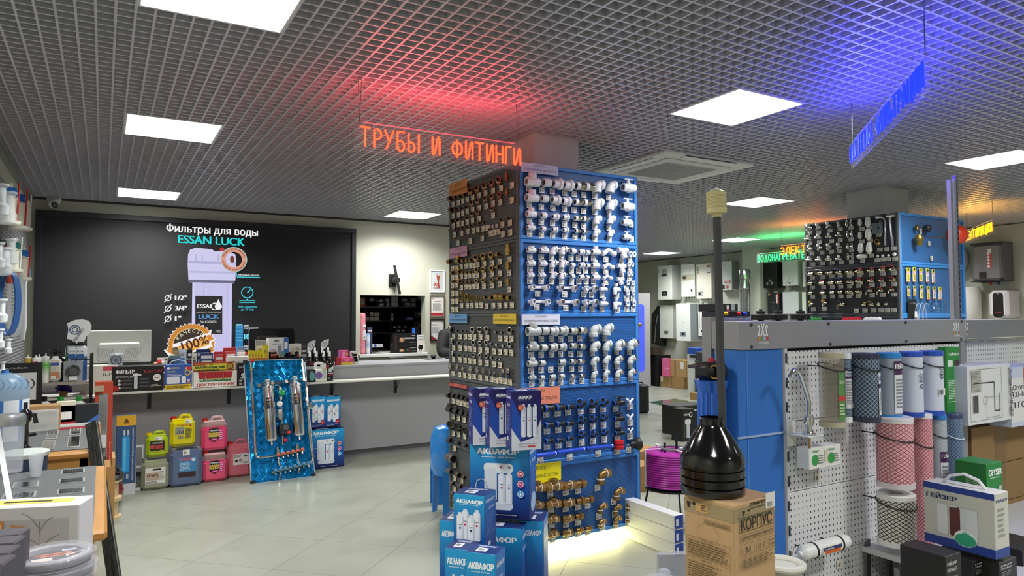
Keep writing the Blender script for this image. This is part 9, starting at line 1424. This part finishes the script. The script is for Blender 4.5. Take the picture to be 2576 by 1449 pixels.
p=pX(1655,822,XR-.1);k=(p-O).dot(CF)/FPX;b=MB();b.prism([(-18*k,-42*k),(20*k,-48*k),(22*k,10*k),(14*k,44*k),(6*k,52*k),(-6*k,40*k),(-16*k,30*k)],-.06,.08,'#131416','fabric');b.tube([(-4*k,-.07,-40*k),(0,-.07,0),(8*k,-.07,30*k)],.008,'#8a8c90','satin',6);b.cyl((6*k,.0,50*k),(6*k,.1,54*k),.008,'#888','metal',6);solo('coat',b,'black coat with a grey zip hanging on the wall under the boilers','coat',M=Matrix.Translation(p)@Matrix.Rotation(-pi/2,4,'Z'))
def fb_(name,label,cat,xl,xr,yt,yb_,col,fin='card',X=None,zb=0.,d=.4,paint=None,z0=None):
 """box against the right wall, front square to x; pixels in crop B5"""
 L_,R_=B5[0]+xl/B5[2],B5[0]+xr/B5[2];X=X or 10.9;a,n=pX(L_,B5[1]+yt/B5[2],X),pX(R_,B5[1]+yb_/B5[2],X);w=a.y-n.y;h=a.z-zb;t=thing(name,label,cat,M=Matrix.Translation((X,n.y+w/2,zb))@Matrix.Rotation(-pi/2,4,'Z'));b=MB();b.box(-w/2,w/2,0,d,0,h,col,fin,.005);part('box_body',b,t)
 if paint:c=Cv(Matrix.Translation((-w/2,0,0)));paint(c,w,h);part('front_print',c,t)
 return t,h
t,h1=fb_('brown_carton','brown carton on the floor under the pink bag','box',247,418,515,760,'#a0814f',paint=lambda c,w,h:c.rect(w*.05,h*.5,w*.25,h*.95,'#cfcbbf'));t,h2_=fb_('brown_carton','brown carton on the floor under the tilted top one','box',422,606,530,785,'#9c7c4b');fb_('brown_carton','brown carton lying on top of the two below the boilers','box',385,640,268,530,'#a68553',zb=max(h1,h2_)+.003,paint=lambda c,w,h:(c.rect(w*.3,0,w*.4,h,'#8c6c40'),c.rect(w*.66,h*.5,w*.86,h*.92,'#d3d1c8')))
fb_('brown_carton','tall open brown carton left of the pink bag','box',218,246,300,720,'#9a7847',X=10.95);fb_('pink_bag','pink gift bag squeezed between the cartons','bag',272,384,245,510,'#d8648c','satin',X=10.86,zb=h1+.003,d=.08,paint=lambda c,w,h:c.text('love',w*.55,h*.42,h*.1,'#f4d8e0'))
fb_('black_cabinet','black cabinet with small boxes on it beside the grey stand','cabinet',88,212,200,700,'#121214','satin',X=10.85);fb_('parts_box','small dark box on the black cabinet','box',84,168,80,198,'#3a2c22',X=10.8,zb=pX(1640,893,10.85).z+.002,d=.2)
t,h3=fb_('white_cabinet','white cabinet end left of the black stove','cabinet',655,768,262,795,'#cfd3cf','satin',X=10.3,d=.6);fb_('blue_box','blue box and grill standing on the white cabinet','box',655,828,88,262,'#1c4cb0','print',X=10.3,zb=h3+.002,d=.3,paint=lambda c,w,h:(c.rect(0,0,w,h*.45,'#c9ccce'),c.rect(w*.2,h*.12,w*.8,h*.4,'#2a2c30')))
t,h4=fb_('wooden_beam','short light wooden beam lying in front of the black stove','beam',695,1050,765,870,'#a8804c','wood',X=9.7,d=.2)
fb_('black_stove','black solid fuel stove partly wrapped in film','stove',770,1010,290,740,'#17181b','satin',X=9.9,d=.45,zb=.06,paint=lambda c,w,h:([c.ell(w*.18,h*z,.035,'#55585c')for z in(.45,.72)],c.rect(w*.5,h*.1,w*.98,h*.8,'#3a3b3d'),c.rect(0,h*.12,w*.8,h*.14,'#444')))
t,_=fb_('stove_hood','dark grey slanted stove hood with a metal plate and black handle','stove',785,1010,150,288,'#3c3f43','satin',X=9.95,d=.4,zb=pX(1750,907,9.9).z+.002,paint=lambda c,w,h:(c.rect(w*.45,h*.55,w*.9,h*.9,'#8d9092'),c.rect(w*.6,h*.1,w*.65,h*.4,'#111')))
# glass floor panel and the black boxes near it
P=[pZ(B5[0]+x/B5[2],B5[1]+y/B5[2],.003)for x,y in((60,918),(440,1003),(965,950),(470,865))];b=MB();b.add([(p.x,p.y,.001)for p in P]+[(p.x,p.y,.006)for p in P],[(4,5,6,7),(0,1,5,4),(1,2,6,5),(2,3,7,6),(3,0,4,7)],'#4f7064','floorglass');solo('glass_floor_panel',b,'greenish glass panel let into the tiled floor','glass panel')
for k,(xl,xr,yt,yb_,Y,d)in enumerate(((1705,1790,1023,1100,6.95,.3),(1717,1746,1030,1098,6.6,.2))):
 a,e_=pY(xl,yb_,Y),pY(xr,yb_,Y);h=pY(xl,yt,Y).z;w=e_.x-a.x;t=carton('black_box',('large black box behind the one with a silver filter print','black box with a silver filter print behind the purple coil')[k],'box',w,d,h,'#131315',(a.x+w/2,Y+d/2,0));c=pr(t);c.text('ESSAN',w*.2,h*.8,h*.05,'#e8e8e8',w=w*.4,bold=.04);c.ring(w*.72,h*.82,.03,.008,'#e8e8e8');(c.rrect(w*.35,h*.1,w*.62,h*.55,.01,'#b9bcc4'),c.rrect(w*.22,h*.52,w*.72,h*.68,.02,'#c9ccd2'),c.text('PREMIUM',w*.22,h*.12,w*.09,'#5a8a4a',w=h*.4,rot=pi/2))if k else None;onpr(t,c)
# dark appliances on the counter behind the grey stand
X=7.2
def nb2(name,label,xl,xr,yt,yb_,Y,d,col,fin='satin',cat='appliance',ex=None):
 a,e_=pY(xl,yb_,Y),pY(xr,yb_,Y);w=e_.x-a.x;h=pY(xl,yt,Y).z-a.z;t=thing(name,label,cat,(a.x+w/2,Y,a.z));b=MB();b.box(-w/2,w/2,0,d,0,h,col,fin,.005);part('casing',b,t);return t,w,h,a
t,w,h,a=nb2('low_cabinet','grey low cabinet just visible behind the grey header',1822,1900,797,1100,3.0,.05,'#8f8e94',cat='cabinet');t.location.z=0;t.children[0].scale.z=(a.z+h)/h;zc2=a.z+h
t,w,h,a=nb2('control_box','flat black controller with a red and a blue button behind the grey header',1822,1888,783,797,3.0,.06,'#17181b');t.location.z=zc2+.001
for x,q,nm in((.52,'#c8202c','red'),(.75,'#2448c8','blue'),(.04,'#d8b020','yellow')):b=MB();b.lat((-w/2+w*x,0,h*.55),(-w/2+w*x,-.02,h*.55),[(.011,0),(.011,.015),(.006,.02)],q,'plastic');part('push_button',b,t,nm+' button')
t,w,h,a=nb2('black_box','black box with a white and red sticker under the water heater beside the flue',1818,1857,764,783,4.4,.3,'#1c1c1e',cat='box');c=Cv(Matrix.Translation((-w/2,0,0)));c.rect(w*.25,0,w*.4,h*.8,'#e0dcd8');c.rect(w*.25,0,w*.4,h*.3,'#c8303c');c.rect(w*.55,h*.1,w*.78,h*.95,'#a9b0ac');part('front_print',c,t);zz=a.z;b=MB();b.box(-.1,.1,.02,.25,-zz,-.001,'#2a2b2e','satin');part('pedestal',b,t)
#  NEON SIGNS
def arc(cx,cz,rx,rz,a0,a1,n=8):return[(cx+rx*cos(radians(a0+(a1-a0)*i/n)),cz+rz*sin(radians(a0+(a1-a0)*i/n)))for i in range(n+1)]
NF={'Т':(.6,[[(0,1),(.6,1)],[(.3,.96),(.3,0)]]),'Р':(.5,[[(.05,0),(.05,.95)]+arc(.2,.72,.28,.26,90,-90)+[(.05,.46)]]),'У':(.55,[[(0,1),(.25,.5)],[(.55,1),(.1,0)]]),'Б':(.5,[[(.5,1),(.05,1),(.05,.1)]+arc(.25,.26,.23,.26,215,450,10)+[(.08,.5)]]),'Ы':(.75,[[(.05,1),(.05,.1)]+arc(.22,.26,.22,.26,215,450,10)+[(.08,.5)],[(.72,1),(.72,0)]]),'И':(.5,[[(.03,1),(.03,.08),(.1,0),(.18,.08),(.38,.92),(.45,1),(.5,.92),(.5,0)]]),'Ф':(.75,[arc(.37,.5,.34,.36,0,350,14),[(.37,1),(.37,0)]]),'Н':(.5,[[(.03,1),(.03,0)],[(.5,1),(.5,0)],[(.03,.5),(.5,.5)]]),'Г':(.45,[[(.03,0),(.03,.94),(.1,1),(.45,1)]]),'С':(.5,[arc(.27,.5,.24,.5,50,310,12)]),'Е':(.45,[[(.45,1),(.03,1),(.03,0),(.45,0)],[(.03,.52),(.4,.52)]]),'М':(.65,[[(.03,0),(.08,1),(.33,.3),(.58,1),(.63,0)]]),'Л':(.5,[[(0,0),(.2,.97),(.3,1),(.5,1),(.5,0)]]),'Ь':(.48,[[(.05,1),(.05,.1)]+arc(.22,.26,.24,.26,215,450,10)+[(.08,.5)]]),'А':(.55,[[(0,0),(.27,1),(.55,0)],[(.1,.35),(.45,.35)]]),'Ц':(.58,[[(.03,1),(.03,.05),(.45,.05),(.45,1)],[(.45,.05),(.56,.05),(.56,-.16)]]),'Я':(.5,[[(.48,0),(.48,.98)]+arc(.3,.74,.26,.24,90,270)+[(.46,.48)],[(.25,.48),(.03,0)]]),'В':(.48,[[(.05,0),(.05,1)]+arc(.2,.76,.22,.23,80,-90)+arc(.2,.26,.26,.26,90,-90)+[(.05,0)]]),'Д':(.6,[[(.05,-.14),(.05,.03),(.57,.03),(.57,-.14)],[(.12,.05),(.22,.98),(.45,1),(.5,.05)]]),'О':(.55,[arc(.27,.5,.24,.5,0,345,16)]),'Э':(.5,[arc(.2,.5,.26,.5,130,-130,12),[(.15,.5),(.44,.5)]]),'К':(.5,[[(.04,1),(.04,0)],[(.48,1),(.08,.5),(.5,0)]])}
def neon(txt,label,L_,R_,zb,hp,col,coltube,e,glow,back=False):
 """plate from L_ to R_ (as read) with its foot at zb and height hp"""
 L_,R_=Vector((*L_,zb)),Vector((*R_,zb));v=R_-L_;w=v.length;t=thing('neon_sign',label,'sign',L_,math.atan2(v.y,v.x),'hanging neon signs')
 b=MB();b.box(0,w,0,.006,0,hp,'#e2e2ea','acrylic');part('acrylic_plate',b,t,'clear acrylic plate');hl=hp*.64;z0=hp*.16
 adv=sum((NF[c][0]if c in NF else .45)+.2 for c in txt)-.2;k=(w*.95)/adv;x=w*.03
 for ch in txt:
  if ch==' ':x+=.65*k;continue
  b=MB()
  for st in NF[ch][1]:b.tube([(x+a*k,-.012,z0+c*hl)for a,c in st],.0055 if w>1 else .007,coltube,'neon',6)
  part('neon_letter',b,t);x+=(NF[ch][0]+.2)*k
 b=MB()
 for xx in(w*.03,w*.97):b.tube([(xx,.003,hp*.92),(xx-.01,.003,CEIL-zb+.02)],.0016,'#9a9aa2','metal',4);b.tube([(xx,.003,hp*.92),(xx+.012,.003,CEIL-zb+.02)],.0016,'#9a9aa2','metal',4)
 part('wires',b,t)
 for s_,en in((1,e),(-1,e*(.45 if glow[2]==1 else .08))):
  la=bpy.data.lights.new('neon_glow','AREA');la.shape='RECTANGLE';la.size=w*.9;la.size_y=.1;la.energy=en;la.color=glow;lo=bpy.data.objects.new('neon_glow',la);COL.objects.link(lo);lo.parent=t;lo.matrix_local=Matrix.Translation((w/2,-.03,hp if s_>0 else 0))@Matrix.Rotation(pi/2+radians(80*s_),4,'X')
 return t
yS=3.68;a,e_=pY(890,377,yS),pY(1314,430,yS)
neon('ТРУБЫ И ФИТИНГИ','red neon sign of the words for pipes and fittings, left of the column',(a.x,yS),(e_.x,yS),(a.z+e_.z)/2,pY(890,301,yS).z-a.z,'#ff3018','#ff3a1c',NEON_E[0],(1,.06,.09))
neon('СИСТЕМЫ ФИЛЬТРАЦИИ','blue neon sign seen at a steep slant at the upper right',(4.04,2.657),(2.887,1.55),2.53,.165,'#0a18ff','#0c1cff',NEON_E[1],(.05,.05,1))
neon('ВОДОНАГРЕВАТЕЛИ','green neon sign of the word for water heaters, in front of the boilers',(9.7,pX(1903,650,9.7).y),(9.7,pX(1903,650,9.7).y-1.12),pX(1903,663,9.7).z,.165,'#20ff70','#20f070',NEON_E[2],(.1,1,.25))
neon('ЭЛЕКТРИКА','orange neon sign overlapping the green one, half hidden by the valve tower',(8.6,pX(1962,640,8.6).y),(8.6,pX(1962,640,8.6).y-.82),pX(1962,646,8.6).z,.165,'#ff7010','#ff6a10',NEON_E[3],(1,.25,.04))
neon('ВЕНТИЛЯЦИЯ','yellow orange neon sign at the right edge above the grey water heater',(9.76,4.82),(8.85,4.07),pD(2440,611,9.1).z,.165,'#ffa010','#ff9a10',NEON_E[4],(1,.5,.08))
